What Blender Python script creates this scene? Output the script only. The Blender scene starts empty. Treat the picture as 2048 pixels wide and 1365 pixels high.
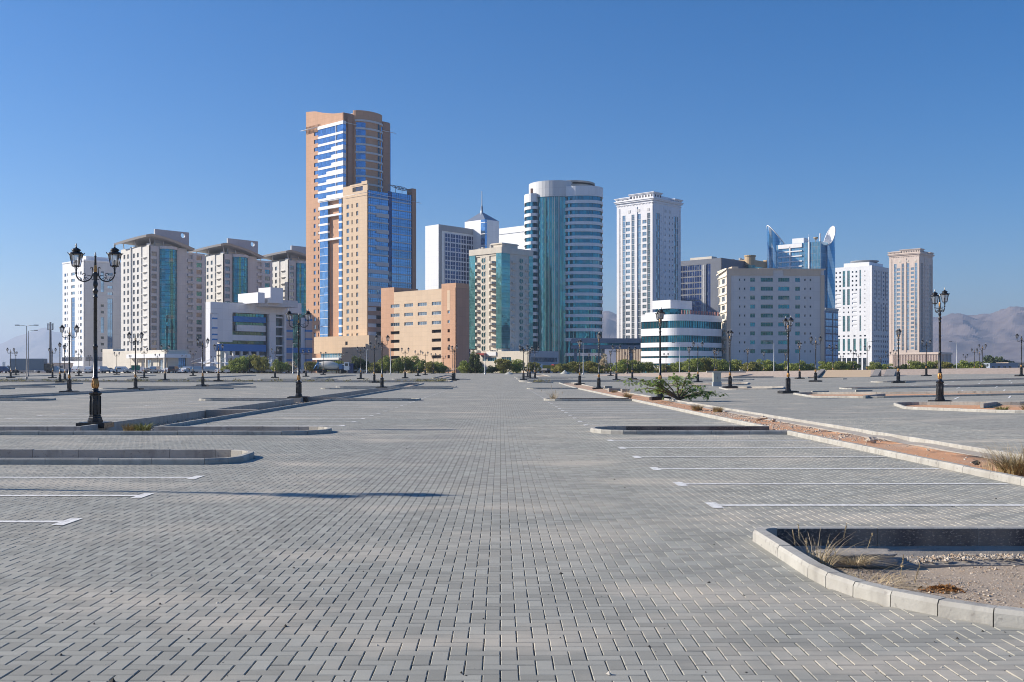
# Car park of grey herringbone pavers before a city of towers; late-morning sun from the left.
HAZE, SUN, SKY, AIR, DUST, OZONE, EXPO = 1.5e-4, 5.0, .088, 1.0, .0, 6.0, .54
import bpy, math, random
import numpy as np
from math import sin, cos, pi, radians, sqrt, hypot, atan2
from mathutils import Matrix, Vector, noise
from mathutils.geometry import delaunay_2d_cdt
random.seed(7); RNG = np.random.default_rng(7)
SC = bpy.context.scene; COL = SC.collection
# camera calibration of the place: focal length (px of a 2048 wide frame), vanishing point of the aisle, eye height
F, VX, HY, HC = 2124.0, 1001.0, 745.0, 1.653
def gz(x, y):
    zx = np.maximum(0, np.asarray(x, float) - 14) * .022
    zy = np.maximum(0, np.asarray(y, float) - 110) * .0075
    return np.minimum(np.maximum(zx, zy), 1.45)
def gzf(x, y): return float(gz(x, y))
def ground_at(px, py):
    """world point of the ground seen at a photo pixel"""
    z = 0.0
    for _ in range(30):
        d = (HC - z) * F / (py - HY); x = (px - VX) / F * d; z = .5 * z + .5 * gzf(x, d)
    return x, d, z
def at(px, d): return (px - VX) / F * d

def tag(o, label=None, cat=None, group=None, kind=None):
    if label: o['label'] = label
    if cat: o['category'] = cat
    if group: o['group'] = group
    if kind: o['kind'] = kind
    return o
def empty(name, loc=(0, 0, 0), rz=0, label=None, cat=None, group=None):
    o = bpy.data.objects.new(name, None); o.empty_display_size = .1; COL.objects.link(o)
    o.location = loc; o.rotation_euler = (0, 0, rz); tag(o, label, cat, group)
    return o
def link(name, me, parent=None, M=None):
    o = bpy.data.objects.new(name, me); COL.objects.link(o)
    if parent is not None: o.parent = parent
    if M is not None: o.matrix_local = M
    return o
def kids(o): return list(o.children)
def copy_tree(o, parent=None):
    c = o.copy(); COL.objects.link(c)
    if parent is not None: c.parent = parent
    for ch in kids(o): copy_tree(ch, c)
    return c

class MB:
    def __init__(s): s.v = []; s.f = []; s.m = []; s.M = None; s.smooth = []
    def add(s, vs, fs, mat=0, smooth=False):
        n = len(s.v)
        if s.M is not None: vs = [tuple(s.M @ Vector(v)) for v in vs]
        s.v += [tuple(v) for v in vs]
        for f in fs: s.f.append(tuple(i + n for i in f)); s.m.append(mat); s.smooth.append(smooth)
        return s
    def quad(s, a, b, c, d, mat=0): return s.add([a, b, c, d], [(0, 1, 2, 3)], mat)
    def box(s, x0, x1, y0, y1, z0, z1, mat=0, skip=()):
        vs = [(x, y, z) for z in (z0, z1) for y in (y0, y1) for x in (x0, x1)]
        fs = {'b': (0, 2, 3, 1), 't': (4, 5, 7, 6), 'f': (0, 1, 5, 4), 'k': (2, 6, 7, 3), 'l': (0, 4, 6, 2), 'r': (1, 3, 7, 5)}
        return s.add(vs, [f for k, f in fs.items() if k not in skip], mat)
    def prism(s, poly, z0, z1, mat=0, top=True, bottom=False, smooth=False, topmat=None):
        n = len(poly)
        vs = [(p[0], p[1], z0) for p in poly] + [(p[0], p[1], z1) for p in poly]
        s.add(vs, [(i, (i + 1) % n, n + (i + 1) % n, n + i) for i in range(n)], mat, smooth)
        if top: s.add([(p[0], p[1], z1) for p in poly], [tuple(range(n))], mat if topmat is None else topmat)
        if bottom: s.add([(p[0], p[1], z0) for p in poly], [tuple(reversed(range(n)))], mat)
        return s
    def extr(s, poly, y0, y1, mat=0):
        """polygon in the x-z plane, extruded along y"""
        n = len(poly)
        vs = [(p[0], y0, p[1]) for p in poly] + [(p[0], y1, p[1]) for p in poly]
        return s.add(vs, [(i, n + i, n + (i + 1) % n, (i + 1) % n) for i in range(n)] + [tuple(range(n)), tuple(reversed(range(n, 2 * n)))], mat)
    def lathe(s, prof, seg=14, mat=0, c=(0, 0, 0), smooth=True, caps=True):
        vs = []; fs = []
        for r, z in prof:
            for k in range(seg):
                a = 2 * pi * k / seg; vs.append((c[0] + r * cos(a), c[1] + r * sin(a), c[2] + z))
        for i in range(len(prof) - 1):
            for k in range(seg):
                k2 = (k + 1) % seg; fs.append((i * seg + k, i * seg + k2, (i + 1) * seg + k2, (i + 1) * seg + k))
        s.add(vs, fs, mat, smooth)
        if caps:
            m = len(prof) - 1
            s.add(vs[m * seg:], [tuple(range(seg))], mat); s.add(vs[:seg], [tuple(reversed(range(seg)))], mat)
        return s
    def tube(s, pts, rad, seg=8, mat=0, smooth=True):
        pts = [Vector(p) for p in pts]; n = len(pts)
        if not hasattr(rad, '__len__'): rad = [rad] * n
        vs = []; fs = []; up = Vector((0.1, 0.03, 1)).normalized()
        for i, p in enumerate(pts):
            t = (pts[min(i + 1, n - 1)] - pts[max(i - 1, 0)])
            t = t.normalized() if t.length > 1e-9 else Vector((0, 0, 1))
            a = t.cross(up)
            if a.length < .05: a = t.cross(Vector((1, 0, 0)))
            a.normalize(); b = t.cross(a).normalized()
            for k in range(seg):
                g = 2 * pi * k / seg; vs.append(p + (a * cos(g) + b * sin(g)) * rad[i])
        for i in range(n - 1):
            for k in range(seg):
                k2 = (k + 1) % seg; fs.append((i * seg + k, (i + 1) * seg + k, (i + 1) * seg + k2, i * seg + k2))
        fs.append(tuple(range(seg))); fs.append(tuple(reversed(range((n - 1) * seg, n * seg))))
        return s.add(vs, fs, mat, smooth)
    def mesh(s, name, mats):
        me = bpy.data.meshes.new(name); me.from_pydata(s.v, [], s.f)
        for m in (mats if isinstance(mats, (list, tuple)) else [mats]): me.materials.append(m)
        me.polygons.foreach_set('material_index', s.m); me.polygons.foreach_set('use_smooth', s.smooth)
        me.update(); return me
    def build(s, name, mats, parent=None, M=None): return link(name, s.mesh(name, mats), parent, M)

def np_mesh(name, V, Q, mats, midx=None, attrs=None, smooth=False):
    """V (n,3), Q (m,k) constant-size faces"""
    me = bpy.data.meshes.new(name); n = len(V); m, k = Q.shape
    me.vertices.add(n); me.vertices.foreach_set('co', np.ascontiguousarray(V, np.float32).ravel())
    me.loops.add(m * k); me.loops.foreach_set('vertex_index', np.ascontiguousarray(Q, np.int32).ravel())
    me.polygons.add(m); me.polygons.foreach_set('loop_start', np.arange(0, m * k, k, dtype=np.int32))
    for mt in mats: me.materials.append(mt)
    if midx is not None: me.polygons.foreach_set('material_index', np.ascontiguousarray(midx, np.int32))
    me.polygons.foreach_set('use_smooth', np.full(m, bool(smooth)))
    me.update(calc_edges=True)
    for nm, arr in (attrs or {}).items():
        a = me.attributes.new(nm, 'FLOAT', 'FACE'); a.data.foreach_set('value', np.ascontiguousarray(arr, np.float32))
    return me

# ---------------------------------------------------------------- materials
class NT:
    def __init__(s, name):
        s.mat = bpy.data.materials.new(name); s.mat.use_nodes = True; s.t = s.mat.node_tree; s.n = s.t.nodes; s.l = s.t.links
        s.b = s.n['Principled BSDF']; s.out = s.n['Material Output']
    def N(s, typ, ins=None, **kw):
        x = s.n.new(typ)
        for k, v in kw.items(): setattr(x, k, v)
        for k, v in (ins or {}).items(): s.set(x.inputs[k], v)
        return x
    def set(s, sock, v):
        if isinstance(v, bpy.types.NodeSocket): s.l.new(v, sock)
        elif isinstance(v, (tuple, list)) and len(v) == 3 and sock.type == 'RGBA': sock.default_value = (*v, 1)
        else: sock.default_value = v
    def P(s, **kw):
        for k, v in kw.items(): s.set(s.b.inputs[k.replace('_', ' ')], v)
    def math(s, op, a, b=0.0, c=None):
        x = s.n.new('ShaderNodeMath'); x.operation = op; s.set(x.inputs[0], a); s.set(x.inputs[1], b)
        if c is not None: s.set(x.inputs[2], c)
        return x.outputs[0]
    def mix(s, f, a, b, blend='MIX'):
        x = s.n.new('ShaderNodeMix'); x.data_type = 'RGBA'; x.blend_type = blend
        s.set(x.inputs[0], f); s.set(x.inputs[6], a); s.set(x.inputs[7], b); return x.outputs[2]
    def noise(s, vec, scale, detail=3, rough=.55, dim='3D'):
        x = s.N('ShaderNodeTexNoise', {'Scale': scale, 'Detail': detail, 'Roughness': rough}); x.noise_dimensions = dim
        if vec is not None: s.l.new(vec, x.inputs['Vector'])
        return x.outputs['Fac']
    def ramp(s, f, lo, hi, a=0.0, b=1.0):
        x = s.N('ShaderNodeMapRange', {'From Min': lo, 'From Max': hi, 'To Min': a, 'To Max': b}); s.set(x.inputs['Value'], f); return x.outputs[0]
    def obj(s): return s.N('ShaderNodeTexCoord').outputs['Object']
    def pos(s): return s.N('ShaderNodeNewGeometry').outputs['Position']
    def scalev(s, v, sc):
        x = s.N('ShaderNodeVectorMath', operation='MULTIPLY'); s.l.new(v, x.inputs[0]); x.inputs[1].default_value = sc; return x.outputs[0]
    def bump(s, h, strength=.3, dist=.01):
        x = s.N('ShaderNodeBump', {'Strength': strength, 'Distance': dist}); s.l.new(h, x.inputs['Height']); s.l.new(x.outputs[0], s.b.inputs['Normal'])
MATS = {}
def plain(name, col, rough=.7, metal=0.0, var=.12, scale=.6, spec=.4, fine=True):
    """plain painted / mineral surface with blotches, streaks and grain of its own"""
    if name in MATS: return MATS[name]
    s = NT(name); o = s.pos()
    big = s.noise(o, scale, 4); st = s.noise(s.scalev(o, (1, 1, .12)), scale * 3, 3)
    f = s.math('MULTIPLY_ADD', big, var * 2, 1 - var); g = s.math('MULTIPLY_ADD', st, var, 1 - var / 2); f = s.math('MULTIPLY', f, g)
    if fine: f = s.math('MULTIPLY', f, s.math('MULTIPLY_ADD', s.noise(o, scale * 40, 2), var * .8, 1 - var * .4))
    c = s.mix(1.0, col, s.N('ShaderNodeCombineColor', {0: f, 1: f, 2: f}).outputs[0], 'MULTIPLY')
    s.P(Base_Color=c, Roughness=rough, Metallic=metal); s.b.inputs['Specular IOR Level'].default_value = spec
    MATS[name] = s.mat; return s.mat
def panel(name, col, px=1.5, pz=3.4, rough=.6, line=.75, var=.08):
    """cladding with joint lines"""
    if name in MATS: return MATS[name]
    s = NT(name); o = s.obj(); xyz = s.N('ShaderNodeSeparateXYZ', {0: o})
    u = s.math('ADD', xyz.outputs[0], xyz.outputs[1]); w = s.math('FRACT', s.math('DIVIDE', u, px)); h = s.math('FRACT', s.math('DIVIDE', xyz.outputs[2], pz))
    ln = s.math('MAXIMUM', s.math('LESS_THAN', w, .07 / px), s.math('LESS_THAN', h, .09 / pz))
    cell = s.N('ShaderNodeCombineXYZ', {0: s.math('FLOOR', s.math('DIVIDE', u, px)), 1: s.math('FLOOR', s.math('DIVIDE', xyz.outputs[2], pz))}).outputs[0]
    rnd = s.N('ShaderNodeTexWhiteNoise', {0: cell}).outputs[0]
    f = s.math('MULTIPLY_ADD', rnd, var, 1 - var / 2)
    f = s.math('MULTIPLY', f, s.math('MULTIPLY_ADD', s.noise(s.scalev(o, (1, 1, .12)), .3, 5), var * 4, 1 - var * 2))
    f = s.math('MULTIPLY', f, s.math('MULTIPLY_ADD', ln, line - 1, 1.0))
    c = s.mix(1.0, col, s.N('ShaderNodeCombineColor', {0: f, 1: f, 2: f}).outputs[0], 'MULTIPLY')
    s.P(Base_Color=c, Roughness=rough); s.b.inputs['Specular IOR Level'].default_value = .35
    MATS[name] = s.mat; return s.mat
def glass(name, col, px=1.2, pz=1.7, rough=.06, metal=.75, var=.45, wob=.02, dark=.25):
    """coated facade glass: panes differ a little in tint and tilt; some show blinds behind"""
    if name in MATS: return MATS[name]
    s = NT(name); o = s.pos(); xyz = s.N('ShaderNodeSeparateXYZ', {0: o})
    u = s.math('SUBTRACT', xyz.outputs[0], xyz.outputs[1])
    cell = s.N('ShaderNodeCombineXYZ', {0: s.math('FLOOR', s.math('DIVIDE', u, px)), 1: s.math('FLOOR', s.math('DIVIDE', xyz.outputs[2], pz))}).outputs[0]
    wn = s.N('ShaderNodeTexWhiteNoise', {0: cell}); rnd = wn.outputs[0]
    f = s.math('MULTIPLY_ADD', rnd, var, 1 - var / 2)
    c = s.mix(1.0, col, s.N('ShaderNodeCombineColor', {0: f, 1: f, 2: f}).outputs[0], 'MULTIPLY')
    blind = s.math('GREATER_THAN', s.math('FRACT', s.math('MULTIPLY', rnd, 7.31)), 1 - dark * .35)
    c = s.mix(s.math('MULTIPLY', blind, .35), c, (.35, .37, .36))
    geo = s.N('ShaderNodeNewGeometry').outputs['Normal']
    ofs = s.N('ShaderNodeVectorMath', operation='SUBTRACT'); s.l.new(wn.outputs[1], ofs.inputs[0]); ofs.inputs[1].default_value = (.5, .5, .5)
    w2 = s.N('ShaderNodeTexNoise', {'Scale': .35, 'Detail': 2}); s.l.new(o, w2.inputs['Vector'])
    o3 = s.N('ShaderNodeVectorMath', operation='SUBTRACT'); s.l.new(w2.outputs['Color'], o3.inputs[0]); o3.inputs[1].default_value = (.5, .5, .5)
    n1 = s.scalev(ofs.outputs[0], (wob, wob, wob)); n2 = s.scalev(o3.outputs[0], (wob * 4, wob * 4, wob * 4))
    a1 = s.N('ShaderNodeVectorMath', operation='ADD'); s.l.new(geo, a1.inputs[0]); s.l.new(n1, a1.inputs[1])
    a2 = s.N('ShaderNodeVectorMath', operation='ADD'); s.l.new(a1.outputs[0], a2.inputs[0]); s.l.new(n2, a2.inputs[1])
    nn = s.N('ShaderNodeVectorMath', operation='NORMALIZE'); s.l.new(a2.outputs[0], nn.inputs[0])
    s.P(Base_Color=c, Roughness=rough, Metallic=metal, Normal=nn.outputs[0])
    MATS[name] = s.mat; return s.mat

def herring(s, pos, jw):
    """joint mask and per-stone random of 0.2 x 0.1 m pavers laid in 90 degree herringbone"""
    xyz = s.N('ShaderNodeSeparateXYZ', {0: s.scalev(pos, (10, 10, 10))})
    x, y = xyz.outputs[0], xyz.outputs[1]
    i, j = s.math('FLOOR', x), s.math('FLOOR', y); fx, fy = s.math('FRACT', x), s.math('FRACT', y)
    m = s.math('FLOORED_MODULO', s.math('SUBTRACT', i, j), 4.0)
    eq = lambda a: s.math('LESS_THAN', s.math('ABSOLUTE', s.math('SUBTRACT', m, a)), .5)
    e0, e1, e2, e3 = eq(0.), eq(1.), eq(2.), eq(3.)
    L = s.math('LESS_THAN', fx, jw); R = s.math('GREATER_THAN', fx, 1 - jw); B = s.math('LESS_THAN', fy, jw); T = s.math('GREATER_THAN', fy, 1 - jw)
    MX = lambda a, b: s.math('MAXIMUM', a, b); ML = lambda a, b: s.math('MULTIPLY', a, b)
    vert = MX(ML(L, s.math('SUBTRACT', 1.0, e1)), ML(R, s.math('SUBTRACT', 1.0, e0)))
    hor = MX(ML(B, s.math('SUBTRACT', 1.0, e2)), ML(T, s.math('SUBTRACT', 1.0, e3)))
    bi = s.math('SUBTRACT', i, e1); bj = s.math('SUBTRACT', j, e2)
    rnd = s.N('ShaderNodeTexWhiteNoise', {0: s.N('ShaderNodeCombineXYZ', {0: bi, 1: bj}).outputs[0]}).outputs[0]
    return MX(vert, hor), rnd
def paver_colour(s, pos, rnd, sandf=1.0):
    g = s.math('MULTIPLY_ADD', rnd, .11, .268)
    fine = s.noise(pos, 170, 4, .75); g = s.math('MULTIPLY', g, s.math('MULTIPLY_ADD', fine, .9, .55))
    mid = s.noise(pos, .9, 4); g = s.math('MULTIPLY', g, s.math('MULTIPLY_ADD', mid, .3, .85))
    col = s.N('ShaderNodeCombineColor', {0: s.math('MULTIPLY', g, .99), 1: s.math('MULTIPLY', g, .985), 2: s.math('MULTIPLY', g, .86)}).outputs[0]
    patch = s.noise(s.scalev(pos, (.55, .9, 1)), .8, 5, .6); film = s.noise(s.scalev(pos, (.09, .3, 1)), .8, 4, .6)
    pf = s.math('MULTIPLY', s.ramp(patch, .47, .66), s.ramp(film, .40, .58))
    pf = s.math('MULTIPLY', pf, .9 * sandf); wash = s.math('MULTIPLY', s.ramp(film, .35, .7), .22)
    col = s.mix(wash, col, (.34, .30, .255)); col = s.mix(pf, col, (.54, .485, .395))
    return col, pf
def mat_paver():
    s = NT('concrete_paver'); pos = s.pos(); at_ = s.N('ShaderNodeAttribute', attribute_name='rnd').outputs['Fac']
    c, pf = paver_colour(s, pos, at_); s.P(Base_Color=c, Roughness=.85); s.b.inputs['Specular IOR Level'].default_value = .3
    s.bump(s.noise(pos, 420, 2), .35, .002); return s.mat
def mat_joint():
    s = NT('joint_sand'); pos = s.pos(); n = s.noise(pos, 60, 3)
    s.P(Base_Color=s.mix(n, (.15, .125, .10), (.33, .27, .21)), Roughness=.95); return s.mat
def mat_paver_far():
    s = NT('concrete_paver_far'); pos = s.pos(); j, rnd = herring(s, pos, .055)
    c, pf = paver_colour(s, pos, rnd); c = s.mix(s.math('MULTIPLY', j, .8), c, (.13, .115, .10)); s.P(Base_Color=c, Roughness=.85)
    s.b.inputs['Specular IOR Level'].default_value = .3; return s.mat
def mat_concrete(name, col=(.47, .46, .43), dirt=.5):
    if name in MATS: return MATS[name]
    s = NT(name); pos = s.pos()
    n = s.noise(pos, 2.2, 5, .62); st = s.noise(s.scalev(pos, (1.4, 1.4, .5)), 3.0, 3)
    c = s.mix(s.math('MULTIPLY', s.ramp(n, .42, .75), dirt), col, tuple(k * .62 for k in (col[0], col[1] * .95, col[2] * .88)))
    c = s.mix(s.math('MULTIPLY', s.ramp(st, .52, .66), .55), c, (.24, .225, .20)); g = s.noise(pos, 130, 2); ra = s.N('ShaderNodeAttribute', attribute_name='rnd').outputs['Fac']; c = s.mix(s.math('MULTIPLY', ra, .38), c, (.31, .29, .26)); zz = s.N('ShaderNodeSeparateXYZ', {0: pos}).outputs[2]
    c = s.mix(s.math('MULTIPLY', s.ramp(s.noise(pos, 14, 3), .62, .68), .5), c, (.17, .155, .14))
    c = s.mix(s.math('MULTIPLY', g, .25), c, (.22, .21, .2)); s.P(Base_Color=c, Roughness=.9); s.bump(s.noise(pos, 45, 4), .35, .01)
    MATS[name] = s.mat; return s.mat
def mat_soil():
    s = NT('sandy_soil'); pos = s.pos(); n = s.noise(pos, .35, 4); k = s.noise(pos, 38, 4, .7); sep = s.N('ShaderNodeSeparateXYZ', {0: pos})
    red = s.math('MULTIPLY', s.ramp(n, .30, .5), s.ramp(sep.outputs[1], 11, 16))
    red = s.math('MULTIPLY', red, s.ramp(sep.outputs[0], 4, 7)); red = s.math('MULTIPLY', red, s.ramp(sep.outputs[1], 150, 60))
    c = s.mix(red, (.45, .36, .27), (.62, .31, .15)); c = s.mix(s.ramp(k, .5, .75), c, (.52, .44, .36)); c = s.mix(s.ramp(k, .42, .3), c, (.12, .095, .075))
    s.P(Base_Color=c, Roughness=.98); s.bump(s.noise(pos, 55, 5, .7), .9, .02); return s.mat
def leaf_mat(name, a, b, trans=.25, shift=None):
    if name in MATS: return MATS[name]
    s = NT(name); r = s.N('ShaderNodeAttribute', attribute_name='rnd').outputs['Fac']
    oi = s.N('ShaderNodeObjectInfo').outputs['Random']
    c = s.mix(r, a, b); c = s.mix(s.math('MULTIPLY', oi, .35 if trans > .2 else 0), c, (.16, .14, .04))
    s.P(Base_Color=c, Roughness=.6); s.b.inputs['Specular IOR Level'].default_value = .25
    tr = s.N('ShaderNodeBsdfTranslucent', {'Color': c}); mx = s.N('ShaderNodeMixShader', {0: trans}); s.l.new(s.b.outputs[0], mx.inputs[1]); s.l.new(tr.outputs[0], mx.inputs[2])
    s.l.new(mx.outputs[0], s.out.inputs['Surface']); MATS[name] = s.mat; return s.mat

M_PAVER, M_JOINT, M_PAVFAR, M_SOIL = mat_paver(), mat_joint(), mat_paver_far(), mat_soil()
M_KERB = mat_concrete('kerb_concrete', (.47, .455, .405), .75); M_CONC = mat_concrete('rough_concrete', (.36, .33, .29), .7)
# ---------------------------------------------------------------- outlines of the kerbed islands
def round_poly(pts):
    """pts: (x, y, radius); returns outline [(x, y, curved)]"""
    out = []; n = len(pts)
    for i, (x, y, r) in enumerate(pts):
        if r <= 0: out.append((x, y, False)); continue
        p = Vector((x, y)); a = (Vector(pts[i - 1][:2]) - p).normalized(); b = (Vector(pts[(i + 1) % n][:2]) - p).normalized()
        ang = a.angle(b); t = r / math.tan(ang / 2); A = p + a * t; B = p + b * t; c = p + (a + b).normalized() * (r / sin(ang / 2))
        a0 = atan2(A.y - c.y, A.x - c.x); a1 = atan2(B.y - c.y, B.x - c.x); da = (a1 - a0 + pi) % (2 * pi) - pi
        k = max(2, int(abs(da) * r / .38 + .5))
        for q in range(k + 1): out.append((c.x + r * cos(a0 + da * q / k), c.y + r * sin(a0 + da * q / k), q < k))
    res = []
    for p in out:
        if not res or hypot(p[0] - res[-1][0], p[1] - res[-1][1]) > .02: res.append(p)
    while hypot(res[0][0] - res[-1][0], res[0][1] - res[-1][1]) <= .02: res.pop()
    return res
def area(p): return .5 * sum(p[i - 1][0] * p[i][1] - p[i][0] * p[i - 1][1] for i in range(len(p)))
def inside(poly, x, y):
    c = False; n = len(poly); j = n - 1
    for i in range(n):
        xi, yi, xj, yj = poly[i][0], poly[i][1], poly[j][0], poly[j][1]
        if (yi > y) != (yj > y) and x < (xj - xi) * (y - yi) / (yj - yi) + xi: c = not c
        j = i
    return c
def inside_np(poly, X, Y):
    c = np.zeros(X.shape, bool); n = len(poly); j = n - 1
    for i in range(n):
        xi, yi, xj, yj = poly[i][0], poly[i][1], poly[j][0], poly[j][1]
        if yi != yj: c ^= ((yi > Y) != (yj > Y)) & (X < (xj - xi) * (Y - yi) / (yj - yi) + xi)
        j = i
    return c
def inset(poly, w):
    n = len(poly); out = []
    for i in range(n):
        p = Vector(poly[i][:2]); a = (p - Vector(poly[i - 1][:2])).normalized(); b = (Vector(poly[(i + 1) % n][:2]) - p).normalized()
        na = Vector((-a.y, a.x)); nb = Vector((-b.y, b.x)); m = (na + nb).normalized(); k = min(w / max(m.dot(na), .3), w * 2.2)
        out.append((p.x + m.x * k, p.y + m.y * k))
    return out
ISL = []   # (outline, soil depth)
def island(pts, depth=.22, h=.11):
    o = round_poly(pts)
    if area(o) < 0:
        o = [(p[0], p[1], p[2]) for p in reversed(o)]
    ISL.append((o, depth, h)); return o
# beside the camera, right: curved nose island with open soil
island([(2.47, 10.67, .25), (2.47, 6.45, 2.1), (7.6, 6.45, 0), (7.6, -8, 0), (9.9, -8, 0), (9.9, 139.5, 1.0), (7.6, 139.5, 1.0),
        (7.6, 106.5, 0), (2.6, 106.5, 1.0), (2.6, 104, 1.0), (7.6, 104, 0), (7.6, 63.9, 0), (2.55, 63.9, 1.0), (2.55, 61.4, 1.0), (7.6, 61.4, 0), (7.6, 30.67, 0),
        (2.5, 30.67, 1.1), (2.5, 28.17, 1.1), (7.6, 28.17, 0), (7.6, 10.67, 0)])
island([(-17.7, 19.0, 1.0), (-4.75, 19.0, .55), (-4.75, 21.4, .95), (-17.7, 21.4, 1.0)], .10)
for k in range(4):
    dx = -21.7 * k; e = .0
    island([(a + dx, b, r) for a, b, r in [(-17.7, 27.9, 1.0), (-4.65, 27.9, 1.1), (-4.65, 30.4, 1.1), (-9.75, 30.4, 0), (-9.75, 61.4, 0), (-4.7, 61.4, 1), (-4.7, 63.9, 1), (-9.75, 63.9, 0),
            (-9.75, 103.5, 0), (-4.7, 103.5, 1), (-4.7, 106, 1), (-17.7, 106, 1), (-17.7, 103.5, 1), (-12.1, 103.5, 0), (-12.1, 63.9, 0), (-17.7, 63.9, 1), (-17.7, 61.4, 1), (-12.1, 61.4, 0),
            (-12.1, 30.4, 0), (-17.7, 30.4, 1)]], .28)
for k in range(4):
    dx = -21.7 * k
    island([(a + dx, b, r) for a, b, r in [(-17.7, 113, 1), (-4.7, 113, 1), (-4.7, 115.5, 1), (-9.75, 115.5, 0), (-9.75, 136, 1), (-12.1, 136, 1), (-12.1, 115.5, 0), (-17.7, 115.5, 1)]], .16)
# cross boulevard medians
island([(-118, 146, 2), (-7.0, 146, 2), (-7.0, 157, 2), (-118, 157, 2)], .10)
island([(3.6, 140.5, 1), (7, 140.5, 1), (7, 143, 1), (3.6, 143, 1)], .05)
island([(2.6, 148, 2), (34, 148, 1), (34, 152, 1), (2.6, 152, 2)], .10)
island([(2.6, 158, 2), (38, 158, 1), (38, 162, 1), (2.6, 162, 2)], .10)
for k in range(5):
    dx = -21.7 * k
    island([(a + dx, b, 1) for a, b in [(-17.7, 172), (-5.0, 172), (-5.0, 175), (-17.7, 175)]], .05)
    island([(a + dx, b, 1) for a, b in [(-12.1, 186), (-9.8, 186), (-9.8, 232), (-12.1, 232)]], .05)
island([(2.6, 176, 1), (12, 176, 1), (12, 179, 1), (2.6, 179, 1)], .05); island([(2.6, 200, 1), (16, 200, 1), (16, 203, 1), (2.6, 203, 1)], .05)
island([(7.4, 206, 1), (10, 206, 1), (10, 246, 1), (7.4, 246, 1)], .05)
# right hand field
island([(17.3, 45.5, 1.6), (19.4, 39.3, 2.0), (60, 38.8, 1), (60, 47.5, 1), (23.5, 48.5, 2), (19.0, 51.8, 1.2)], .07)
island([(19.0, 64.5, 1.5), (21.5, 61.2, 2), (34, 60.8, 1), (34, 65.5, 1), (25, 70.5, 2), (20.4, 75.5, 1.3)], .07)
island([(27.5, 84.2, .8), (95, 84.2, .8), (95, 87.0, .8), (27.5, 87.0, .8)], .06)
island([(40, 112, .8), (120, 112, .8), (120, 115.5, .8), (40, 115.5, .8)], .06)
island([(19.5, 92, 1.2), (24, 90, 1.2), (26, 97, 1.2), (21, 103, 1.2)], .07)
island([(17, 118, 1.3), (27, 116, 1.3), (30, 128, 1.3), (20, 134, 1.3)], .07)

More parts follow.
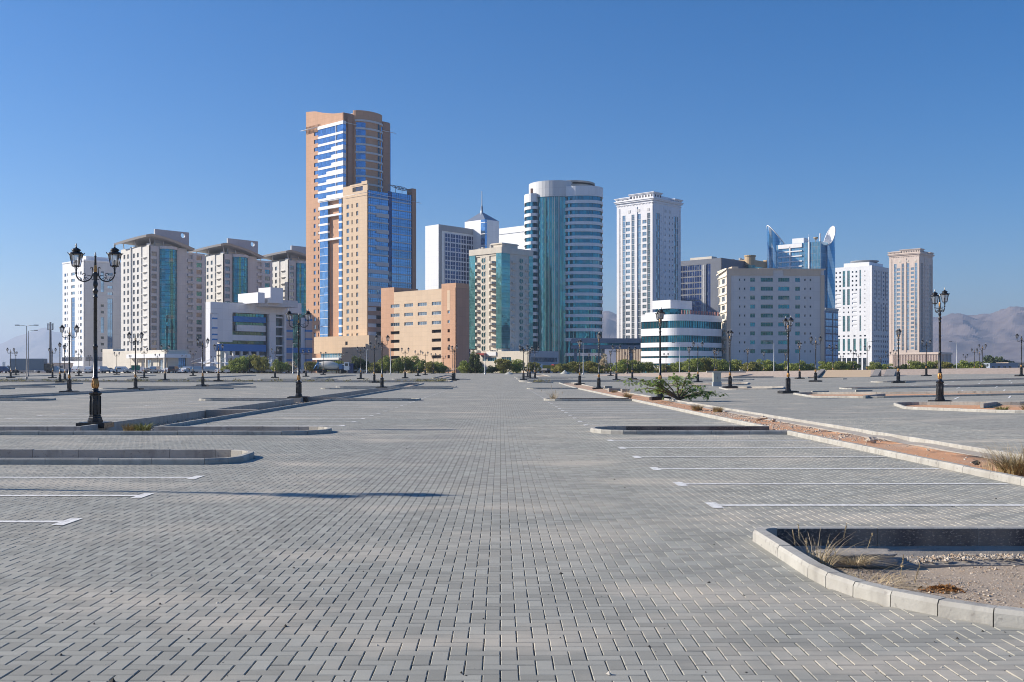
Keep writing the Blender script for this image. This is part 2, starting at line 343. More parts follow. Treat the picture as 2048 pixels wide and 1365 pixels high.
def mat_shade_dirt():  # dirt and splashes, plus the kerb's shade painted in as a darker base
    s = NT('shade_dirt_coat'); pos = s.pos(); n = s.noise(pos, 7, 5, .7); k = s.noise(s.scalev(pos, (1, 1, 2.0)), 26, 4, .7); st = s.noise(s.scalev(pos, (1.2, 1, .2)), 1.3, 3)
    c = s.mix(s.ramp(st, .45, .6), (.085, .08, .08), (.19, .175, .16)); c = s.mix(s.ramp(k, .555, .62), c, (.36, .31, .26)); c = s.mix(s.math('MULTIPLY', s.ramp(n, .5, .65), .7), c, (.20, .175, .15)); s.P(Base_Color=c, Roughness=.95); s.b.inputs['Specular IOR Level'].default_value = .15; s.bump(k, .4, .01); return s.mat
M_SHADE_DIRT = mat_shade_dirt()
def build_kerb(o, depth, h):
    mb = MB(); n = len(o); w = .13; inn = inset(o, w); g = .004
    for i in range(n):
        a = Vector(o[i][:2]); b = Vector(o[(i + 1) % n][:2]); ai = Vector(inn[i]); bi = Vector(inn[(i + 1) % n]); L = (b - a).length
        far = (a.y > 70)
        step = .95 if not o[i][2] else 9
        k = max(1, int(L / (step if not far else 8) + .5)) if not o[i][2] else 1
        for q in range(k):
            t0, t1 = q / k + (g / L), (q + 1) / k - (g / L)
            p0, p1, i0, i1 = a.lerp(b, t0), a.lerp(b, t1), ai.lerp(bi, t0), ai.lerp(bi, t1)
            j = random.uniform(-.004, .004) if not far else 0
            z0, z1 = gzf(p0.x, p0.y), gzf(p1.x, p1.y); vs = []
            for P, I, z in ((p0, i0, z0), (p1, i1, z1)):
                for t, zz in ((0, -.08), (.03, h - .03 + j), (.17, h + j), (.93, h + j), (1, h - .012 + j), (1, -depth - .14)):
                    c = P.lerp(I, t); vs.append((c.x, c.y, z + zz))
            fs = [(m, m + 6, m + 7, m + 1) for m in range(5)] + [(0, 1, 2, 3, 4, 5), (11, 10, 9, 8, 7, 6)]
            mb.add(vs, fs)
            if o is ISL[0][0] and a.y < 70 and not o[i][2] and abs(b.y - a.y) < .2 and b.x < a.x and L > 2: mb.m[-3] = 1  # inner faces of the back kerbs get the painted shade and dirt
    kb = tag(mb.build('kerb', [M_KERB, M_SHADE_DIRT]), kind='structure'); na = len(mb.f) // 7; kb.data.attributes.new('rnd', 'FLOAT', 'FACE').data.foreach_set('value', np.repeat(RNG.random(na) ** 2, 7).astype(np.float32))
    # soil bed
    near = area(o) < 400 or True
    pts = [Vector(p) for p in inset(o, w * .6)]; m = len(pts)
    xs = [p.x for p in pts]; ys = [p.y for p in pts]; extra = []
    st = .45 if min(ys) < 12 else 1.2
    for yy in np.arange(min(ys) + .2, min(max(ys), 45 if min(ys) < 12 else 400), st):
        for xx in np.arange(min(xs) + .2, max(xs), st):
            if yy > 45 and (xx - min(xs)) / st % 3 > 1: continue
            if inside(o, xx, yy): extra.append(Vector((xx + random.uniform(-.1, .1) * st, yy + random.uniform(-.1, .1) * st)))
    r = delaunay_2d_cdt(pts + extra, [], [list(range(m))], 1, 1e-4)
    V = [(v.x, v.y, gzf(v.x, v.y) - depth + .05 * (noise.noise(Vector((v.x * .9, v.y * .9, 3))) + .4)) for v in r[0]]
    if o is ISL[0][0]: V = [(x, y, z + .15 * min(1, max(0, (y - 10.7) / 2.0))) for x, y, z in V]
    sm = MB(); sm.add(V, [tuple(f) for f in r[2]], 0, True); tag(sm.build('soil', M_SOIL), kind='structure')
for o, dp, h in ISL: build_kerb(o, dp, h)
for (p0, p1) in (((1731, 797.5), (1771, 790.5)), ((1712, 784), (1745, 783)), ((1625, 786), (1658, 784.5)), ((1967, 814), (1996, 808)), ((1686, 759.2), (1694, 758.8)), ((1812, 766), (1832, 765)), ((1616, 757), (1640, 755))):
    x0, y0, z0 = ground_at(*p0); x1, y1, z1 = ground_at(*p1); a = Vector((x0, y0)); b = Vector((x1, y1)); t = (b - a).normalized(); nrm = Vector((-t.y, t.x)) * .14; mk = MB(); q = [a, b, b + nrm, a + nrm]
    mk.prism([(p.x, p.y) for p in q], min(z0, z1) - .05, max(z0, z1) + .10, 0); tag(mk.build('kerb', M_KERB), kind='structure')

# ---------------------------------------------------------------- paving: real stones near the camera, one sheet beyond
NEAR = [(-3.4, 3.0), (3.6, 3.0), (13.9, 24.0), (13.9, 38.0), (-19.6, 38.0)]
def near_stones():
    lo, hi, y0, y1 = -200, 210, 30, 381
    I, J = np.meshgrid(np.arange(lo, hi), np.arange(y0, y1)); I = I.ravel(); J = J.ravel(); m = (I - J) % 4
    parts = []
    for kind, mm in (('H', 0), ('V', 3)):
        s = m == mm; i, j = I[s] * .1, J[s] * .1
        w, l = (.2, .1) if kind == 'H' else (.1, .2)
        parts.append(np.stack([i, i + w, j, j + l], 1))
    B = np.concatenate(parts); cx = (B[:, 0] + B[:, 1]) / 2; cy = (B[:, 2] + B[:, 3]) / 2
    keep = inside_np(NEAR, cx, cy)
    for o, dp, h in ISL:
        if min(p[1] for p in o) < 40:
            oi = inset(o, .05); keep &= ~inside_np(oi, cx, cy)
    B = B[keep]; n = len(B); rn = RNG.random(n); gap = .0028; ch = .0042
    x0, x1, y0_, y1_ = B[:, 0] + gap, B[:, 1] - gap, B[:, 2] + gap, B[:, 3] - gap
    dx = RNG.uniform(-.0012, .0012, (n, 2)); x0 = x0 + dx[:, 0]; x1 = x1 + dx[:, 0]; y0_ = y0_ + dx[:, 1]; y1_ = y1_ + dx[:, 1]
    zc = RNG.uniform(-.0012, .0012, n); tx = RNG.uniform(-.006, .006, n); ty = RNG.uniform(-.006, .006, n)
    mx, my = (x0 + x1) / 2, (y0_ + y1_) / 2
    def Z(x, y): return zc + (x - mx) * tx + (y - my) * ty
    V = np.zeros((n, 16, 3))
    for k, (a, b) in enumerate(((x0, y0_), (x1, y0_), (x1, y1_), (x0, y1_))):
        sx = ch if k in (0, 3) else -ch; sy = ch * 1.7 if k in (0, 1) else -ch * 1.7
        V[:, k] = np.stack([a + sx, b + sy, Z(a, b)], 1)
        V[:, 4 + k] = np.stack([a, b, Z(a, b) - ch * .95], 1)
        V[:, 8 + k] = np.stack([a, b, np.full(n, -.022)], 1)
    for k, (a, b) in enumerate(((0, 2), (1, 2), (1, 3), (0, 3))):
        V[:, 12 + k] = np.stack([B[:, a], B[:, b], np.full(n, -.0125)], 1)
    q = [(0, 1, 2, 3)] + [(4 + k, 4 + (k + 1) % 4, (k + 1) % 4, k) for k in range(4)] + [(8 + k, 8 + (k + 1) % 4, 4 + (k + 1) % 4, 4 + k) for k in range(4)] + [(12, 13, 14, 15)]
    Q = (np.array(q)[None] + (np.arange(n) * 16)[:, None, None]).reshape(-1, 4)
    mi = np.tile(np.array([0] * 9 + [1]), n); at_ = np.repeat(rn, 10)
    me = np_mesh('paving', V.reshape(-1, 3), Q, [M_PAVER, M_JOINT], mi, {'rnd': at_})
    tag(link('paving', me), kind='structure'); print('stones', n)
near_stones()
def far_sheet():
    pts = []; faces = []
    def loop(p):
        b = len(pts); pts.extend(Vector((a[0], a[1])) for a in p); faces.append(list(range(b, b + len(p))))
    loop([(-190, -14), (150, -14), (150, 284), (-190, 284)])
    hole = [(-3.25, 3.15), (3.45, 3.15), (13.75, 24.1), (13.75, 37.85), (-19.3, 37.85)]; loop(hole)
    ins = [inset(o, .06) for o, d, h in ISL]
    for o in ins: loop(o)
    for x in list(range(-180, 150, 15)) + [14, 13.5]:
        for y in list(range(-5, 284, 12)) + [110]:
            pts.append(Vector((x + .013, y + .017)))
    r = delaunay_2d_cdt(pts, [], faces, 0, 1e-4); V2, fs = r[0], [f for f in r[2]]
    C = np.array([[sum(V2[i].x for i in f) / len(f), sum(V2[i].y for i in f) / len(f)] for f in fs])
    ok = ~inside_np(hole, C[:, 0], C[:, 1])
    for o in ins: ok &= ~inside_np(o, C[:, 0], C[:, 1])
    ok &= (C[:, 1] < 284) & (C[:, 0] > -190) & (C[:, 0] < 150)
    mb = MB(); mb.add([(v.x, v.y, gzf(v.x, v.y) - .0035) for v in V2], [tuple(f) for f, k in zip(fs, ok) if k])
    tag(mb.build('paving', M_PAVFAR), kind='structure')
far_sheet()

# ---------------------------------------------------------------- painted bay lines
def mat_line():
    s = NT('road_paint'); pos = s.pos(); n = s.noise(pos, 9, 4, .65); k = s.noise(pos, 55, 2)
    j, rnd = herring(s, pos, .04)
    c = s.mix(s.ramp(n, .46, .72), (.84, .83, .79), (.50, .49, .46)); c = s.mix(s.math('MULTIPLY', s.ramp(k, .55, .7), .35), c, (.3, .3, .29)); c = s.mix(s.math('MULTIPLY', j, .45), c, (.2, .19, .17))
    s.P(Base_Color=c, Roughness=.8); return s.mat
lm = MB()
def strip(x0, x1, y0, y1):
    n = max(1, int(abs(x1 - x0) / .9)) ; j = [random.uniform(-.008, .008) for _ in range(n + 1)]
    for i in range(n):
        a, b = x0 + (x1 - x0) * i / n, x0 + (x1 - x0) * (i + 1) / n
        z = lambda x, y: gzf(x, y) + .0065
        lm.quad((a, y0 + j[i], z(a, y0)), (b, y0 + j[i + 1], z(b, y0)), (b, y1 + j[i + 1] * .6, z(b, y1)), (a, y1 + j[i] * .6, z(a, y1)))
def bay(xin, xout, y):
    w = .07; strip(min(xin, xout), max(xin, xout), y - w, y + w)
    s = 1 if xout > xin else -1; strip(*sorted((xout, xout + s * .14)), y - .27, y + .27)
for k in range(6): bay(7.5, 2.72, 13.17 + 2.5 * k)
for k in range(12): bay(7.5, 2.74, 33.2 + 2.5 * k)
for k in range(15): bay(7.5, 2.8, 66.4 + 2.5 * k)
for y in (9.25, 11.72, 14.2, 16.65): bay(-17, -4.85, y)
for m in range(4):
    dx = -21.7 * m
    for y in list(33.8 - 1.0 + 2.45 * np.arange(12)) + list(66.4 + 2.45 * np.arange(15)):
        bay(-9.85 + dx, -4.95 + dx, y); bay(-12.0 + dx, -17.4 + dx, y)
for x, y in [(24 + 2.9 * k, 56.2) for k in range(9)] + [(30 + 2.9 * k, 69.5) for k in range(12)] + [(34 + 2.9 * k, 79.2) for k in range(14)] + [(36 + 2.9 * k, 93) for k in range(16)] + [(45 + 2.9 * k, 106) for k in range(16)]:
    z = gzf(x, y) + .0045; a = Vector((.45, .89)); b = Vector((.89, -.45)) * .05; p = Vector((x, y)); q = p + a * 4.2; z2 = gzf(q.x, q.y) + .0045
    lm.quad((p.x - b.x, p.y - b.y, z), (p.x + b.x, p.y + b.y, z), (q.x + b.x, q.y + b.y, z2), (q.x - b.x, q.y - b.y, z2))
tag(lm.build('road_markings', mat_line()), kind='structure')

def specks():
    rng = np.random.default_rng(11); n = 420; Y = 5.5 + 34 * rng.random(n) ** 1.3; X = (rng.random(n) * 1.0 - .48) * Y; ok = np.ones(n, bool)
    for o, d, h in ISL: ok &= ~inside_np(o, X, Y)
    X, Y = X[ok], Y[ok]; n = len(X); base = np.array([(1, 0, 0), (0, 1, 0), (-1, 0, 0), (0, -1, 0), (0, 0, 1)], float); F5 = np.array([(0, 1, 4), (1, 2, 4), (2, 3, 4), (3, 0, 4)])
    s_ = .004 + .013 * rng.random(n) ** 3; V = base[None] * rng.uniform(.5, 1.4, (n, 5, 1)) * s_[:, None, None] + np.stack([X, Y, np.full(n, .001)], 1)[:, None]; Q = (F5[None] + (np.arange(n) * 5)[:, None, None]).reshape(-1, 3)
    tag(link('debris', np_mesh('debris', V.reshape(-1, 3), Q, [plain('speck_dark', (.05, .045, .04), .9), plain('speck_pale', (.5, .46, .4), .9)], np.repeat((rng.random(n) < .3).astype(int), 4))), kind='stuff')
specks()
# ---------------------------------------------------------------- open ground, embankment, mountains
def mat_ground():
    s = NT('desert_ground'); pos = s.pos(); n = s.noise(pos, .02, 5); k = s.noise(pos, .6, 4)
    c = s.mix(s.ramp(n, .4, .65), (.33, .28, .225), (.24, .21, .18)); c = s.mix(s.ramp(k, .5, .75), c, (.38, .33, .27)); s.P(Base_Color=c, Roughness=.95); return s.mat
xs = [-16000, -9000, -4000, -1500, -600, -300, -191, -189.5, -100, 0, 100, 149.5, 151, 300, 600, 1500, 4000, 9000, 16000]
ys = [-3000, -400, -60, -15, -13.5, 60, 140, 200, 283.5, 284.5, 300, 420, 700, 1200, 2500, 5000, 9000, 16000]
V = []
for y in ys:
    for x in xs:
        pv = -189.6 < x < 149.6 and -13.6 < y < 283.6 or (abs(x) in () )
        inn = -189.6 <= x <= 149.6 and -13.6 <= y <= 283.6
        V.append((x, y, gzf(min(x, 150), max(y, -10)) - (.62 if inn else .02)))
nx = len(xs); fs = [(j * nx + i, j * nx + i + 1, (j + 1) * nx + i + 1, (j + 1) * nx + i) for j in range(len(ys) - 1) for i in range(nx - 1)]
gm = MB(); gm.add(V, fs); tag(gm.build('ground', mat_ground()), kind='structure')

def mat_bank():
    s = NT('stone_pitched_bank'); pos = s.pos(); v = s.N('ShaderNodeTexVoronoi', {'Scale': 2.2}); s.l.new(pos, v.inputs['Vector'])
    w = s.noise(s.scalev(pos, (.12, .12, 1)), 1.0, 4); c = s.mix(w, (.47, .36, .28), (.60, .49, .39)); c = s.mix(s.math('MULTIPLY', v.outputs['Distance'], .6), c, (.30, .24, .19))
    s.P(Base_Color=c, Roughness=.95); return s.mat
# long bank along the right far side of the paving
bank = MB(); prof = [(0, 0), (1.2, .25), (6.5, 1.25), (9, 1.3), (40, 1.25)]
bx = [19, 24, 30, 40, 60, 90, 120, 150, 210, 300]; by = [235, 226, 214, 196, 180, 172, 170, 170, 170, 170]; rows = []
for i, (x, y) in enumerate(zip(bx, by)):
    sc = min(1, i / 3.0)
    for a, h in prof:
        rows.append((x + a * .1, y + a, gzf(x, y) - .03 + h * (sc if h else 1) * (.86 if x < 60 else .8) + random.uniform(-.03, .03) * (h > 0)))
m = len(prof); bank.add(rows, [(i * m + j, (i + 1) * m + j, (i + 1) * m + j + 1, i * m + j + 1) for i in range(len(bx) - 1) for j in range(m - 1)], 0)
tag(bank.build('embankment', mat_bank()), kind='structure')

def mat_mount():
    s = NT('bare_rock'); pos = s.pos(); n = s.noise(pos, .003, 6, .65); k = s.noise(s.scalev(pos, (1, 1, .25)), .012, 4)
    c = s.mix(n, (.15, .12, .11), (.30, .245, .22)); c = s.mix(s.ramp(k, .5, .7), c, (.16, .12, .11)); s.P(Base_Color=c, Roughness=1.0); return s.mat
MM = mat_mount()
def mountain(name, r0, prof, depth, nx=260, ny=46, seed=0, rough=.33):
    pxs = np.linspace(prof[0][0], prof[-1][0], nx); hy = np.interp(pxs, [p[0] for p in prof], [p[1] for p in prof]); V = []
    for j in range(ny):
        t = j / (ny - 1)
        for i, px in enumerate(pxs):
            r = r0 + depth * (t - .6); q = (px - VX) / F; x, y = q * r, r
            H = (HY - hy[i]) / F * r0
            p = Vector((x * .0011, y * .0011, seed)); n1 = 1 - abs(noise.noise(p)) * 2; n2 = 1 - abs(noise.noise(p * 2.7)) * 2; n3 = noise.noise(p * 7); n4 = noise.noise(p * 19)
            env = max(0, min(1, t / .6)) ** 1.15 if t < .6 else max(0, 1 - ((t - .6) / .4) ** 2)
            rg = (n1 * .5 + n2 * .3 + n3 * .16 + n4 * .06) - .45
            z = H * env * (1 + rough * 1.9 * rg * (1.25 - env)) + H * rg * .22 * env
            V.append((x, y, max(z, -5) + 1))
    fs = [(j * nx + i, j * nx + i + 1, (j + 1) * nx + i + 1, (j + 1) * nx + i) for j in range(ny - 1) for i in range(nx - 1)]
    mb = MB(); mb.add(V, fs, 0, False); tag(mb.build(name, MM), kind='structure')
mountain('mountains', 5600, [(1020, 744), (1100, 700), (1150, 650), (1195, 618), (1215, 616), (1240, 631), (1300, 648), (1420, 640), (1560, 634), (1700, 630), (1860, 628), (1900, 624), (1950, 628), (1985, 631), (2020, 625), (2060, 622), (2200, 632), (2500, 660)], 2800, 300, 60, 4)
mountain('mountains', 10500, [(-500, 742), (-200, 722), (-60, 704), (0, 688), (30, 676), (60, 667), (90, 661), (110, 665), (140, 675), (230, 700), (400, 732), (520, 744)], 2500, 120, 30, 9, .2)
# ---------------------------------------------------------------- cast iron lamp posts
def mat_iron():
    s = NT('black_iron_paint'); pos = s.obj(); n = s.noise(pos, 9, 4); c = s.mix(s.ramp(n, .45, .8), (.012, .012, .014), (.045, .042, .04))
    s.P(Base_Color=c, Roughness=s.ramp(n, .3, .7, .22, .42)); return s.mat
def mat_gold():
    s = NT('gold_paint'); pos = s.obj(); n = s.noise(pos, 30, 3); s.P(Base_Color=s.mix(s.ramp(n, .45, .7), (.62, .33, .10), (.30, .15, .05)), Roughness=.42, Metallic=.35); return s.mat
def mat_lantern_glass():
    s = NT('lantern_glass'); n = s.noise(s.obj(), 7, 3)
    tr = s.N('ShaderNodeBsdfTransparent', {0: (.92, .93, .95)}); df = s.N('ShaderNodeBsdfTranslucent', {0: (.8, .79, .77)}); gl = s.N('ShaderNodeBsdfGlossy', {'Roughness': .08, 'Color': (1, 1, 1)})
    dd = s.N('ShaderNodeBsdfDiffuse', {0: (.6, .59, .57)}); m0 = s.N('ShaderNodeMixShader', {0: .45}); s.l.new(df.outputs[0], m0.inputs[1]); s.l.new(dd.outputs[0], m0.inputs[2])
    m1 = s.N('ShaderNodeMixShader', {0: s.ramp(n, .3, .7, .28, .48)}); s.l.new(tr.outputs[0], m1.inputs[1]); s.l.new(m0.outputs[0], m1.inputs[2])
    fr = s.N('ShaderNodeFresnel', {'IOR': 1.45}); m2 = s.N('ShaderNodeMixShader', {0: fr.outputs[0]}); s.l.new(m1.outputs[0], m2.inputs[1]); s.l.new(gl.outputs[0], m2.inputs[2])
    s.l.new(m2.outputs[0], s.out.inputs['Surface']); return s.mat
M_IRON, M_GOLD, M_LG = mat_iron(), mat_gold(), mat_lantern_glass()
M_WFIN = plain('finial_white', (.62, .58, .5), .5)
def make_lamp(name='lamp_post'):
    t = empty(name)
    m = MB(); m.box(-.42, .42, -.42, .42, -.12, .03); m.box(-.36, .36, -.36, .36, .03, .045); m.build('base_plate', M_IRON, t)
    m = MB(); m.lathe([(.235, .045), (.235, .10), (.21, .12), (.21, .17), (.185, .2), (.185, .235), (.158, .26), (.158, .84), (.165, .86), (.195, .88), (.2, .93), (.15, .95), (.12, .985)], 8, smooth=False)
    for k in range(8):
        a = pi / 8 + k * pi / 4; m.tube([(.165 * cos(a - pi / 8), .165 * sin(a - pi / 8), .27), (.165 * cos(a - pi / 8), .165 * sin(a - pi / 8), .83)], .014, 5)
    m.lathe([(.12, .985), (.085, 1.0), (.1, 1.03), (.075, 1.06)], 16); m.build('pedestal', M_IRON, t)
    m = MB(); pr = [(.055, 1.05), (.075, 1.08), (.098, 1.14), (.1, 1.2), (.085, 1.27), (.06, 1.32), (.058, 1.35)]
    m.lathe(pr, 16)
    for k in range(8):
        a = k * pi / 4; m.tube([((r + .006) * cos(a), (r + .006) * sin(a), z) for r, z in pr], .016, 5)
    g = m.build('collar', M_GOLD, t)
    m = MB(); m.lathe([(.07, 1.34), (.088, 1.36), (.088, 1.385), (.068, 1.4), (.063, 2.2), (.06, 2.28), (.075, 2.3), (.078, 2.33), (.058, 2.36), (.056, 2.4), (.05, 3.78), (.068, 3.8), (.068, 3.82), (.05, 3.84),
        (.062, 3.95), (.085, 3.99), (.085, 4.0), (.05, 4.05), (.045, 4.1), (.06, 4.14), (.075, 4.2), (.06, 4.26), (.048, 4.3), (.06, 4.36), (.062, 4.42), (.075, 4.46), (.07, 4.52), (.05, 4.56)], 16)
    m.build('pole', M_IRON, t)
    m = MB(); m.lathe([(.03, 4.54), (.045, 4.58), (.052, 4.64), (.045, 4.72), (.032, 4.78)], 12); m.build('collar', M_GOLD, t)
    m = MB(); m.lathe([(.034, 4.77), (.036, 4.8), (.024, 5.02), (.034, 5.03), (.034, 5.05), (.02, 5.06)], 12); f = m.build('finial', M_IRON, t)
    m = MB(); m.lathe([(.018, 5.055), (.03, 5.085), (.024, 5.12), (.006, 5.17)], 10); m.build('finial_tip', M_WFIN, f)
    for s in (-1, 1):
        m = MB(); P = []
        for k in range(15):
            a = pi * (1.02 + .98 * k / 14); P.append((s * (.335 + .245 * cos(a)) * 1.0, 0, 4.52 + .24 * sin(a)))
        up = [(s * .055, 0, 4.66), (s * .075, 0, 4.61)]; hook = [(s * (.115 + .03 * cos(q)), 0, 4.68 + .03 * sin(q)) for q in (-.6, .4, 1.4, 2.4, 3.3)]
        m.tube(hook + [(s * .082, 0, 4.62)] + P[1:], [.014] * 5 + [.016] + [.02] * 14, 7)
        spir = [(s * (.33 + (.075 - .0085 * q) * cos(q * .62)), 0, 4.47 + (.075 - .0085 * q) * sin(q * .62)) for q in range(9)]
        m.tube(spir, .011, 6); m.tube([(s * .12, 0, 4.42), (s * .16, 0, 4.46), (s * .22, 0, 4.46), (s * .26, 0, 4.48)], .01, 5)
        m.tube([(s * .25, 0, 4.30), (s * .29, 0, 4.34), (s * .34, 0, 4.43)], .01, 5); m.tube([(s * .41, 0, 4.32), (s * .46, 0, 4.4), (s * .52, 0, 4.42)], .01, 5); m.tube([(s * .20, 0, 4.35), (s * .27, 0, 4.4), (s * .33, 0, 4.39), (s * .37, 0, 4.33)], .009, 5)
        m.tube([(s * .05, 0, 4.36), (s * .09, 0, 4.33), (s * .12, 0, 4.36)], .012, 5)
        m.lathe([(.022, 0), (.035, .02), (.03, .06), (.02, .09), (.032, .12), (.02, .15), (.018, .22)], 8, c=(s * .58, 0, 4.50))
        for a in (.785, 2.356, 3.927, 5.498):
            m.tube([(s * .58 + .02 * cos(a), .02 * sin(a), 4.64), (s * .58 + .05 * cos(a), .05 * sin(a), 4.69), (s * .58 + .085 * cos(a), .085 * sin(a), 4.735)], .007, 4)
        m.build('arm', M_IRON, t)
        lx = s * .58; m = MB()
        def ring(r, z, th=.012):
            c = [(lx + r * cos(pi / 6 + k * pi / 3), r * sin(pi / 6 + k * pi / 3), z) for k in range(7)]
            m.tube(c, th, 5, smooth=False)
        ring(.118, 4.74, .014); ring(.2, 5.10, .014)
        for k in range(6):
            a = pi / 6 + k * pi / 3; m.tube([(lx + .118 * cos(a), .118 * sin(a), 4.74), (lx + .195 * cos(a), .195 * sin(a), 5.10)], .009, 5)
            m.tube([(lx + .2 * cos(a), .2 * sin(a), 5.10), (lx + .235 * cos(a), .235 * sin(a), 5.125), (lx + .24 * cos(a), .24 * sin(a), 5.155)], .012, 5)
        ln = m.build('lantern', M_IRON, t)
        m = MB(); m.lathe([(.112, 4.745), (.188, 5.095)], 6, c=(lx, 0, 0), smooth=False, caps=False)
        for q in range(len(m.v)):
            x, y, z = m.v[q]; x -= lx; ca, sa = cos(pi / 6), sin(pi / 6); m.v[q] = (lx + x * ca - y * sa, x * sa + y * ca, z)
        m.build('glass', M_LG, ln)
        m = MB(); m.lathe([(.05, 4.74), (.05, 4.76), (.022, 4.78), (.02, 4.84), (.034, 4.86), (.034, 4.91), (.02, 4.93)], 10, c=(lx, 0, 0)); m.build('bulb', plain('bulb_grey', (.10, .10, .10), .3), ln)
        m = MB(); m.lathe([(.225, 5.095), (.23, 5.115), (.17, 5.145), (.11, 5.185), (.105, 5.2), (.14, 5.215), (.135, 5.235), (.09, 5.27), (.03, 5.3), (.022, 5.33)], 12, c=(lx, 0, 0)); m.build('lantern_roof', M_IRON, ln)
        m = MB(); m.lathe([(.018, 5.325), (.032, 5.36), (.022, 5.4), (.005, 5.44)], 8, c=(lx, 0, 0)); m.build('finial', M_WFIN, ln)
    return t
LAMPH = 5.44
ZONES = [(-2000, 60, 'the open horizon at far left'), (60, 122, 'the hazy grey hill'), (122, 204, 'the white apartment tower'), (204, 262, 'the low cream shop building'), (262, 345, 'the winged roof tower'),
    (345, 445, 'the blue striped hospital'), (445, 568, 'the roadside tree clump'), (568, 628, 'the blue striped hospital recess'), (628, 700, 'the cement mixer truck'), (700, 770, 'the tan podium shadow'),
    (770, 895, 'the orange parking block'), (895, 940, 'the orange corner pier'), (940, 1100, 'the green glass flats'), (1100, 1212, 'the banded round tower'), (1212, 1290, 'the ribbed beige podium'),
    (1290, 1375, 'the round white offices'), (1375, 1440, 'the shaded white offices'), (1440, 1655, 'the beige office slab'), (1655, 1680, 'the blue glass annex'), (1680, 1780, 'the white punched tower'),
    (1780, 1868, 'the pink stone tower'), (1868, 2400, 'the rocky mountains')]
def zone(px):
    for a, b, n in ZONES:
        if a <= px < b: return n
ORD = ['first', 'second', 'third', 'fourth', 'fifth', 'sixth', 'seventh', 'eighth', 'ninth', 'tenth', 'eleventh', 'twelfth', 'thirteenth', 'fourteenth', 'fifteenth', 'sixteenth']
LAMPS = [  # photo px, top row, spread of the two lanterns in px
    (190.5, 487, 79), (597.5, 618, 38.5), (1320.5, 616, 5), (1880, 577.5, 18), (21.5, 695, 14), (31.8, 702, 4), (105, 695, 15), (120, 684, 0.6), (129.5, 688.5, 2), (138.5, 647.5, 32), (157.7, 700, 11.5), (178.7, 710, 4),
    (233.5, 703.5, 11), (260.5, 710, 3), (271, 662, 25.5), (288.5, 695, 14), (314.5, 707, 10), (330, 689, 18), (368, 710, 8), (386, 700.5, 11), (405.5, 675, 21.5), (426.5, 712, 8), (437, 687.5, 17), (498.8, 706.5, 9), (537.5, 711, 6),
    (550, 695.5, 13.5), (612, 698.5, 12), (646.5, 703, 11), (683, 706.5, 9), (708, 708.5, 8), (721.5, 692.5, 14.5), (734, 710, 7), (748.5, 683.5, 16), (764, 668.5, 24), (810.3, 694.5, 13), (836, 700, 12), (850.5, 702.5, 11), (866.5, 706, 9.5), (876, 707.5, 9), (887.5, 711, 8),
    (905.5, 688.7, 15), (908.8, 690.5, 9), (1047, 689.5, 15), (1055.4, 697, 12), (1060, 693.5, 10), (1070, 693, 14), (1159.4, 678.5, 3), (1197.5, 664, 2), (1178, 706.5, 1), (1191.5, 710, 1), (1209, 709, 7), (1221.4, 700.5, 3),
    (1232.7, 689.5, 16), (1254.5, 704, 8), (1264.5, 693, 12), (1332, 705.5, 8), (1378.3, 692, 4), (1395.7, 682.5, 18.5), (1428.8, 697.5, 4), (1432.5, 700, 9), (1460.2, 659, 6), (1495.5, 696.5, 4), (1528, 703, 3), (1571, 704, 4),
    (1576.2, 632.5, 10), (1599.3, 684, 4.5), (1631, 671, 17.5), (1666, 688.5, 15), (1684, 711, 5), (1706.7, 698.5, 10.5), (1717, 706, 8), (1734, 690, 9), (1761, 714, 5), (1776, 703, 11), (1790.7, 699, 6), (1796.5, 656.5, 3), (1852.5, 678, 17),
    (1930.7, 707.5, 8.5), (1948.8, 696, 9.5), (1959, 699.5, 8), (1964.6, 687.3, 12), (2042.5, 666, 19)]
lamp0 = make_lamp(); placed = []
def put_lamp(x, y, z, ang, px, lab=None):
    o = lamp0 if not placed else copy_tree(lamp0)
    o.location = (x, y, z + .11); o.rotation_euler = (random.gauss(0, .004), random.gauss(0, .004), ang); placed.append((o, px, y, lab))
    if y > 55:
        for ch in o.children:
            if ch.name.startswith('base_plate'): ch.scale = (1.4, 1.4, 1.7)
    return o
for px, top, sp in LAMPS:
    z = 0.
    for _ in range(40):
        d = (LAMPH + .1 + z - HC) * F / (HY - top); x = at(px, d); z = .5 * z + .5 * gzf(x, d)
    c = min(1, (sp / F * d) / 1.16); a = math.acos(c); a = -a if px > 1001 else a
    put_lamp(x, d, z, a + (atan2(-(px - VX) / F, 1) if c < .97 else 0), px)
put_lamp(-11.8, 15.7, 0, .15, -700)     # this one stands outside the frame: only its shadow falls into view
byz = {}
for o, px, d, _ in placed: byz.setdefault(zone(px), []).append((px, d, o))
for zn, L in byz.items():
    L.sort(key=lambda t: t[0])
    order = sorted(L, key=lambda t: t[1])
    for i, (px, d, o) in enumerate(L):
        kind = 'tall black' if d < 70 else ('black' if d < 150 else 'small black')
        face = ''
        if len(L) == 1: s = f'{kind} twin-lantern lamp post standing alone before {zn}'
        elif order[0][2] is o: s = f'{kind} twin-lantern lamp post, the largest before {zn}'
        else: s = f'{kind} lamp post along {zn}, {ORD[i]} of {len(L)} from left'
        tag(o, s, 'lamp post', 'black twin-lantern lamp posts in rows')

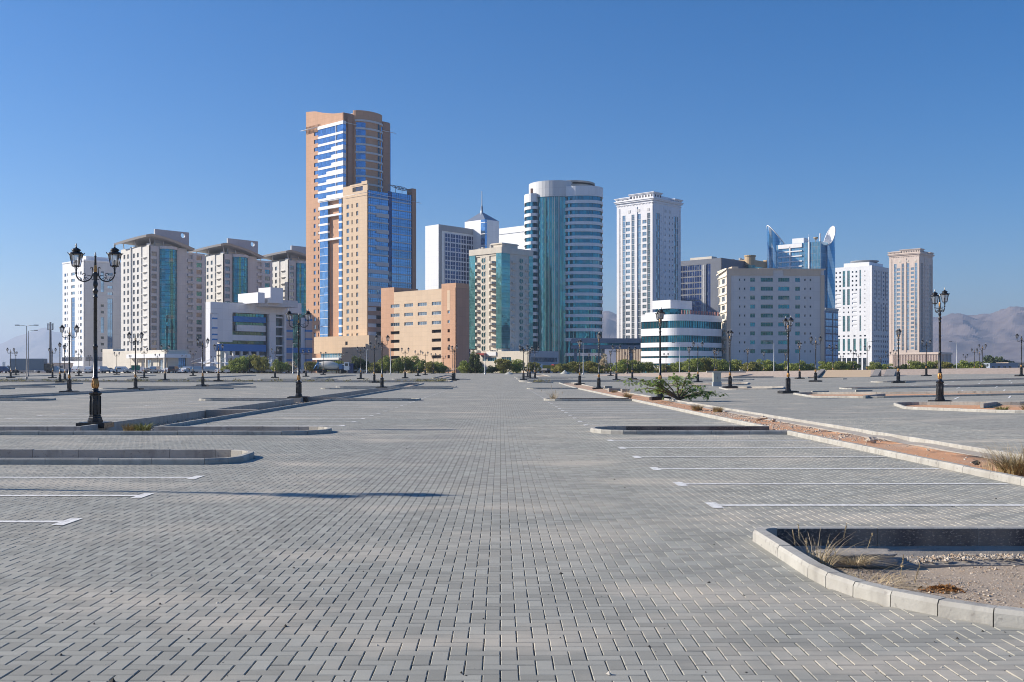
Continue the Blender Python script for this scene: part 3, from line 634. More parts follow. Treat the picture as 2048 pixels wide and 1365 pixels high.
# ---------------------------------------------------------------- plain steel street lights, mast
M_STEEL = plain('galvanised_steel', (.42, .43, .44), .45, .5); M_STEELD = plain('weathered_steel', (.16, .16, .17), .5, .3)
def street_light(px, top, base_d, lab, arm=1, double=False, mat=None):
    x = at(px, base_d); z = gzf(x, base_d); h = HC + (HY - top) / F * base_d - z; mat = mat or M_STEEL
    t = empty('street_light', (x, base_d, z), 0, lab, 'street light', 'plain steel street lights')
    m = MB(); m.lathe([(.16, 0), (.16, .35), (.1, .4), (.05, h)], 10); m.build('pole', mat, t)
    for s in ((-1, 1) if double else (arm,)):
        m = MB(); m.tube([(0, 0, h - .05), (s * .7, 0, h + .05), (s * 1.4, 0, h + .1)], .035, 6); a = m.build('arm', mat, t)
        m = MB(); m.box(*sorted((s * 1.2, s * 1.9)), -.14, .14, h + .03, h + .17); m.build('lamp_head', M_STEELD, a)
street_light(53.3, 652, 175, 'tall dark double-armed street light before the hazy hill', double=True, mat=M_STEELD)
street_light(56.8, 662, 215, 'tall street light just behind the double-armed one', 1, mat=M_STEELD)
street_light(586, 688, 275, 'plain pale pole light beside the sparse roadside tree', 1)
street_light(781, 697, 262, 'slim pale pole light before the parking block shadow', -1)
street_light(733, 700, 272, 'slim pole light right of the small parked van', 1)
street_light(970, 702, 255, 'slim pole light before the dark red shop canopy', 1)
street_light(1166.5, 685, 255, 'pale pole light before the round banded tower', -1)
street_light(1359, 686.5, 262, 'pale pole light before the round white offices', -1)
street_light(1548, 684.5, 255, 'bright pale pole light before the beige slab', -1)
street_light(1913, 684, 275, 'pale pole light alone before the mountains', -1)
street_light(1734.5, 684, 300, 'thick grey pole light right of the white punched tower', 1, mat=M_STEELD)
x = at(100.8, 400); z = 1.4; t = empty('telecom_mast', (x, 400, z), 0, 'grey telecom mast with ring of antennas before the hill', 'mast')
h = HC + (HY - 645) / F * 400 - z; m = MB(); m.lathe([(.55, 0), (.5, h * .3), (.36, h)], 10); m.build('pole', M_STEELD, t)
m = MB()
for zz in (h - 1.0, h - 2.6): m.tube([(1.0 * cos(k * pi / 6), 1.0 * sin(k * pi / 6), zz) for k in range(13)], .06, 5)
m.build('platform', M_STEELD, t)
for k in range(6):
    a = k * pi / 3; m = MB(); m.box(1.0 * cos(a) - .13, 1.0 * cos(a) + .13, 1.0 * sin(a) - .1, 1.0 * sin(a) + .1, h - 2.9, h - .4); m.build('antenna', plain('antenna_grey', (.4, .4, .4)), t)

# ---------------------------------------------------------------- foliage
def leaf_cloud(blobs, n, size, rng, flat=0.0, dens_in=.55):
    """many leaf-sized faces filling ellipsoid clumps (x, y, z, rx, ry, rz)"""
    w = np.array([b[3] * b[4] * b[5] for b in blobs]) ** .8; w /= w.sum(); k = rng.choice(len(blobs), n, p=w); B = np.array(blobs)[k]
    u = rng.normal(size=(n, 3)); u /= np.linalg.norm(u, axis=1)[:, None]; r = rng.random(n) ** (1 / 3 * dens_in); r *= 1 + rng.normal(0, .09, n)
    c = B[:, :3] + u * B[:, 3:6] * r[:, None]
    a = rng.normal(size=(n, 3)); a[:, 2] *= (1 - flat); a /= np.linalg.norm(a, axis=1)[:, None]; b = np.cross(a, rng.normal(size=(n, 3))); b /= np.linalg.norm(b, axis=1)[:, None]
    s = size * rng.uniform(.5, 1.3, n)[:, None]; V = np.stack([c - a * s, c + b * s * .5, c + a * s, c - b * s * .5], 1).reshape(-1, 3)
    hue = (rng.random(len(blobs))[k] * .6 + rng.random(n) * .4)
    return V, np.arange(n * 4).reshape(-1, 4), hue
L_GREEN = leaf_mat('leaf_green', (.15, .21, .045), (.42, .46, .12)); L_OLIVE = leaf_mat('leaf_olive', (.18, .19, .05), (.44, .40, .12)); L_DARK = leaf_mat('leaf_dark', (.05, .08, .03), (.14, .18, .06))
L_DRY = leaf_mat('leaf_dry', (.42, .33, .19), (.66, .54, .35), .1); L_PROS = leaf_mat('leaf_feathery', (.10, .18, .04), (.32, .42, .12)); L_FAR = leaf_mat('leaf_far', (.06, .075, .035), (.10, .12, .05))
M_BARK = plain('bark', (.17, .13, .09), .9, var=.3, scale=5)
def tree_mesh(seed, mat, n=2600, w=1.0):
    rng = np.random.default_rng(seed); bl = []
    for q in range(rng.integers(13, 19)):
        a = rng.random() * 6.28; rr = rng.random() ** .6 * 1.0; z = .25 + rng.random() * .55; s = rng.uniform(.2, .42) * (1.15 - .45 * z)
        bl.append((rr * cos(a) * .8 * (1.12 - z * .55), rr * sin(a) * .8 * (1.12 - z * .55), z + .04, s * 1.05, s * 1.05, s * .5))
    bl += [(0, 0, .45, .5, .5, .3)]
    V, Q, h = leaf_cloud(bl, n, .068, rng); me = np_mesh('crown', V, Q, [mat], None, {'rnd': h})
    m = MB(); m.tube([(0, 0, -.05), (.02, .01, .2), (0, .02, .4)], [.05, .038, .025], 7)
    for q in range(5):
        a = rng.random() * 6.28; m.tube([(0, 0, rng.uniform(.08, .25)), (.22 * cos(a), .22 * sin(a), .42), (.5 * cos(a), .5 * sin(a), rng.uniform(.55, .8))], [.028, .018, .008], 5)
    return me, m.mesh('trunk', M_BARK)
TV = {'g': [tree_mesh(i, L_GREEN) for i in range(4)], 'o': [tree_mesh(10 + i, L_OLIVE) for i in range(3)], 'd': [tree_mesh(20 + i, L_DARK) for i in range(2)], 'f': [tree_mesh(30 + i, L_FAR, 1400) for i in range(2)], 's': [tree_mesh(40, L_DRY, 700)]}
TREES = [(466, 718, 40, 'g'), (487, 710, 46, 'g'), (507, 706, 46, 'o'), (524, 710, 36, 'o'), (562, 717, 36, 'g'), (585, 723, 26, 's'), (623, 722, 34, 'o'), (673, 721, 42, 'g'), (712, 712, 34, 'd'), (727, 716, 26, 'd'), (751, 722, 36, 'o'), (771, 712, 42, 'g'), (797, 714, 42, 'g'),
    (822, 711, 36, 'g'), (838, 717, 34, 'g'), (860, 721, 34, 'o'), (879, 723, 34, 'g'), (897, 735, 22, 's'), (940, 720, 46, 'g'), (951, 700, 24, 'd'), (984, 731, 30, 'd'), (1007, 716, 40, 'o'), (1032, 718, 38, 'g'), (1066, 722, 30, 'o'), (1126, 725, 38, 'o'), (1154, 722, 42, 'o'), (1184, 721, 44, 'o'), (1208, 706, 24, 's'),
    (1217, 725, 34, 'g'), (1243, 720, 42, 'g'), (1266, 718, 42, 'g'), (1297, 723, 34, 'g'), (1328, 727, 28, 'o'), (1358, 722, 40, 'g'), (1384, 716, 42, 'g'), (1413, 712, 46, 'o'), (1442, 717, 42, 'g'), (1474, 719, 42, 'g'), (1503, 721, 38, 'o'), (1534, 718, 42, 'g'),
    (1562, 721, 40, 'g'), (1594, 720, 38, 'g'), (1618, 727, 26, 'g'), (1650, 722, 36, 'g'), (1680, 722, 38, 'g'), (1704, 722, 34, 'g'), (1747, 723, 34, 'g'), (1770, 727, 32, 'g'), (1806, 728, 34, 'd'), (1831, 720, 34, 'g'), (1860, 721, 38, 'g'), (1889, 722, 38, 'o'), (1926, 719, 40, 'g'), (1950, 722, 34, 'g'), (1966, 727, 20, 'd')]
FAR_T = [(14, 731, 14), (27, 729, 16), (37, 727, 18), (60, 730, 18), (74, 729, 18), (85, 730, 16), (107, 725, 14), (118, 729, 16), (66, 726, 12)]
tz = {}
def put_tree(px, top, w, k, d, nm='tree', grp='bushy roadside trees'):
    cr, tr = random.choice(TV[k]); x = at(px, d); z = gzf(x, d) if d < 284 else 1.35; h = HC + (HY - top) / F * d - z; s = w / F * d / 2
    o = empty(nm, (x, d, z - .03)); o.rotation_euler.z = random.random() * 6.28; o.scale = (s * 1.02, s * 1.02, h * 1.02); link('crown', cr, o); link('trunk', tr, o)
    tz.setdefault((zone(px), nm), []).append((px, o, k, w, grp))
for px, top, w, k in TREES: put_tree(px, top, w * 1.18, k, 287 + random.uniform(-3, 5) if not 640 < px < 700 else 300)
for px, top, w in FAR_T: put_tree(px, top, w, 'f', 640, grp='far-off trees on the horizon')
put_tree(1981, 711, 62, 'd', 520); put_tree(2011, 716, 48, 'd', 560)
kn = {'g': 'bushy green', 'o': 'olive yellow-green', 'd': 'dark dense', 'f': 'small hazy', 's': 'sparse brownish'}
for (zn, nm), L in tz.items():
    L.sort(key=lambda t: t[0])
    for i, (px, o, k, w, grp) in enumerate(L):
        same = [t for t in L if t[2] == k]
        if len(same) == 1: s = f'{kn[k]} tree growing in front of {zn}'
        else:
            j = [t[1] for t in same].index(o); s = f'{kn[k]} tree before {zn}, {ORD[j]} of {len(same)} counted from left'
        tag(o, s, 'tree', grp)

# big feathery bush in the median
def prosopis():
    bx, by = 10.2 - .6, 60.5; root = empty('bush', (bx, by, -.02), 0, 'big feathery green bush drooping over the sandy median around a lamp post', 'bush')
    rng = np.random.default_rng(5); VV = []; HH = []; br = MB()
    ends = [(-3.2, 1.75), (-2.6, 1.55), (-2.2, 1.0), (-1.2, 1.75), (.2, 1.95), (.6, 2.05), (1.6, 2.1), (1.9, 1.6), (2.5, .9), (3.4, .75), (3.9, .62), (1.2, .8), (-.8, .8), (2.9, .5), (2.2, 1.25), (1.8, .45), (-1.7, 1.5)]
    for ex, ez in ends:
        ex *= .88 if ex < 0 else .74; ez *= .68
        ey = rng.uniform(-1.3, 1.3); pts = []; n = 12
        for q in range(n + 1):
            t = q / n; pts.append(Vector((.55 + (ex - .55) * t + rng.normal(0, .03), ey * t + rng.normal(0, .03), .1 + ez * sin(min(1, t * 1.25) * pi / 2) * 1.0 - .35 * max(0, t - .7) ** 1.0)))
        br.tube(pts, [.045 * (1 - q / n) + .006 for q in range(n + 1)], 5)
        for q in range(4, n + 1):
            for w in range(5):
                p = pts[q] + Vector(rng.normal(0, .13, 3) * np.array([1.3, 1, .35])); dr = Vector((rng.normal(), rng.normal(), rng.normal(-.5, .35))).normalized(); L = rng.uniform(.14, .34)
                sd = dr.cross(Vector((0, 0, 1)) + Vector(rng.normal(0, .4, 3))).normalized()
                for u in range(8):
                    c = p + dr * L * u / 8
                    for sg in (-1, 1):
                        e = c + sd * sg * .055 + dr * .012; wv = dr * .011; VV += [c - wv, e - wv, e + wv, c + wv]; HH.append(rng.random())
    V = np.array([tuple(v) for v in VV]); me = np_mesh('foliage', V, np.arange(len(V)).reshape(-1, 4), [L_PROS], None, {'rnd': np.array(HH)})
    link('foliage', me, root); br.build('branch', M_BARK, root)
prosopis()

def tuft_mesh(name, seed, n, hgt, spread, mat, lean=.35, wid=.006, plume=0):
    rng = np.random.default_rng(seed); V = []; H = []
    for q in range(n):
        a = rng.random() * 6.28; r0 = rng.random() ** .5 * spread * .3; h = hgt * rng.uniform(.45, 1.1); ln = lean * rng.uniform(.2, 1.6) * h
        b = np.array([r0 * cos(a), r0 * sin(a), 0]); d = np.array([cos(a + rng.normal(0, .6)), sin(a + rng.normal(0, .6)), 0]); sd = np.array([-d[1], d[0], 0]) * wid; prev = b
        for u in range(1, 5):
            t = u / 4; p = b + d * ln * t ** 1.8 + np.array([0, 0, h * (t - .28 * lean * t * t)]); w0 = sd * (1 - (u - 1) / 4.3); w1 = sd * (1 - u / 4.3)
            V += [prev - w0, prev + w0, p + w1, p - w1]; H.append(rng.random()); prev = p
        if q < plume:
            for u in range(46):
                t = rng.random(); c = prev + (d * .25 + np.array([0, 0, .9])) * .16 * t; e = rng.normal(0, .5, 3) + np.array([0, 0, 1.3]); e /= np.linalg.norm(e); e = e * .016; f = rng.normal(0, .0025, 3)
                V += [c - e, c + f, c + e, c - f]; H.append(rng.random())
    V = np.array(V); return np_mesh(name, V, np.arange(len(V)).reshape(-1, 4), [mat], None, {'rnd': np.array(H)})
def tuft(x, y, me, z, s=1, lab=None, cat='grass tuft', grp=None, name='grass_tuft'):
    o = link(name, me); o.location = (x, y, z); o.scale = (s, s, s); o.rotation_euler.z = random.random() * 6.28; tag(o, lab, cat, grp); return o
g1 = tuft_mesh('dry_grass', 1, 110, .5, .35, L_DRY, .9, .004, 6); g2 = tuft_mesh('dry_grass', 2, 260, .26, .6, L_DRY, 2.2, .004, 2)
g3 = tuft_mesh('weed', 3, 260, .22, .5, leaf_mat('weed_green', (.12, .14, .04), (.30, .30, .12), .1), .8, .008); g4 = tuft_mesh('dry_weed', 4, 300, .28, .55, leaf_mat('weed_dry', (.20, .15, .07), (.42, .34, .18), .1), .9, .007)
S0 = -.24
tuft(2.98, 9.95, g1, S0, .95, 'tall dry grass with plumes in the corner of the nearest island')
tuft(3.22, 9.2, g2, S0, 1.15, 'flattened straw-coloured grass beside the kerb of the nearest island')
tuft(3.32, 9.95, g2, S0 + .1, .75, 'small dry grass tuft leaning over the concrete lump')
tuft(4.55, 8.2, g3, S0, .9, 'low green weed at the right edge of the nearest island')
tuft(4.62, 7.85, g4, S0, .8, 'wiry dry weed beside the green one near the curved kerb')
# orange-brown heap
rng = np.random.default_rng(3); V, Q, h = leaf_cloud([(0, 0, .015, .2, .13, .035), (.04, .02, .035, .09, .07, .03)], 1500, .018, rng)
o = link('dead_plant', np_mesh('dead_plant', V, Q, [leaf_mat('rust_leaf', (.26, .11, .03), (.50, .25, .09), .1)], None, {'rnd': h})); o.location = (3.72, 8.95, S0 + .03); tag(o, 'flat heap of rusty brown dead leaves on the gravel of the nearest island', 'dead plant')
# rough concrete in the near island
def rock_mesh(name, sx, sy, sz, seed, mat, n=9, rough=.12, p=4.5):
    mb = MB(); rng = random.Random(seed); ph = Vector((seed * 3.1, 0, 0)); V = []; 
    for j in range(n + 1):
        for i in range(2 * n):
            th = pi * j / n; a = pi * i / n; x, y, z = sin(th) * cos(a), sin(th) * sin(a), cos(th)
            k = (abs(x) ** p + abs(y) ** p + abs(z) ** p) ** (-1 / p); v = Vector((x * k, y * k, z * k)); r = 1 + rough * noise.noise(v * 1.6 + ph) * 2 + rough * .6 * noise.noise(v * 5 + ph)
            V.append((v.x * sx * r, v.y * sy * r, v.z * sz * r))
    m = 2 * n; mb.add(V, [(j * m + i, (j + 1) * m + i, (j + 1) * m + (i + 1) % m, j * m + (i + 1) % m) for j in range(n) for i in range(m)], 0, False)
    return mb.mesh(name, mat)
r = link('concrete_lump', rock_mesh('concrete_lump', .35, .16, .06, 4, M_CONC, 34, .07, 16)); r.location = (3.42, 10.22, -.13); tag(r, 'crumbling concrete lump under the back kerb of the nearest island', 'concrete lump')
m = MB(); n = 26
for i in range(n):
    x0, x1 = 2.7 + 4.9 * i / n, 2.7 + 4.9 * (i + 1) / n; j = [noise.noise(Vector((x0 * 1.7, 0, 0))) * .03, noise.noise(Vector((x1 * 1.7, 0, 0))) * .03]
    m.add([(x0, 10.12 + j[0], -.4), (x1, 10.12 + j[1], -.4), (x1, 10.12 + j[1], -.185 + j[1] * .4), (x0, 10.12 + j[0], -.185 + j[0] * .4), (x1, 10.42, -.15 - j[1]), (x0, 10.42, -.15 - j[0]), (x1, 10.56, -.06 + j[1] * .8), (x0, 10.56, -.06 + j[0] * .8)], [(0, 1, 2, 3), (3, 2, 4, 5), (5, 4, 6, 7)])
tag(m.build('kerb_footing', M_CONC), kind='structure')
m = MB()
for i in range(80):
    y0, y1 = 11 + 1.3 * i, 11 + 1.3 * (i + 1); j = [noise.noise(Vector((y0 * .7, 5, 0))) * .05, noise.noise(Vector((y1 * .7, 5, 0))) * .05]
    m.add([(9.5 + j[0], y0, -.2), (9.5 + j[1], y1, -.2), (9.54 + j[1], y1, -.015 + j[1]), (9.54 + j[0], y0, -.015 + j[0]), (9.78, y1, .03 + j[1]), (9.78, y0, .03 + j[0])], [(0, 1, 2, 3), (3, 2, 4, 5)])
tag(m.build('kerb_footing', M_CONC), kind='structure')
# gravel: too many to count
def gravel(name, poly, n, s0, s1, z, seed, mats, lab=None):
    rng = np.random.default_rng(seed); xs = [p[0] for p in poly]; ys = [p[1] for p in poly]; P = []
    X = rng.uniform(min(xs), max(xs), n * 3); Y = rng.uniform(min(ys), max(ys), n * 3); k = inside_np(poly, X, Y); X, Y = X[k][:n], Y[k][:n]; n = len(X)
    base = np.array([(1, 0, 0), (0, 1, 0), (-1, 0, 0), (0, -1, 0), (0, 0, 1), (0, 0, -1)], float); F8 = np.array([(0, 1, 4), (1, 2, 4), (2, 3, 4), (3, 0, 4), (1, 0, 5), (2, 1, 5), (3, 2, 5), (0, 3, 5)])
    s = s0 + (s1 - s0) * rng.random(n) ** 4; V = base[None] * rng.uniform(.55, 1.3, (n, 6, 1)) * s[:, None, None] * np.array([1, 1, .7]); a = rng.random(n) * 6.28; ca, sa = np.cos(a), np.sin(a)
    Vx = V[:, :, 0] * ca[:, None] - V[:, :, 1] * sa[:, None]; Vy = V[:, :, 0] * sa[:, None] + V[:, :, 1] * ca[:, None]
    zz = np.array([z + .05 * (noise.noise(Vector((x * .9, y * .9, 3))) + .4) for x, y in zip(X, Y)])
    V = np.stack([Vx + X[:, None], Vy + Y[:, None], V[:, :, 2] + zz[:, None]], 2).reshape(-1, 3); Q = (F8[None] + (np.arange(n) * 6)[:, None, None]).reshape(-1, 3)
    o = link(name, np_mesh(name, V, Q, mats, np.repeat(rng.integers(0, len(mats), n), 8))); tag(o, kind='stuff')
SM = [plain('stone_pale', (.56, .48, .38), .9), plain('stone_brown', (.40, .30, .21), .9), plain('stone_grey', (.36, .32, .27), .9)]
gravel('gravel', [(2.65, 10.1), (2.65, 8.4), (3.3, 7.0), (7.4, 6.6), (7.4, 10.1)], 16000, .0035, .016, -.218, 1, SM)
gravel('gravel', [(7.75, 13), (9.5, 13), (9.5, 26), (7.75, 26)], 500, .008, .03, -.07, 2, SM)
gravel('gravel', [(7.75, 26), (9.5, 26), (9.5, 48), (7.75, 48)], 2600, .012, .06, -.07, 5, SM)
gravel('gravel', [(7.75, 48), (9.5, 48), (9.5, 75), (7.75, 75)], 900, .012, .055, -.07, 2, SM)
gravel('gravel', [(-12, 30.6), (-9.9, 30.6), (-9.9, 70), (-12, 70)], 2500, .015, .05, -.16, 3, SM)
gravel('gravel', [(3.9, 10.14), (3.9, 10.5), (7.5, 10.5), (7.5, 10.14)], 2600, .006, .03, -.165, 8, SM)
# stones and debris lying in the median
DEB = [(8.9, 25.5, .22, .1, .09, 'pale broken stone lying on the orange sand'), (9.1, 22.6, .07, .05, .04, 'small white stone on the orange sand strip'), (9.15, 37.5, .32, .12, .09, 'broken pale concrete piece amid the median rubble'),
       (9.3, 36.2, .14, .1, .07, 'small broken block near the pale concrete piece'), (8.6, 19.2, .1, .06, .05, 'blackened lump on the orange sand'), (8.75, 19.5, .07, .05, .04, 'smaller blackened lump on the orange sand')]
for i, (x, y, a, b, c, lab) in enumerate(DEB):
    r = link('stone', rock_mesh('stone', a * .62, b * .7, c * .62, i + 20, SM[0] if i < 4 else plain('char', (.04, .035, .03), .9), 5, .38)); r.location = (x, y, -.02 + c * .6); r.rotation_euler = (.2, .1, i * 1.3); tag(r, lab, 'stone', 'loose stones and lumps in the sandy median')
for px, py, w, lab in ((1216, 779, .75, 'low dark concrete block nearest the far lamp in the median'), (1250, 786.5, .62, 'dark concrete cube lying left of the feathery bush'), (1228, 784.5, 1.0, 'long concrete kerb piece lying on the median sand')):
    d = HC * F / (py - HY); m = MB(); m.box(-w / 2, w / 2, -.25, .25, 0, .32); b = m.build('concrete_block', M_CONC); b.location = (at(px, d), d, .0); b.rotation_euler = (0, .02, .15); mod = b.modifiers.new('b', 'BEVEL'); mod.width = .02; tag(b, lab, 'concrete block', 'concrete blocks left in the median')
for i, (x, y, w, lab) in enumerate(((-10.95, 43.0, 2.0, 'grey concrete cross wall in the median right of the nearest lamp post'), (-10.95, 64.8, 1.9, 'grey concrete cross wall behind the second tall lamp post'))):
    m = MB(); m.box(-w / 2, w / 2, 0, .6, -.3, .13); b = m.build('concrete_wall', M_CONC); b.location = (x, y, 0); tag(b, lab, 'concrete wall')
# weeds
big = tuft_mesh('dry_bush', 8, 620, .55, 2.0, leaf_mat('bush_dry', (.38, .30, .17), (.70, .58, .38), .1), 1.0, .0035, 0)
tuft(8.95, 18.0, big, -.02, 1.25, 'wiry dry bush on the median at the right edge of the view', 'bush', name='bush')
tuft(8.4, 17.3, g4, 0, 1.5, 'rusty low brush at the foot of the wiry bush', 'weed', name='weed'); tuft(8.9, 16.9, g4, 0, 1.6, 'brown low brush by the near right kerb', 'weed', name='weed')
wi = 0
WE = [(8.7, 47, g4, 1.3, 'dry brown weed clump right of the feathery bush'), (9.2, 45, g4, 1.2, 'second brown clump on the rubble right of the bush'), (8.4, 70, g4, 1.4, 'straw weed beside the dark concrete blocks'), (8.9, 75, g1, 1.6, 'tall straw weed left of the concrete blocks'), (9.2, 86, g4, 1.2, 'brown weed between two lamp posts in the median'),
      (-9.95 - .6, 31.3, g3, 1.5, 'grey green weed at the foot of the nearest lamp post'), (-11, 31.5, g4, 1.1, 'low dry weed behind the nearest lamp post plate'), (3.1, 62.4, g1, 1.7, 'thin reddish dry weed on the narrow far island'), (21, 42, g4, 1.8, 'straw weed beside the lamp on the right island'), (23, 41, g4, 1.6, 'next straw weed on the right island'), (26, 42, g3, 1.8, 'greenish weed on the right island'), (20.3, 43, g3, 1.4, 'green weed hugging the right island lamp')]
for x, y, g, s, lab in WE: tuft(x, y, g, gzf(x, y) - (.08 if x < 0 or x > 10 else .03), s, lab, 'weed', 'weeds growing in the islands', name='weed')
def weed_field(name, boxes, n, seed):
    rng = np.random.default_rng(seed); VV = []; HH = []
    for x0, x1, y0, y1, k in boxes:
        for q in range(k):
            x, y = rng.uniform(x0, x1), rng.uniform(y0, y1); r = rng.uniform(.25, .8); V, Q, h = leaf_cloud([(x, y, gzf(x, y) + .05, r, r, r * rng.uniform(.4, .8))], 60, .09, rng); VV.append(V); HH.append(h)
    V = np.concatenate(VV); o = link(name, np_mesh(name, V, np.arange(len(V)).reshape(-1, 4), [leaf_mat('weed_far', (.13, .13, .05), (.33, .30, .15), .1)], None, {'rnd': np.concatenate(HH)})); tag(o, kind='stuff')
weed_field('undergrowth', [(-75, -64, 147, 156, 26), (-64, -8, 147, 156, 90), (-12, -7.6, 147, 156, 16), (4, 6.5, 141, 142.6, 8), (-115, -75, 147, 156, 20)], 0, 6)

def hedge(name, runs, seed):
    rng = np.random.default_rng(seed); VV = []; HH = []
    for x0, x1, y, hh, n in runs:
        for q in range(n):
            x = at(rng.uniform(x0, x1), y) ; yy = y + rng.normal(0, .8); r = rng.uniform(.5, 1.1); h = hh * rng.uniform(.6, 1.2); V, Q, hu = leaf_cloud([(x, yy, 1.42 + h * .5, r, r, h * .55)], 170, .13, rng); VV.append(V); HH.append(hu * .5 + rng.random() * .4)
    V = np.concatenate(VV); o = link(name, np_mesh(name, V, np.arange(len(V)).reshape(-1, 4), [L_GREEN], None, {'rnd': np.concatenate(HH)})); tag(o, kind='stuff')
hedge('shrubbery', [(742, 892, 292, 1.3, 42), (925, 1045, 292, 1.1, 30), (1120, 1205, 292, 1.3, 24), (1225, 1445, 293, 1.5, 70), (1445, 1720, 293, 1.6, 90), (1740, 1970, 293, 1.4, 70), (450, 540, 300, 1.2, 18)], 4)
# ---------------------------------------------------------------- vehicles
def paint(name, col, metal=.1):
    if name in MATS: return MATS[name]
    s = NT(name); n = s.noise(s.obj(), 3, 3); s.P(Base_Color=s.mix(s.math('MULTIPLY', n, .35), col, tuple(c * .7 + .05 for c in col)), Roughness=.28, Metallic=metal); s.b.inputs['Coat Weight'].default_value = .5; MATS[name] = s.mat; return s.mat
M_TYRE = plain('tyre', (.02, .02, .02), .9); M_CARGL = glass('car_glass', (.05, .06, .07), .6, .6, .05, .3, .1, .01, 0); M_LAMP = plain('headlight', (.7, .7, .7), .2); M_TAIL = plain('tail_light', (.35, .02, .02), .3)
PAINTS = {'white': paint('paint_white', (.8, .8, .79)), 'silver': paint('paint_silver', (.5, .5, .5), .5), 'grey': paint('paint_grey', (.15, .16, .18), .4), 'black': paint('paint_black', (.02, .02, .022)), 'red': paint('paint_red', (.3, .02, .02)), 'blue': paint('paint_blue', (.05, .09, .2)), 'gold': paint('paint_gold', (.42, .37, .27), .4)}
CARP = {}
def car_meshes(kind, col):
    if (kind, col) in CARP: return CARP[(kind, col)]
    if kind == 'sedan':
        L, W, prof, gl = 4.6, .9, [(-2.3, .35), (-2.3, .75), (-2.15, .92), (-1.35, .98), (-.75, 1.40), (.35, 1.45), (1.1, .98), (2.1, .82), (2.3, .6), (2.3, .32)], [(-1.15, 1.04), (-.72, 1.30), (.3, 1.34), (.85, 1.04)]
    elif kind == 'suv':
        L, W, prof, gl = 4.7, .95, [(-2.35, .42), (-2.35, 1.1), (-2.2, 1.7), (-2.0, 1.8), (.3, 1.82), (.95, 1.2), (2.15, 1.05), (2.35, .8), (2.35, .42)], [(-2.0, 1.28), (-1.9, 1.6), (.2, 1.62), (.65, 1.28)]
    else:
        L, W, prof, gl = 5.2, .95, [(-2.6, .45), (-2.6, 1.0), (-.9, 1.02), (-.8, 1.72), (.5, 1.75), (1.1, 1.15), (2.4, 1.05), (2.6, .8), (2.6, .45)], [(-.7, 1.2), (-.68, 1.62), (.45, 1.65), (.9, 1.2)]
    m = MB(); n = len(prof); vs = []
    for y, k in ((-W, 0), (-W * .97, 1), (W * .97, 1), (W, 0)):
        for x, z in prof: tuck = .12 if z > 1.2 or (kind == 'sedan' and z > 1.1) else 0; vs.append((x * (1 if k == 0 else 1), y * (1 - tuck) if k == 0 else y * (1 - tuck), z + (.03 if k and z > .9 else 0)))
    fs = [(a * n + i, a * n + (i + 1) % n, (a + 1) * n + (i + 1) % n, (a + 1) * n + i) for a in range(3) for i in range(n)] + [tuple(reversed(range(n))), tuple(range(3 * n, 4 * n))]
    m.add(vs, fs, 0, False); body = m.mesh('body', PAINTS[col])
    m = MB()
    for sy in (-1, 1):
        y = sy * (W * .88 + .012); y2 = sy * (W * 1.0 + .0)
        p = [(x, (sy * (W * .885 + .015) if z > 1.2 or (kind == 'sedan' and z > 1.1) else sy * (W + .006)), z) for x, z in gl]; m.add(p, [(0, 1, 2, 3)])
    b0, b1 = gl[-1], gl[-2]; x0 = b0[0] + (.14 if kind != 'sedan' else .12); m.add([(x0 + .03, -W * .8, b0[1] + .02), (x0 + .03, W * .8, b0[1] + .02), (b1[0] + .10, W * .74, b1[1] + .02), (b1[0] + .10, -W * .74, b1[1] + .02)], [(0, 1, 2, 3)])
    a0, a1 = gl[0], gl[1]; m.add([(a0[0] - .16, -W * .8, a0[1] + .04), (a0[0] - .16, W * .8, a0[1] + .04), (a1[0] - .10, W * .74, a1[1] + .02), (a1[0] - .10, -W * .74, a1[1] + .02)], [(3, 2, 1, 0)]); win = m.mesh('window', M_CARGL)
    m = MB(); m.M = Matrix.Rotation(pi / 2, 4, 'X'); m.lathe([(.2, -.1), (.33, -.1), (.34, 0), (.33, .1), (.2, .1)], 14, 0, smooth=False); m.lathe([(.001, -.085), (.2, -.085), (.2, .085), (.001, .085)], 10, 1, smooth=False, caps=False); wh = m.mesh('wheel', [M_TYRE, M_STEEL])
    m = MB(); m.box(-.03, .03, -.18, .18, -.07, .07); hl = m.mesh('headlight', M_LAMP); m = MB(); m.box(-.03, .03, -.14, .14, -.1, .1); tl = m.mesh('tail_light', M_TAIL)
    CARP[(kind, col)] = (body, win, wh, hl, tl, L, W); return CARP[(kind, col)]
def car(x, y, z, rz, kind, col, label, grp='cars parked along the far edge'):
    b, w, wh, hl, tl, L, W = car_meshes(kind, col); o = empty('parked_car', (x, y, z), rz, label, 'pickup' if kind == 'pickup' else 'car', grp); link('body', b, o); link('window', w, o)
    for sx in (-1.4, 1.42):
        for sy in (-W + .08, W - .08): q = link('wheel', wh, o); q.location = (sx, sy, .34)
    for sy in (-W + .28, W - .28):
        q = link('headlight', hl, o); q.location = (L / 2, sy, .72 if kind == 'sedan' else .9); q = link('tail_light', tl, o); q.location = (-L / 2, sy, .78 if kind == 'sedan' else 1.0)
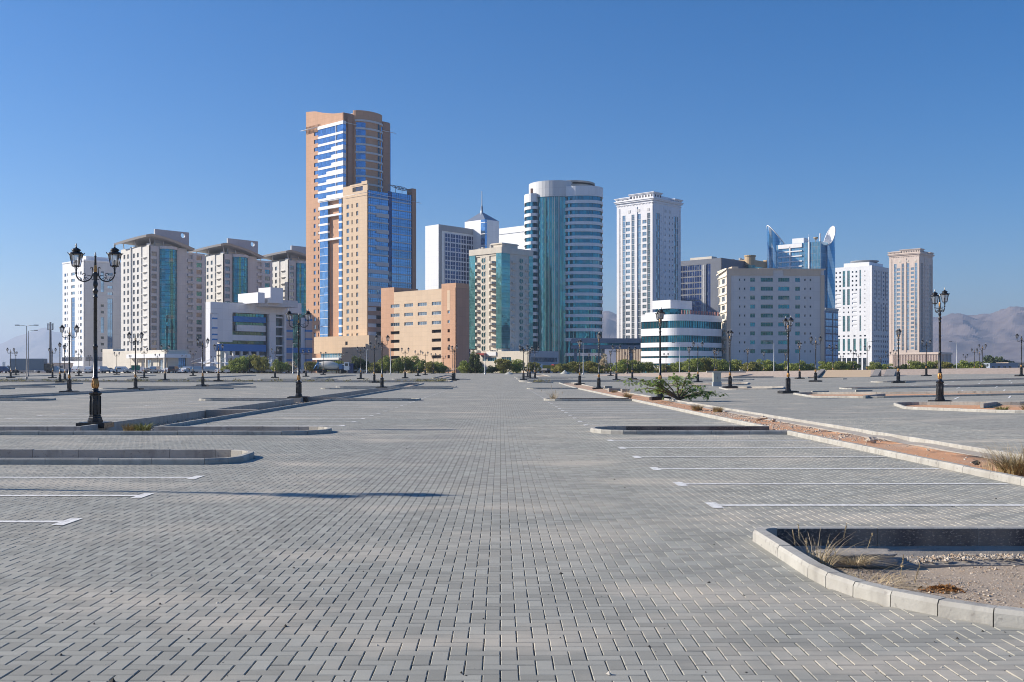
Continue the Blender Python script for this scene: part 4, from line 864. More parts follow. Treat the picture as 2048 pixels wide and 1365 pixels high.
CARS = [(10, 'suv', 'blue', .2), (24, 'suv', 'black', 1.4), (40, 'sedan', 'silver', 1.2), (88, 'suv', 'white', .5), (113, 'suv', 'white', .15), (147, 'sedan', 'blue', .1), (160, 'suv', 'white', 1.3), (172, 'sedan', 'gold', .3), (183, 'suv', 'white', 1.5), (198, 'sedan', 'white', 1.4), (207, 'suv', 'silver', 1.2), (220, 'sedan', 'gold', .2),
    (239, 'sedan', 'white', .2), (248, 'suv', 'white', .1), (266, 'sedan', 'silver', .3), (280, 'suv', 'white', 1.5), (291, 'sedan', 'silver', 1.3), (300, 'sedan', 'white', .2), (311, 'suv', 'silver', 1.6), (336, 'sedan', 'white', 1.4), (349, 'suv', 'black', 1.5), (357, 'sedan', 'white', 1.4), (372, 'sedan', 'white', 1.2), (383, 'suv', 'white', .15), (399, 'suv', 'silver', .1), (416, 'suv', 'white', .2), (428, 'suv', 'silver', .15),
    (432, 'sedan', 'white', .3), (444, 'sedan', 'white', 1.3), (451, 'suv', 'silver', 1.6), (459, 'sedan', 'white', 1.5), (468, 'suv', 'white', .3), (479, 'sedan', 'gold', .3), (488, 'suv', 'white', 1.5), (496, 'sedan', 'white', .4), (505, 'suv', 'red', 1.4), (513, 'suv', 'white', .3), (520, 'sedan', 'blue', .8), (529, 'suv', 'blue', 1.2), (537, 'suv', 'white', .4), (546, 'suv', 'white', 1.2), (552, 'sedan', 'white', 1.5), (562, 'sedan', 'gold', .2), (573, 'suv', 'silver', 1.2), (588, 'sedan', 'white', .15), (598, 'sedan', 'white', .3), (722, 'suv', 'silver', .1), (1212, 'suv', 'blue', 1.2), (1756, 'suv', 'silver', .3), (1779, 'suv', 'white', .2), (1768, 'sedan', 'blue', .6)]
cz = {}
for i, (px, k, c, rz) in enumerate(CARS): cz.setdefault((zone(px), k, c), []).append(i)
for i, (px, k, c, rz) in enumerate(CARS):
    d = 291 + (5.5 if i % 2 else 0) + random.uniform(-1, 1); L = cz[(zone(px), k, c)]; kk = {'suv': 'tall car', 'sedan': 'saloon car', 'pickup': 'pickup'}[k]
    s = f'{c} {kk} parked in front of {zone(px)}' if len(L) == 1 else f'{c} {kk} before {zone(px)}, {ORD[L.index(i)]} of {len(L)} counted from left'
    car(at(px, d), d, 1.44, rz if rz < 1 else rz, k, c, s)

def truck_mixer():
    d = 284.5; x = at(662, d); t = empty('cement_mixer_truck', (x, d, 1.44), 0, 'cement mixer truck with cream drum and blue chute by the roadside', 'truck'); B = PAINTS['blue']; M_TB = paint('truck_blue', (.04, .16, .36)); CR = plain('drum_cream', (.62, .58, .5), .5, var=.2)
    m = MB(); m.box(-4.2, 4.4, -1.1, 1.1, .75, 1.0); m.box(-4.3, -3.6, -1.15, 1.15, .6, 1.2); m.build('chassis', M_TYRE, t)
    m = MB(); m.M = Matrix.Translation((-.2, 0, 1.95)) @ Matrix.Rotation(radians(9), 4, 'Y') @ Matrix.Rotation(pi / 2, 4, 'Y'); m.lathe([(.5, -3.0), (.62, -2.7), (1.1, -1.4), (1.22, -.3), (1.2, .6), (.95, 1.9), (.55, 2.4)], 20); m.build('drum', CR, t)
    m = MB(); m.box(2.3, 3.0, -.9, .9, 1.0, 2.5); m.box(3.0, 3.6, -.5, .5, 1.0, 1.9); m.build('water_tank', M_TB, t)
    m = MB(); m.tube([(-3.2, -.3, 2.7), (-4.0, -.3, 1.9), (-4.5, -.3, 1.1)], [.35, .25, .2], 8); m.tube([(-3.4, .4, 1.0), (-3.3, .4, 3.0)], .09, 6); m.tube([(-3.4, -.8, 1.0), (-3.3, -.5, 3.0)], .09, 6); m.build('chute', M_TB, t)
    m = MB(); m.M = Matrix.Rotation(pi / 2, 4, 'X'); m.lathe([(.3, -.2), (.5, -.2), (.5, .2), (.3, .2)], 14, smooth=False)
    w = m.mesh('wheel', M_TYRE)
    for sx in (-2.9, -1.7, 3.3):
        for sy in (-1, 1): q = link('wheel', w, t); q.location = (sx, sy, .5)
    m = MB(); m.box(3.65, 5.0, -1.15, 1.15, .8, 2.9); c = m.build('cab', PAINTS['white'], t); m = MB(); m.box(3.9, 4.7, -1.17, -1.15, 1.9, 2.6); m.box(5.0, 5.02, -1.0, 1.0, 1.8, 2.6); m.build('window', M_CARGL, c)
truck_mixer()
def truck(px, d, lab, L=5, box=None, cabc='white', boxc=None, h=2.8, rz=0):
    t = empty('truck', (at(px, d), d, 1.44), rz, lab, 'truck'); m = MB(); m.box(L / 2 - 1.7, L / 2, -1.05, 1.05, .5, 2.5); c = m.build('cab', PAINTS[cabc], t)
    m = MB(); m.box(L / 2 - .02, L / 2 + .02, -.9, .9, 1.5, 2.25); m.box(L / 2 - 1.2, L / 2 - .3, -1.07, -1.05, 1.5, 2.2); m.build('window', M_CARGL, c)
    m = MB(); m.box(-L / 2, L / 2 - 1.8, -1.15, 1.15, .75, h) if box else m.box(-L / 2, L / 2 - 1.8, -1.1, 1.1, .75, 1.3)
    m.build('cargo_box' if box else 'flatbed', boxc or M_STEELD, t); m = MB(); m.M = Matrix.Rotation(pi / 2, 4, 'X'); m.lathe([(.2, -.15), (.42, -.15), (.42, .15), (.2, .15)], 12, smooth=False); w = m.mesh('wheel', M_TYRE)
    for sx in (-L / 2 + 1, L / 2 - .9):
        for sy in (-1, 1): q = link('wheel', w, t); q.location = (sx, sy, .42)
truck(687, 289, 'white cab truck facing the road behind the cement mixer', 5.2, None, rz=-1.2)
truck(64, 288, 'long grey box trailer truck under the far left street lights', 11, True, 'black', plain('trailer_grey', (.2, .24, .28), .6), 3.9)
truck(1085, 300, 'small white lorry before the shaded podium', 5, None, rz=2.4); truck(1100, 303, 'lorry with yellow orange load beside the small white one', 5, True, 'red', plain('load_yellow', (.6, .4, .05)), 2.2, .3)
m = MB(); m.box(-.75, .75, -1.2, 1.2, 0, 2.6); o = m.build('container', paint('container_blue', (.02, .06, .2))); o.location = (at(702, 288), 288, 1.44); tag(o, 'dark blue container standing right of the white cab truck', 'container')
# white fabric car park canopies
def canopy(px, d, w, lab):
    t = empty('shade_canopy', (at(px, d), d, 1.44), 0, lab, 'canopy', 'white fabric parking canopies'); m = MB(); V = []
    for j in range(7):
        for i in range(13):
            u, v = i / 12, j / 6; V.append(((u - .5) * w, (v - .5) * 5, 2.5 + .55 * abs(sin(u * pi * 2)) ** .8 * (1 - .3 * v) + .35 * v))
    m.add(V, [(j * 13 + i, j * 13 + i + 1, (j + 1) * 13 + i + 1, (j + 1) * 13 + i) for j in range(6) for i in range(12)], 0, True); m.build('fabric', plain('canopy_fabric', (.75, .75, .72), .7), t)
    for s in (-.25, .25):
        m = MB(); m.tube([(s * w, 2.4, 0), (s * w, 2.2, 4.6)], .08, 6); m.tube([(s * w, 2.2, 4.5), (s * w - 2.2, -1, 3.2)], .05, 5); m.build('mast', PAINTS['white'], t)
canopy(412, 306, 7.6, 'white sail canopy over cars, beside the tall car row'); canopy(437, 312, 6, 'white sail canopy partly behind the green trees'); canopy(545, 306, 3.4, 'small white canopy between two tree clumps')
# signs
def board(px, py0, py1, d, w, mat, lab, cat, legs=True, name='sign', depth=.12):
    x = at(px, d); z = 1.44 if d > 283 else gzf(x, d); z0 = HC + (HY - py1) / F * d - z; z1 = HC + (HY - py0) / F * d - z; t = empty(name, (x, d, z), 0, lab, cat); m = MB(); m.box(-w / 2, w / 2, 0, depth, z0, z1); m.build('board', mat, t)
    if legs:
        for s in (-.4, .4): m = MB(); m.box(s * w - .06, s * w + .06, .13, .24, 0, z1); m.build('post', M_STEEL, t)
board(271, 731, 740.5, 284, 2.3, plain('sign_green', (.0, .14, .09), .4, var=.04), 'green road sign board before the cream shop canopy', 'sign')
board(17, 737, 744, 295, .55, plain('banner_red', (.55, .1, .05)), 'narrow red banner nearest the dark parked cars', 'banner', name='banner'); board(34.5, 736, 744, 295, .5, plain('banner_red', 0), 'red banner middle of the three at far left', 'banner', name='banner'); board(44.5, 735, 744, 295, .6, plain('banner_red', 0), 'red banner beside the grey box trailer', 'banner', name='banner')
board(2, 733, 745, 300, .9, plain('banner_red', 0), 'wide red hoarding at the extreme left edge', 'banner', name='banner'); board(7.5, 724, 740, 300, .7, PAINTS['white'], 'white pylon sign at the far left edge', 'sign')
board(184, 731, 741, 300, .6, PAINTS['white'], 'small white pylon sign before the white apartment tower', 'sign')
# heaps
def heap(px, d, w, h, mat, lab):
    mb = MB(); n = 18; V = [(0, 0, h)]; R = 7
    for j in range(1, R + 1):
        for i in range(n):
            a = 2 * pi * i / n; r = w / 2 * j / R * (1 + .12 * noise.noise(Vector((cos(a) * 2, sin(a) * 2, px)))); V.append((r * cos(a), r * sin(a), h * (1 - j / R) * (1 + .1 * noise.noise(Vector((r, a, px)))) - (.1 if j == R else 0)))
    fs = [(0, 1 + i, 1 + (i + 1) % n) for i in range(n)] + [(1 + (j - 1) * n + i, 1 + j * n + i, 1 + j * n + (i + 1) % n, 1 + (j - 1) * n + (i + 1) % n) for j in range(1, R) for i in range(n)]
    mb.add(V, fs, 0, True); o = mb.build('rubble_heap', mat); o.location = (at(px, d), d, gzf(at(px, d), d) if d < 284 else 1.42); tag(o, lab, 'heap')
heap(1130, 270, 2.6, 1.05, plain('pale_gravel', (.42, .42, .38), .95), 'pale grey gravel heap before the round banded tower'); heap(1255, 262, 2.2, .75, plain('tan_earth', (.40, .32, .25), .95), 'tan earth heap before the ribbed podium')
heap(1385, 240, 6, .55, plain('tan_earth', 0), 'low tan earth mound before the shaded white offices'); heap(1018, 262, 2.4, .7, plain('pale_gravel', 0), 'small pale heap under the flats tree')
# cabinets
def cabinet(px, py, w, h, lab, d=None):
    x, d, z = ground_at(px, py); t = empty('electrical_cabinet', (x, d, z + .05), .02, lab, 'cabinet', 'electrical cabinets on concrete bases'); m = MB(); m.box(-w / 2 - .05, w / 2 + .05, -.3, .3, 0, h * .3); m.build('plinth', plain('plinth_grey', (.33, .36, .38), .8), t)
    m = MB(); m.box(-w / 2, w / 2, -.25, .25, h * .3, h - .05); c = m.build('housing', plain('cabinet_beige', (.42, .42, .36), .5), t); m = MB(); m.box(-w / 2 - .04, w / 2 + .04, -.3, .28, h - .05, h); m.build('roof', plain('cabinet_beige', 0), t)
    for s in (-1, 1): m = MB(); m.box(*sorted((s * .01, s * (w / 2 - .02))), -.262, -.25, h * .3 + .03, h - .08); dd = m.build('door', plain('cabinet_beige', 0), t); m = MB(); m.box(*sorted((s * .03, s * .05)), -.29, -.262, h * .55, h * .7); m.build('handle', M_STEELD, dd)
cabinet(1433.5, 774, .76, 1.4, 'beige two-door electrical cabinet on a grey plinth beside a lamp post'); cabinet(1482, 753.5, .62, 1.35, 'smaller grey cabinet before the stone bank')
# ramp with side walls on the bank
def ramp():
    x, d = at(1690, 168), 166; z = gzf(x, d); t = empty('ramp', (x, d, z), 0, 'sand-coloured ramp with sloping concrete side walls on the bank', 'ramp'); h = 1.15
    SD = plain('ramp_sand', (.62, .46, .29), .9, var=.06)
    m = MB(); m.add([(-5.2, -2, .0), (2.6, -2, 0), (6.2, 8, h), (-1.0, 8, h), (-5.2, -2, -.3), (2.6, -2, -.3)], [(0, 1, 2, 3), (0, 4, 5, 1)]); m.build('slope', SD, t)
    for x0, w in ((-6.2, .7), (2.7, 1.0), (4.6, 1.6)):
        m = MB(); m.add([(x0, -2.2, -.2), (x0 + w, -2.2, -.2), (x0 + w, -2.2, .25), (x0, -2.2, .25), (x0 + 4.2, 8, h + .15), (x0 + 4.2 + w, 8, h + .15), (x0 + 4.2, 8, -.2), (x0 + 4.2 + w, 8, -.2)], [(0, 1, 2, 3), (3, 2, 5, 4), (0, 3, 4, 6), (1, 7, 5, 2), (6, 4, 5, 7)]); m.build('side_wall', M_CONC, t)
ramp()
for i, (px, py, w, lab) in enumerate(((1505, 756.5, 7, 'long pale concrete slab lying before the stone bank'), (1452, 741, 7, 'pale concrete slab atop the bank near the cabinet'))):
    if i == 0: x, d, z = ground_at(px, py)
    else: d = 195; x = at(px, d); z = gzf(x, d) + .95
    m = MB(); m.box(-w / 2, w / 2, -.6, .6, 0, .3); b = m.build('concrete_slab', plain('slab_tan', (.48, .43, .36), .9)); b.location = (x, d, z); b.rotation_euler.z = -.1; tag(b, lab, 'concrete slab')
# ---------------------------------------------------------------- building kit
WINC = {}
def win_mesh(w, h, gm, fm, nv=0, nh=0, fr=.08, dep=.0):
    key = (round(w, 1), round(h, 1), gm.name, fm.name if fm else '', nv, nh, fr)
    if key in WINC: return WINC[key]
    w, h = key[0], key[1]; m = MB(); m.quad((0, .03, 0), (w, .03, 0), (w, .03, h), (0, .03, h), 0)
    if fm:
        m.box(0, w, -.05, .03, 0, fr, 1, skip='k'); m.box(0, w, -.05, .03, h - fr, h, 1, skip='k'); m.box(0, fr, -.05, .03, fr, h - fr, 1, skip='kbt'); m.box(w - fr, w, -.05, .03, fr, h - fr, 1, skip='kbt')
        for i in range(nv): x = w * (i + 1) / (nv + 1); m.box(x - fr * .45, x + fr * .45, -.04, .03, fr, h - fr, 1, skip='kbt')
        for i in range(nh): z = h * (i + 1) / (nh + 1); m.box(fr, w - fr, -.035, .03, z - fr * .45, z + fr * .45, 1, skip='klr')
    WINC[key] = m.mesh('window', [gm, fm] if fm else [gm]); return WINC[key]
class Bld:
    """root of a building; blocks are calculators for boxes standing on it"""
    def __init__(s, name, label, px, d, rot=47, zb=1.4, cat='building'):
        s.root = empty(name, (at(px, d), d, zb), radians(rot), label, cat); s.M = Matrix.Translation((at(px, d), d, zb)) @ Matrix.Rotation(radians(rot), 4, 'Z'); s.Mi = s.M.inverted(); s.wins = []; s.zb = zb
        s.main = Blk(s, px, d, rot)
    def finish(s, cap=96):
        s.wins.sort(key=lambda t: -t[2]); hid = s.wins[cap:]
        for me, M, a, nm in s.wins[:cap]: link(nm, me, s.root, M)
        if hid:
            groups = {}; m = MB(); mats = []; 
            for me, M, a, nm in hid:
                idx = []
                for mt in me.materials:
                    if mt not in mats: mats.append(mt)
                    idx.append(mats.index(mt))
                key = id(me)
                if key not in groups: groups[key] = ([v.co.copy() for v in me.vertices], [tuple(p.vertices) for p in me.polygons], [idx[p.material_index] for p in me.polygons])
                vs, fs, mi = groups[key]; n = len(m.v); m.v += [tuple(M @ v) for v in vs]
                for f, k in zip(fs, mi): m.f.append(tuple(i + n for i in f)); m.m.append(k); m.smooth.append(False)
            o = m.build('window', mats, s.root); o['kind'] = 'stuff'
        return s.root
class Blk:
    def __init__(s, b, px, d, rot=47, z0=0.0):
        s.b = b; s.C = (at(px, d), d); r = radians(rot); s.dir = {'R': (cos(r), sin(r)), 'L': (-sin(r), cos(r))}; s.Mw = Matrix.Translation((*s.C, b.zb)) @ Matrix.Rotation(r, 4, 'Z'); s.M = b.Mi @ s.Mw
    def u(s, f, px, off=0):
        """run along the face at which photo column px falls (off: plane pushed inwards)"""
        q = (px - VX) / F; dx, dy = s.dir[f]; o = s.dir['L' if f == 'R' else 'R']; cx, cy = s.C[0] + o[0] * off, s.C[1] + o[1] * off
        return (q * cy - cx) / (dx - q * dy)
    def z(s, f, px, y, off=0):
        u = s.u(f, px, off); o = s.dir['L' if f == 'R' else 'R']; dep = s.C[1] + o[1] * off + u * s.dir[f][1]; return HC + (HY - y) / F * dep - s.b.zb
    def zc(s, y): return HC + (HY - y) / F * s.C[1] - s.b.zb
    def P(s, f, u, z, dep): return (u, dep, z) if f == 'R' else (dep, u, z)
    def body(s, a, b, z0, z1, mat, name='core', ins=.4, roof=None):
        m = MB(); m.box(ins, b, ins, a, z0, z1 - (.05 if ins else 0), 0); return m.build(name, [mat], s.b.root, s.M)
    def mb(s): return MB()
    def put(s, m, name, mats): return m.build(name, mats, s.b.root, s.M)
    def wall(s, f, u0, u1, z0, z1, mats, holes=(), rec=.3, thick=.5, dep=0.0, name='wall', matf=None):
        holes = [h for h in holes if h[1] > u0 and h[0] < u1 and h[3] > z0 and h[2] < z1]
        us = sorted(set([round(x, 3) for x in [u0, u1] + [min(max(h[i], u0), u1) for h in holes for i in (0, 1)] + [c for c, _ in (matf or []) if u0 < c < u1]]))
        zs = sorted(set([round(x, 3) for x in [z0, z1] + [min(max(h[i], z0), z1) for h in holes for i in (2, 3)]]))
        U = np.array([(a + b) / 2 for a, b in zip(us, us[1:])]); Z = np.array([(a + b) / 2 for a, b in zip(zs, zs[1:])]); solid = np.ones((len(U), len(Z)), bool)
        for h in holes: solid &= ~(((U > h[0]) & (U < h[1]))[:, None] & ((Z > h[2]) & (Z < h[3]))[None])
        m = MB(); P = lambda u, z, d: s.P(f, u, z, dep + d)
        def mt(u):
            if not matf: return 0
            for k, (c, i) in enumerate(matf):
                if u < c: return i
            return matf[-1][1]
        for i in range(len(U)):
            j = 0
            while j < len(Z):
                if solid[i, j]:
                    k = j
                    while k + 1 < len(Z) and solid[i, k + 1]: k += 1
                    m.quad(P(us[i], zs[j], 0), P(us[i + 1], zs[j], 0), P(us[i + 1], zs[k + 1], 0), P(us[i], zs[k + 1], 0), mt(U[i])); j = k + 1
                else: j += 1
        for h in holes:
            a, b, c, d = max(h[0], u0), min(h[1], u1), max(h[2], z0), min(h[3], z1); k = mt((a + b) / 2)
            m.quad(P(a, c, 0), P(a, d, 0), P(a, d, rec + .04), P(a, c, rec + .04), k); m.quad(P(b, c, 0), P(b, d, 0), P(b, d, rec + .04), P(b, c, rec + .04), k)
            m.quad(P(a, c, 0), P(b, c, 0), P(b, c, rec + .04), P(a, c, rec + .04), k); m.quad(P(a, d, 0), P(b, d, 0), P(b, d, rec + .04), P(a, d, rec + .04), k)
        e = thick
        m.quad(P(u0, z0, 0), P(u0, z1, 0), P(u0, z1, e), P(u0, z0, e), mt(u0)); m.quad(P(u1, z0, 0), P(u1, z1, 0), P(u1, z1, e), P(u1, z0, e), mt(u1 - .01)); m.quad(P(u0, z1, 0), P(u1, z1, 0), P(u1, z1, e), P(u0, z1, e), mt(u0))
        return m.build(name, mats, s.b.root, s.M)
    def win(s, f, u0, u1, z0, z1, gm, fm=None, nv=0, nh=0, rec=.25, dep=0.0, fr=.08, name='window'):
        me = win_mesh(u1 - u0, z1 - z0, gm, fm, nv, nh, fr); sx = (u1 - u0) / max(round(u1 - u0, 1), .1); sz = (z1 - z0) / max(round(z1 - z0, 1), .1)
        S = Matrix.Diagonal((sx, 1, sz, 1))
        if f == 'R': L = Matrix.Translation((u0, dep + rec, z0)) @ S
        else: L = Matrix.Translation((dep + rec, u1, z0)) @ Matrix.Rotation(-pi / 2, 4, 'Z') @ S
        s.b.wins.append((me, s.M @ L, (u1 - u0) * (z1 - z0), name))
    def grid(s, f, cols, rows, gm, fm=None, nv=0, nh=0, rec=.25, dep=0.0, fr=.08, skip=None):
        """cols: [(u0,u1)], rows: [(z0,z1)]; adds windows and returns their holes"""
        H = []
        for i, (a, b) in enumerate(cols):
            for j, (c, d) in enumerate(rows):
                if skip and skip(i, j): continue
                g = gm[(i * 7 + j * 3) % len(gm)] if isinstance(gm, (list, tuple)) else gm
                s.win(f, a, b, c, d, g, fm, nv, nh, rec, dep, fr); H.append((a, b, c, d))
        return H
    def cols(s, f, *prs): return [tuple(sorted((s.u(f, a), s.u(f, b)))) for a, b in prs]
    def bar(s, m, f, u0, u1, z0, z1, d0, d1, mat=0):
        m.box(u0, u1, d0, d1, z0, z1, mat) if f == 'R' else m.box(d0, d1, u0, u1, z0, z1, mat)
def rows(ztop, h, pitch, n): return [(ztop - h - i * pitch, ztop - i * pitch) for i in range(n)]
G_BLUE = glass('glass_blue', (.19, .33, .52), 1.3, 1.7, .05, .8, .4, .02, .1); G_SKY = glass('glass_sky', (.34, .42, .47), 1.3, 1.7, .05, .7, .35, .02, .2); G_TEAL = glass('glass_teal', (.05, .25, .33), 1.4, 1.6, .06, .75, .45, .03, .2)
G_GREEN = glass('glass_green', (.15, .36, .35), 1.4, 1.7, .07, .6, .4, .03, .1); G_DEEP = glass('glass_deep', (.05, .24, .31), 1.5, 3.6, .06, .75, .5, .02, .2); G_NAVY = glass('glass_navy', (.03, .05, .13), 1.5, 1.8, .08, .6, .6, .02, .2)
G_DARK = glass('glass_dark', (.05, .07, .085), 1.5, 1.8, .1, .4, .8, .02, .3); G_GREY = glass('glass_grey', (.20, .24, .27), 1.0, 1.6, .1, .5, .6, .03, .4); G_PARK = plain('dark_opening', (.025, .02, .018), .9); G_BGRN = glass('glass_bottle', (.05, .14, .14), 1.5, 1.7, .06, .7, .5, .03, .2)
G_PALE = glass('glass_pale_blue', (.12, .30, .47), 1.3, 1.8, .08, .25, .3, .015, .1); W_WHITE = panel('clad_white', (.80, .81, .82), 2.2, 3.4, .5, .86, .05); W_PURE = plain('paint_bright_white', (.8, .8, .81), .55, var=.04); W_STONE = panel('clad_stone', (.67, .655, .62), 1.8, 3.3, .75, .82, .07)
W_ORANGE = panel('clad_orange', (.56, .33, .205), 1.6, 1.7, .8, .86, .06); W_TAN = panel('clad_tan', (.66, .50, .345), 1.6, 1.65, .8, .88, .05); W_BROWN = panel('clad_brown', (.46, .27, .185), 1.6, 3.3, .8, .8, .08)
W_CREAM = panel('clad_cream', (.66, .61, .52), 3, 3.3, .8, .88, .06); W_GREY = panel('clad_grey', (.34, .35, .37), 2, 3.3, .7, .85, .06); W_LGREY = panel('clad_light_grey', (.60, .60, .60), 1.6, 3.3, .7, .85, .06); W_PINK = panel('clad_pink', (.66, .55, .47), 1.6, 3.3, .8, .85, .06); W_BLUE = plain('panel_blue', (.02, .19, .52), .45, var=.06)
W_BEIGE = panel('clad_beige', (.60, .50, .39), 2.2, 3.5, .8, .88, .05); W_PALE = panel('clad_pale', (.60, .60, .595), 2.4, 3.5, .7, .9, .05); F_GREY = plain('frame_grey', (.35, .36, .37), .5, .3); F_WHITE = plain('frame_white', (.72, .72, .72), .5); F_DARK = plain('frame_dark', (.05, .055, .06), .5); ROOFM = plain('roof_grey', (.3, .3, .29), .9)
def arc_poly(cx, cy, r, a0, a1, n): return [(cx + r * cos(a0 + (a1 - a0) * i / n), cy + r * sin(a0 + (a1 - a0) * i / n)) for i in range(n + 1)]
def roof_clutter(k, x0, x1, y0, y1, z, n, seed):
    rg = random.Random(seed)
    for i in range(n):
        x, y = rg.uniform(x0, x1), rg.uniform(y0, y1); w, h = rg.uniform(.6, 1.4), rg.uniform(.6, 1.6); m = MB(); m.box(x - w, x + w, y - w * .7, y + w * .7, z, z + h); k.put(m, 'roof_unit', [plain('roof_unit_grey', (.42, .42, .41), .6)])

# 1 --- white apartment tower at far left
B = Bld('apartment_tower', 'white apartment tower with tall blue glass strips, behind the nearest lamp post', 168, 540); k = B.main
a, b = k.u('L', 125), 28; zt = k.zc(522); fl = 3.3; k.body(a, b, 0, zt, W_WHITE)
zr = [zt - 5.2 - i * fl for i in range(14)]
H = k.grid('L', k.cols('L', (129, 132.5), (160.3, 163.5)), [(z - 1.6, z) for z in zr], [G_BLUE, G_GREY], F_GREY); H += k.grid('L', k.cols('L', (134.5, 135.7), (157, 158)), [(z - 1.5, z) for z in zr], G_DARK, F_GREY); H += k.grid('L', k.cols('L', (142.5, 149.5)), [(z - 1.5, z) for z in zr[:4]], G_SKY, F_GREY, 2)
H += k.grid('L', k.cols('L', (142.5, 149.5)), [(zr[13] - 2, zr[4] + .3)], G_BLUE, F_GREY, 2, 12, fr=.15)
k.wall('L', 0, a, 8, zt, [W_WHITE], H)
H = k.grid('R', k.cols('R', (201.5, 208)), [(z - 1.4, z) for z in (zr[5], zr[6], zr[10], zr[11], zr[12])], G_DARK, F_GREY) + k.grid('R', k.cols('R', (215, 225.5)), [(z - 1.5, z) for z in (zr[0], zr[1], zr[2], zr[3])], G_BLUE, F_GREY, 1)
H += k.grid('R', k.cols('R', (201.5, 208)), [(zr[3] - .3, zr[0] + .5), (zr[9] - 1.5, zr[7])], G_BLUE, F_GREY, 1, 3) + k.grid('R', k.cols('R', (215, 225.5)), [(zr[13] - 1, zr[4])], G_BLUE, F_GREY, 2, 11, fr=.12)
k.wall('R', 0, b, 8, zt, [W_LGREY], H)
m = MB(); m.box(-.3, b, -.3, a, zt, zt + .7); m.box(3, 16, 4, 14, zt + .7, zt + 3); k.put(m, 'parapet', [W_WHITE])
m = MB(); m.box(-.6, b, -.6, a, 0, 8); k.put(m, 'podium', [W_WHITE])
for z0, z1 in ((1.4, 3.4), (6.0, 8.1)): k.win('L', .5, a - .5, z0, z1, G_NAVY, F_GREY, 8, 0, rec=-.03, dep=-.6); k.win('R', .5, b - 2, z0, z1, G_NAVY, F_GREY, 8, 0, rec=-.03, dep=-.6)
k.win('L', .5, a - .5, 0, 1.0, G_DARK, None, rec=-.03, dep=-.6); B.finish()

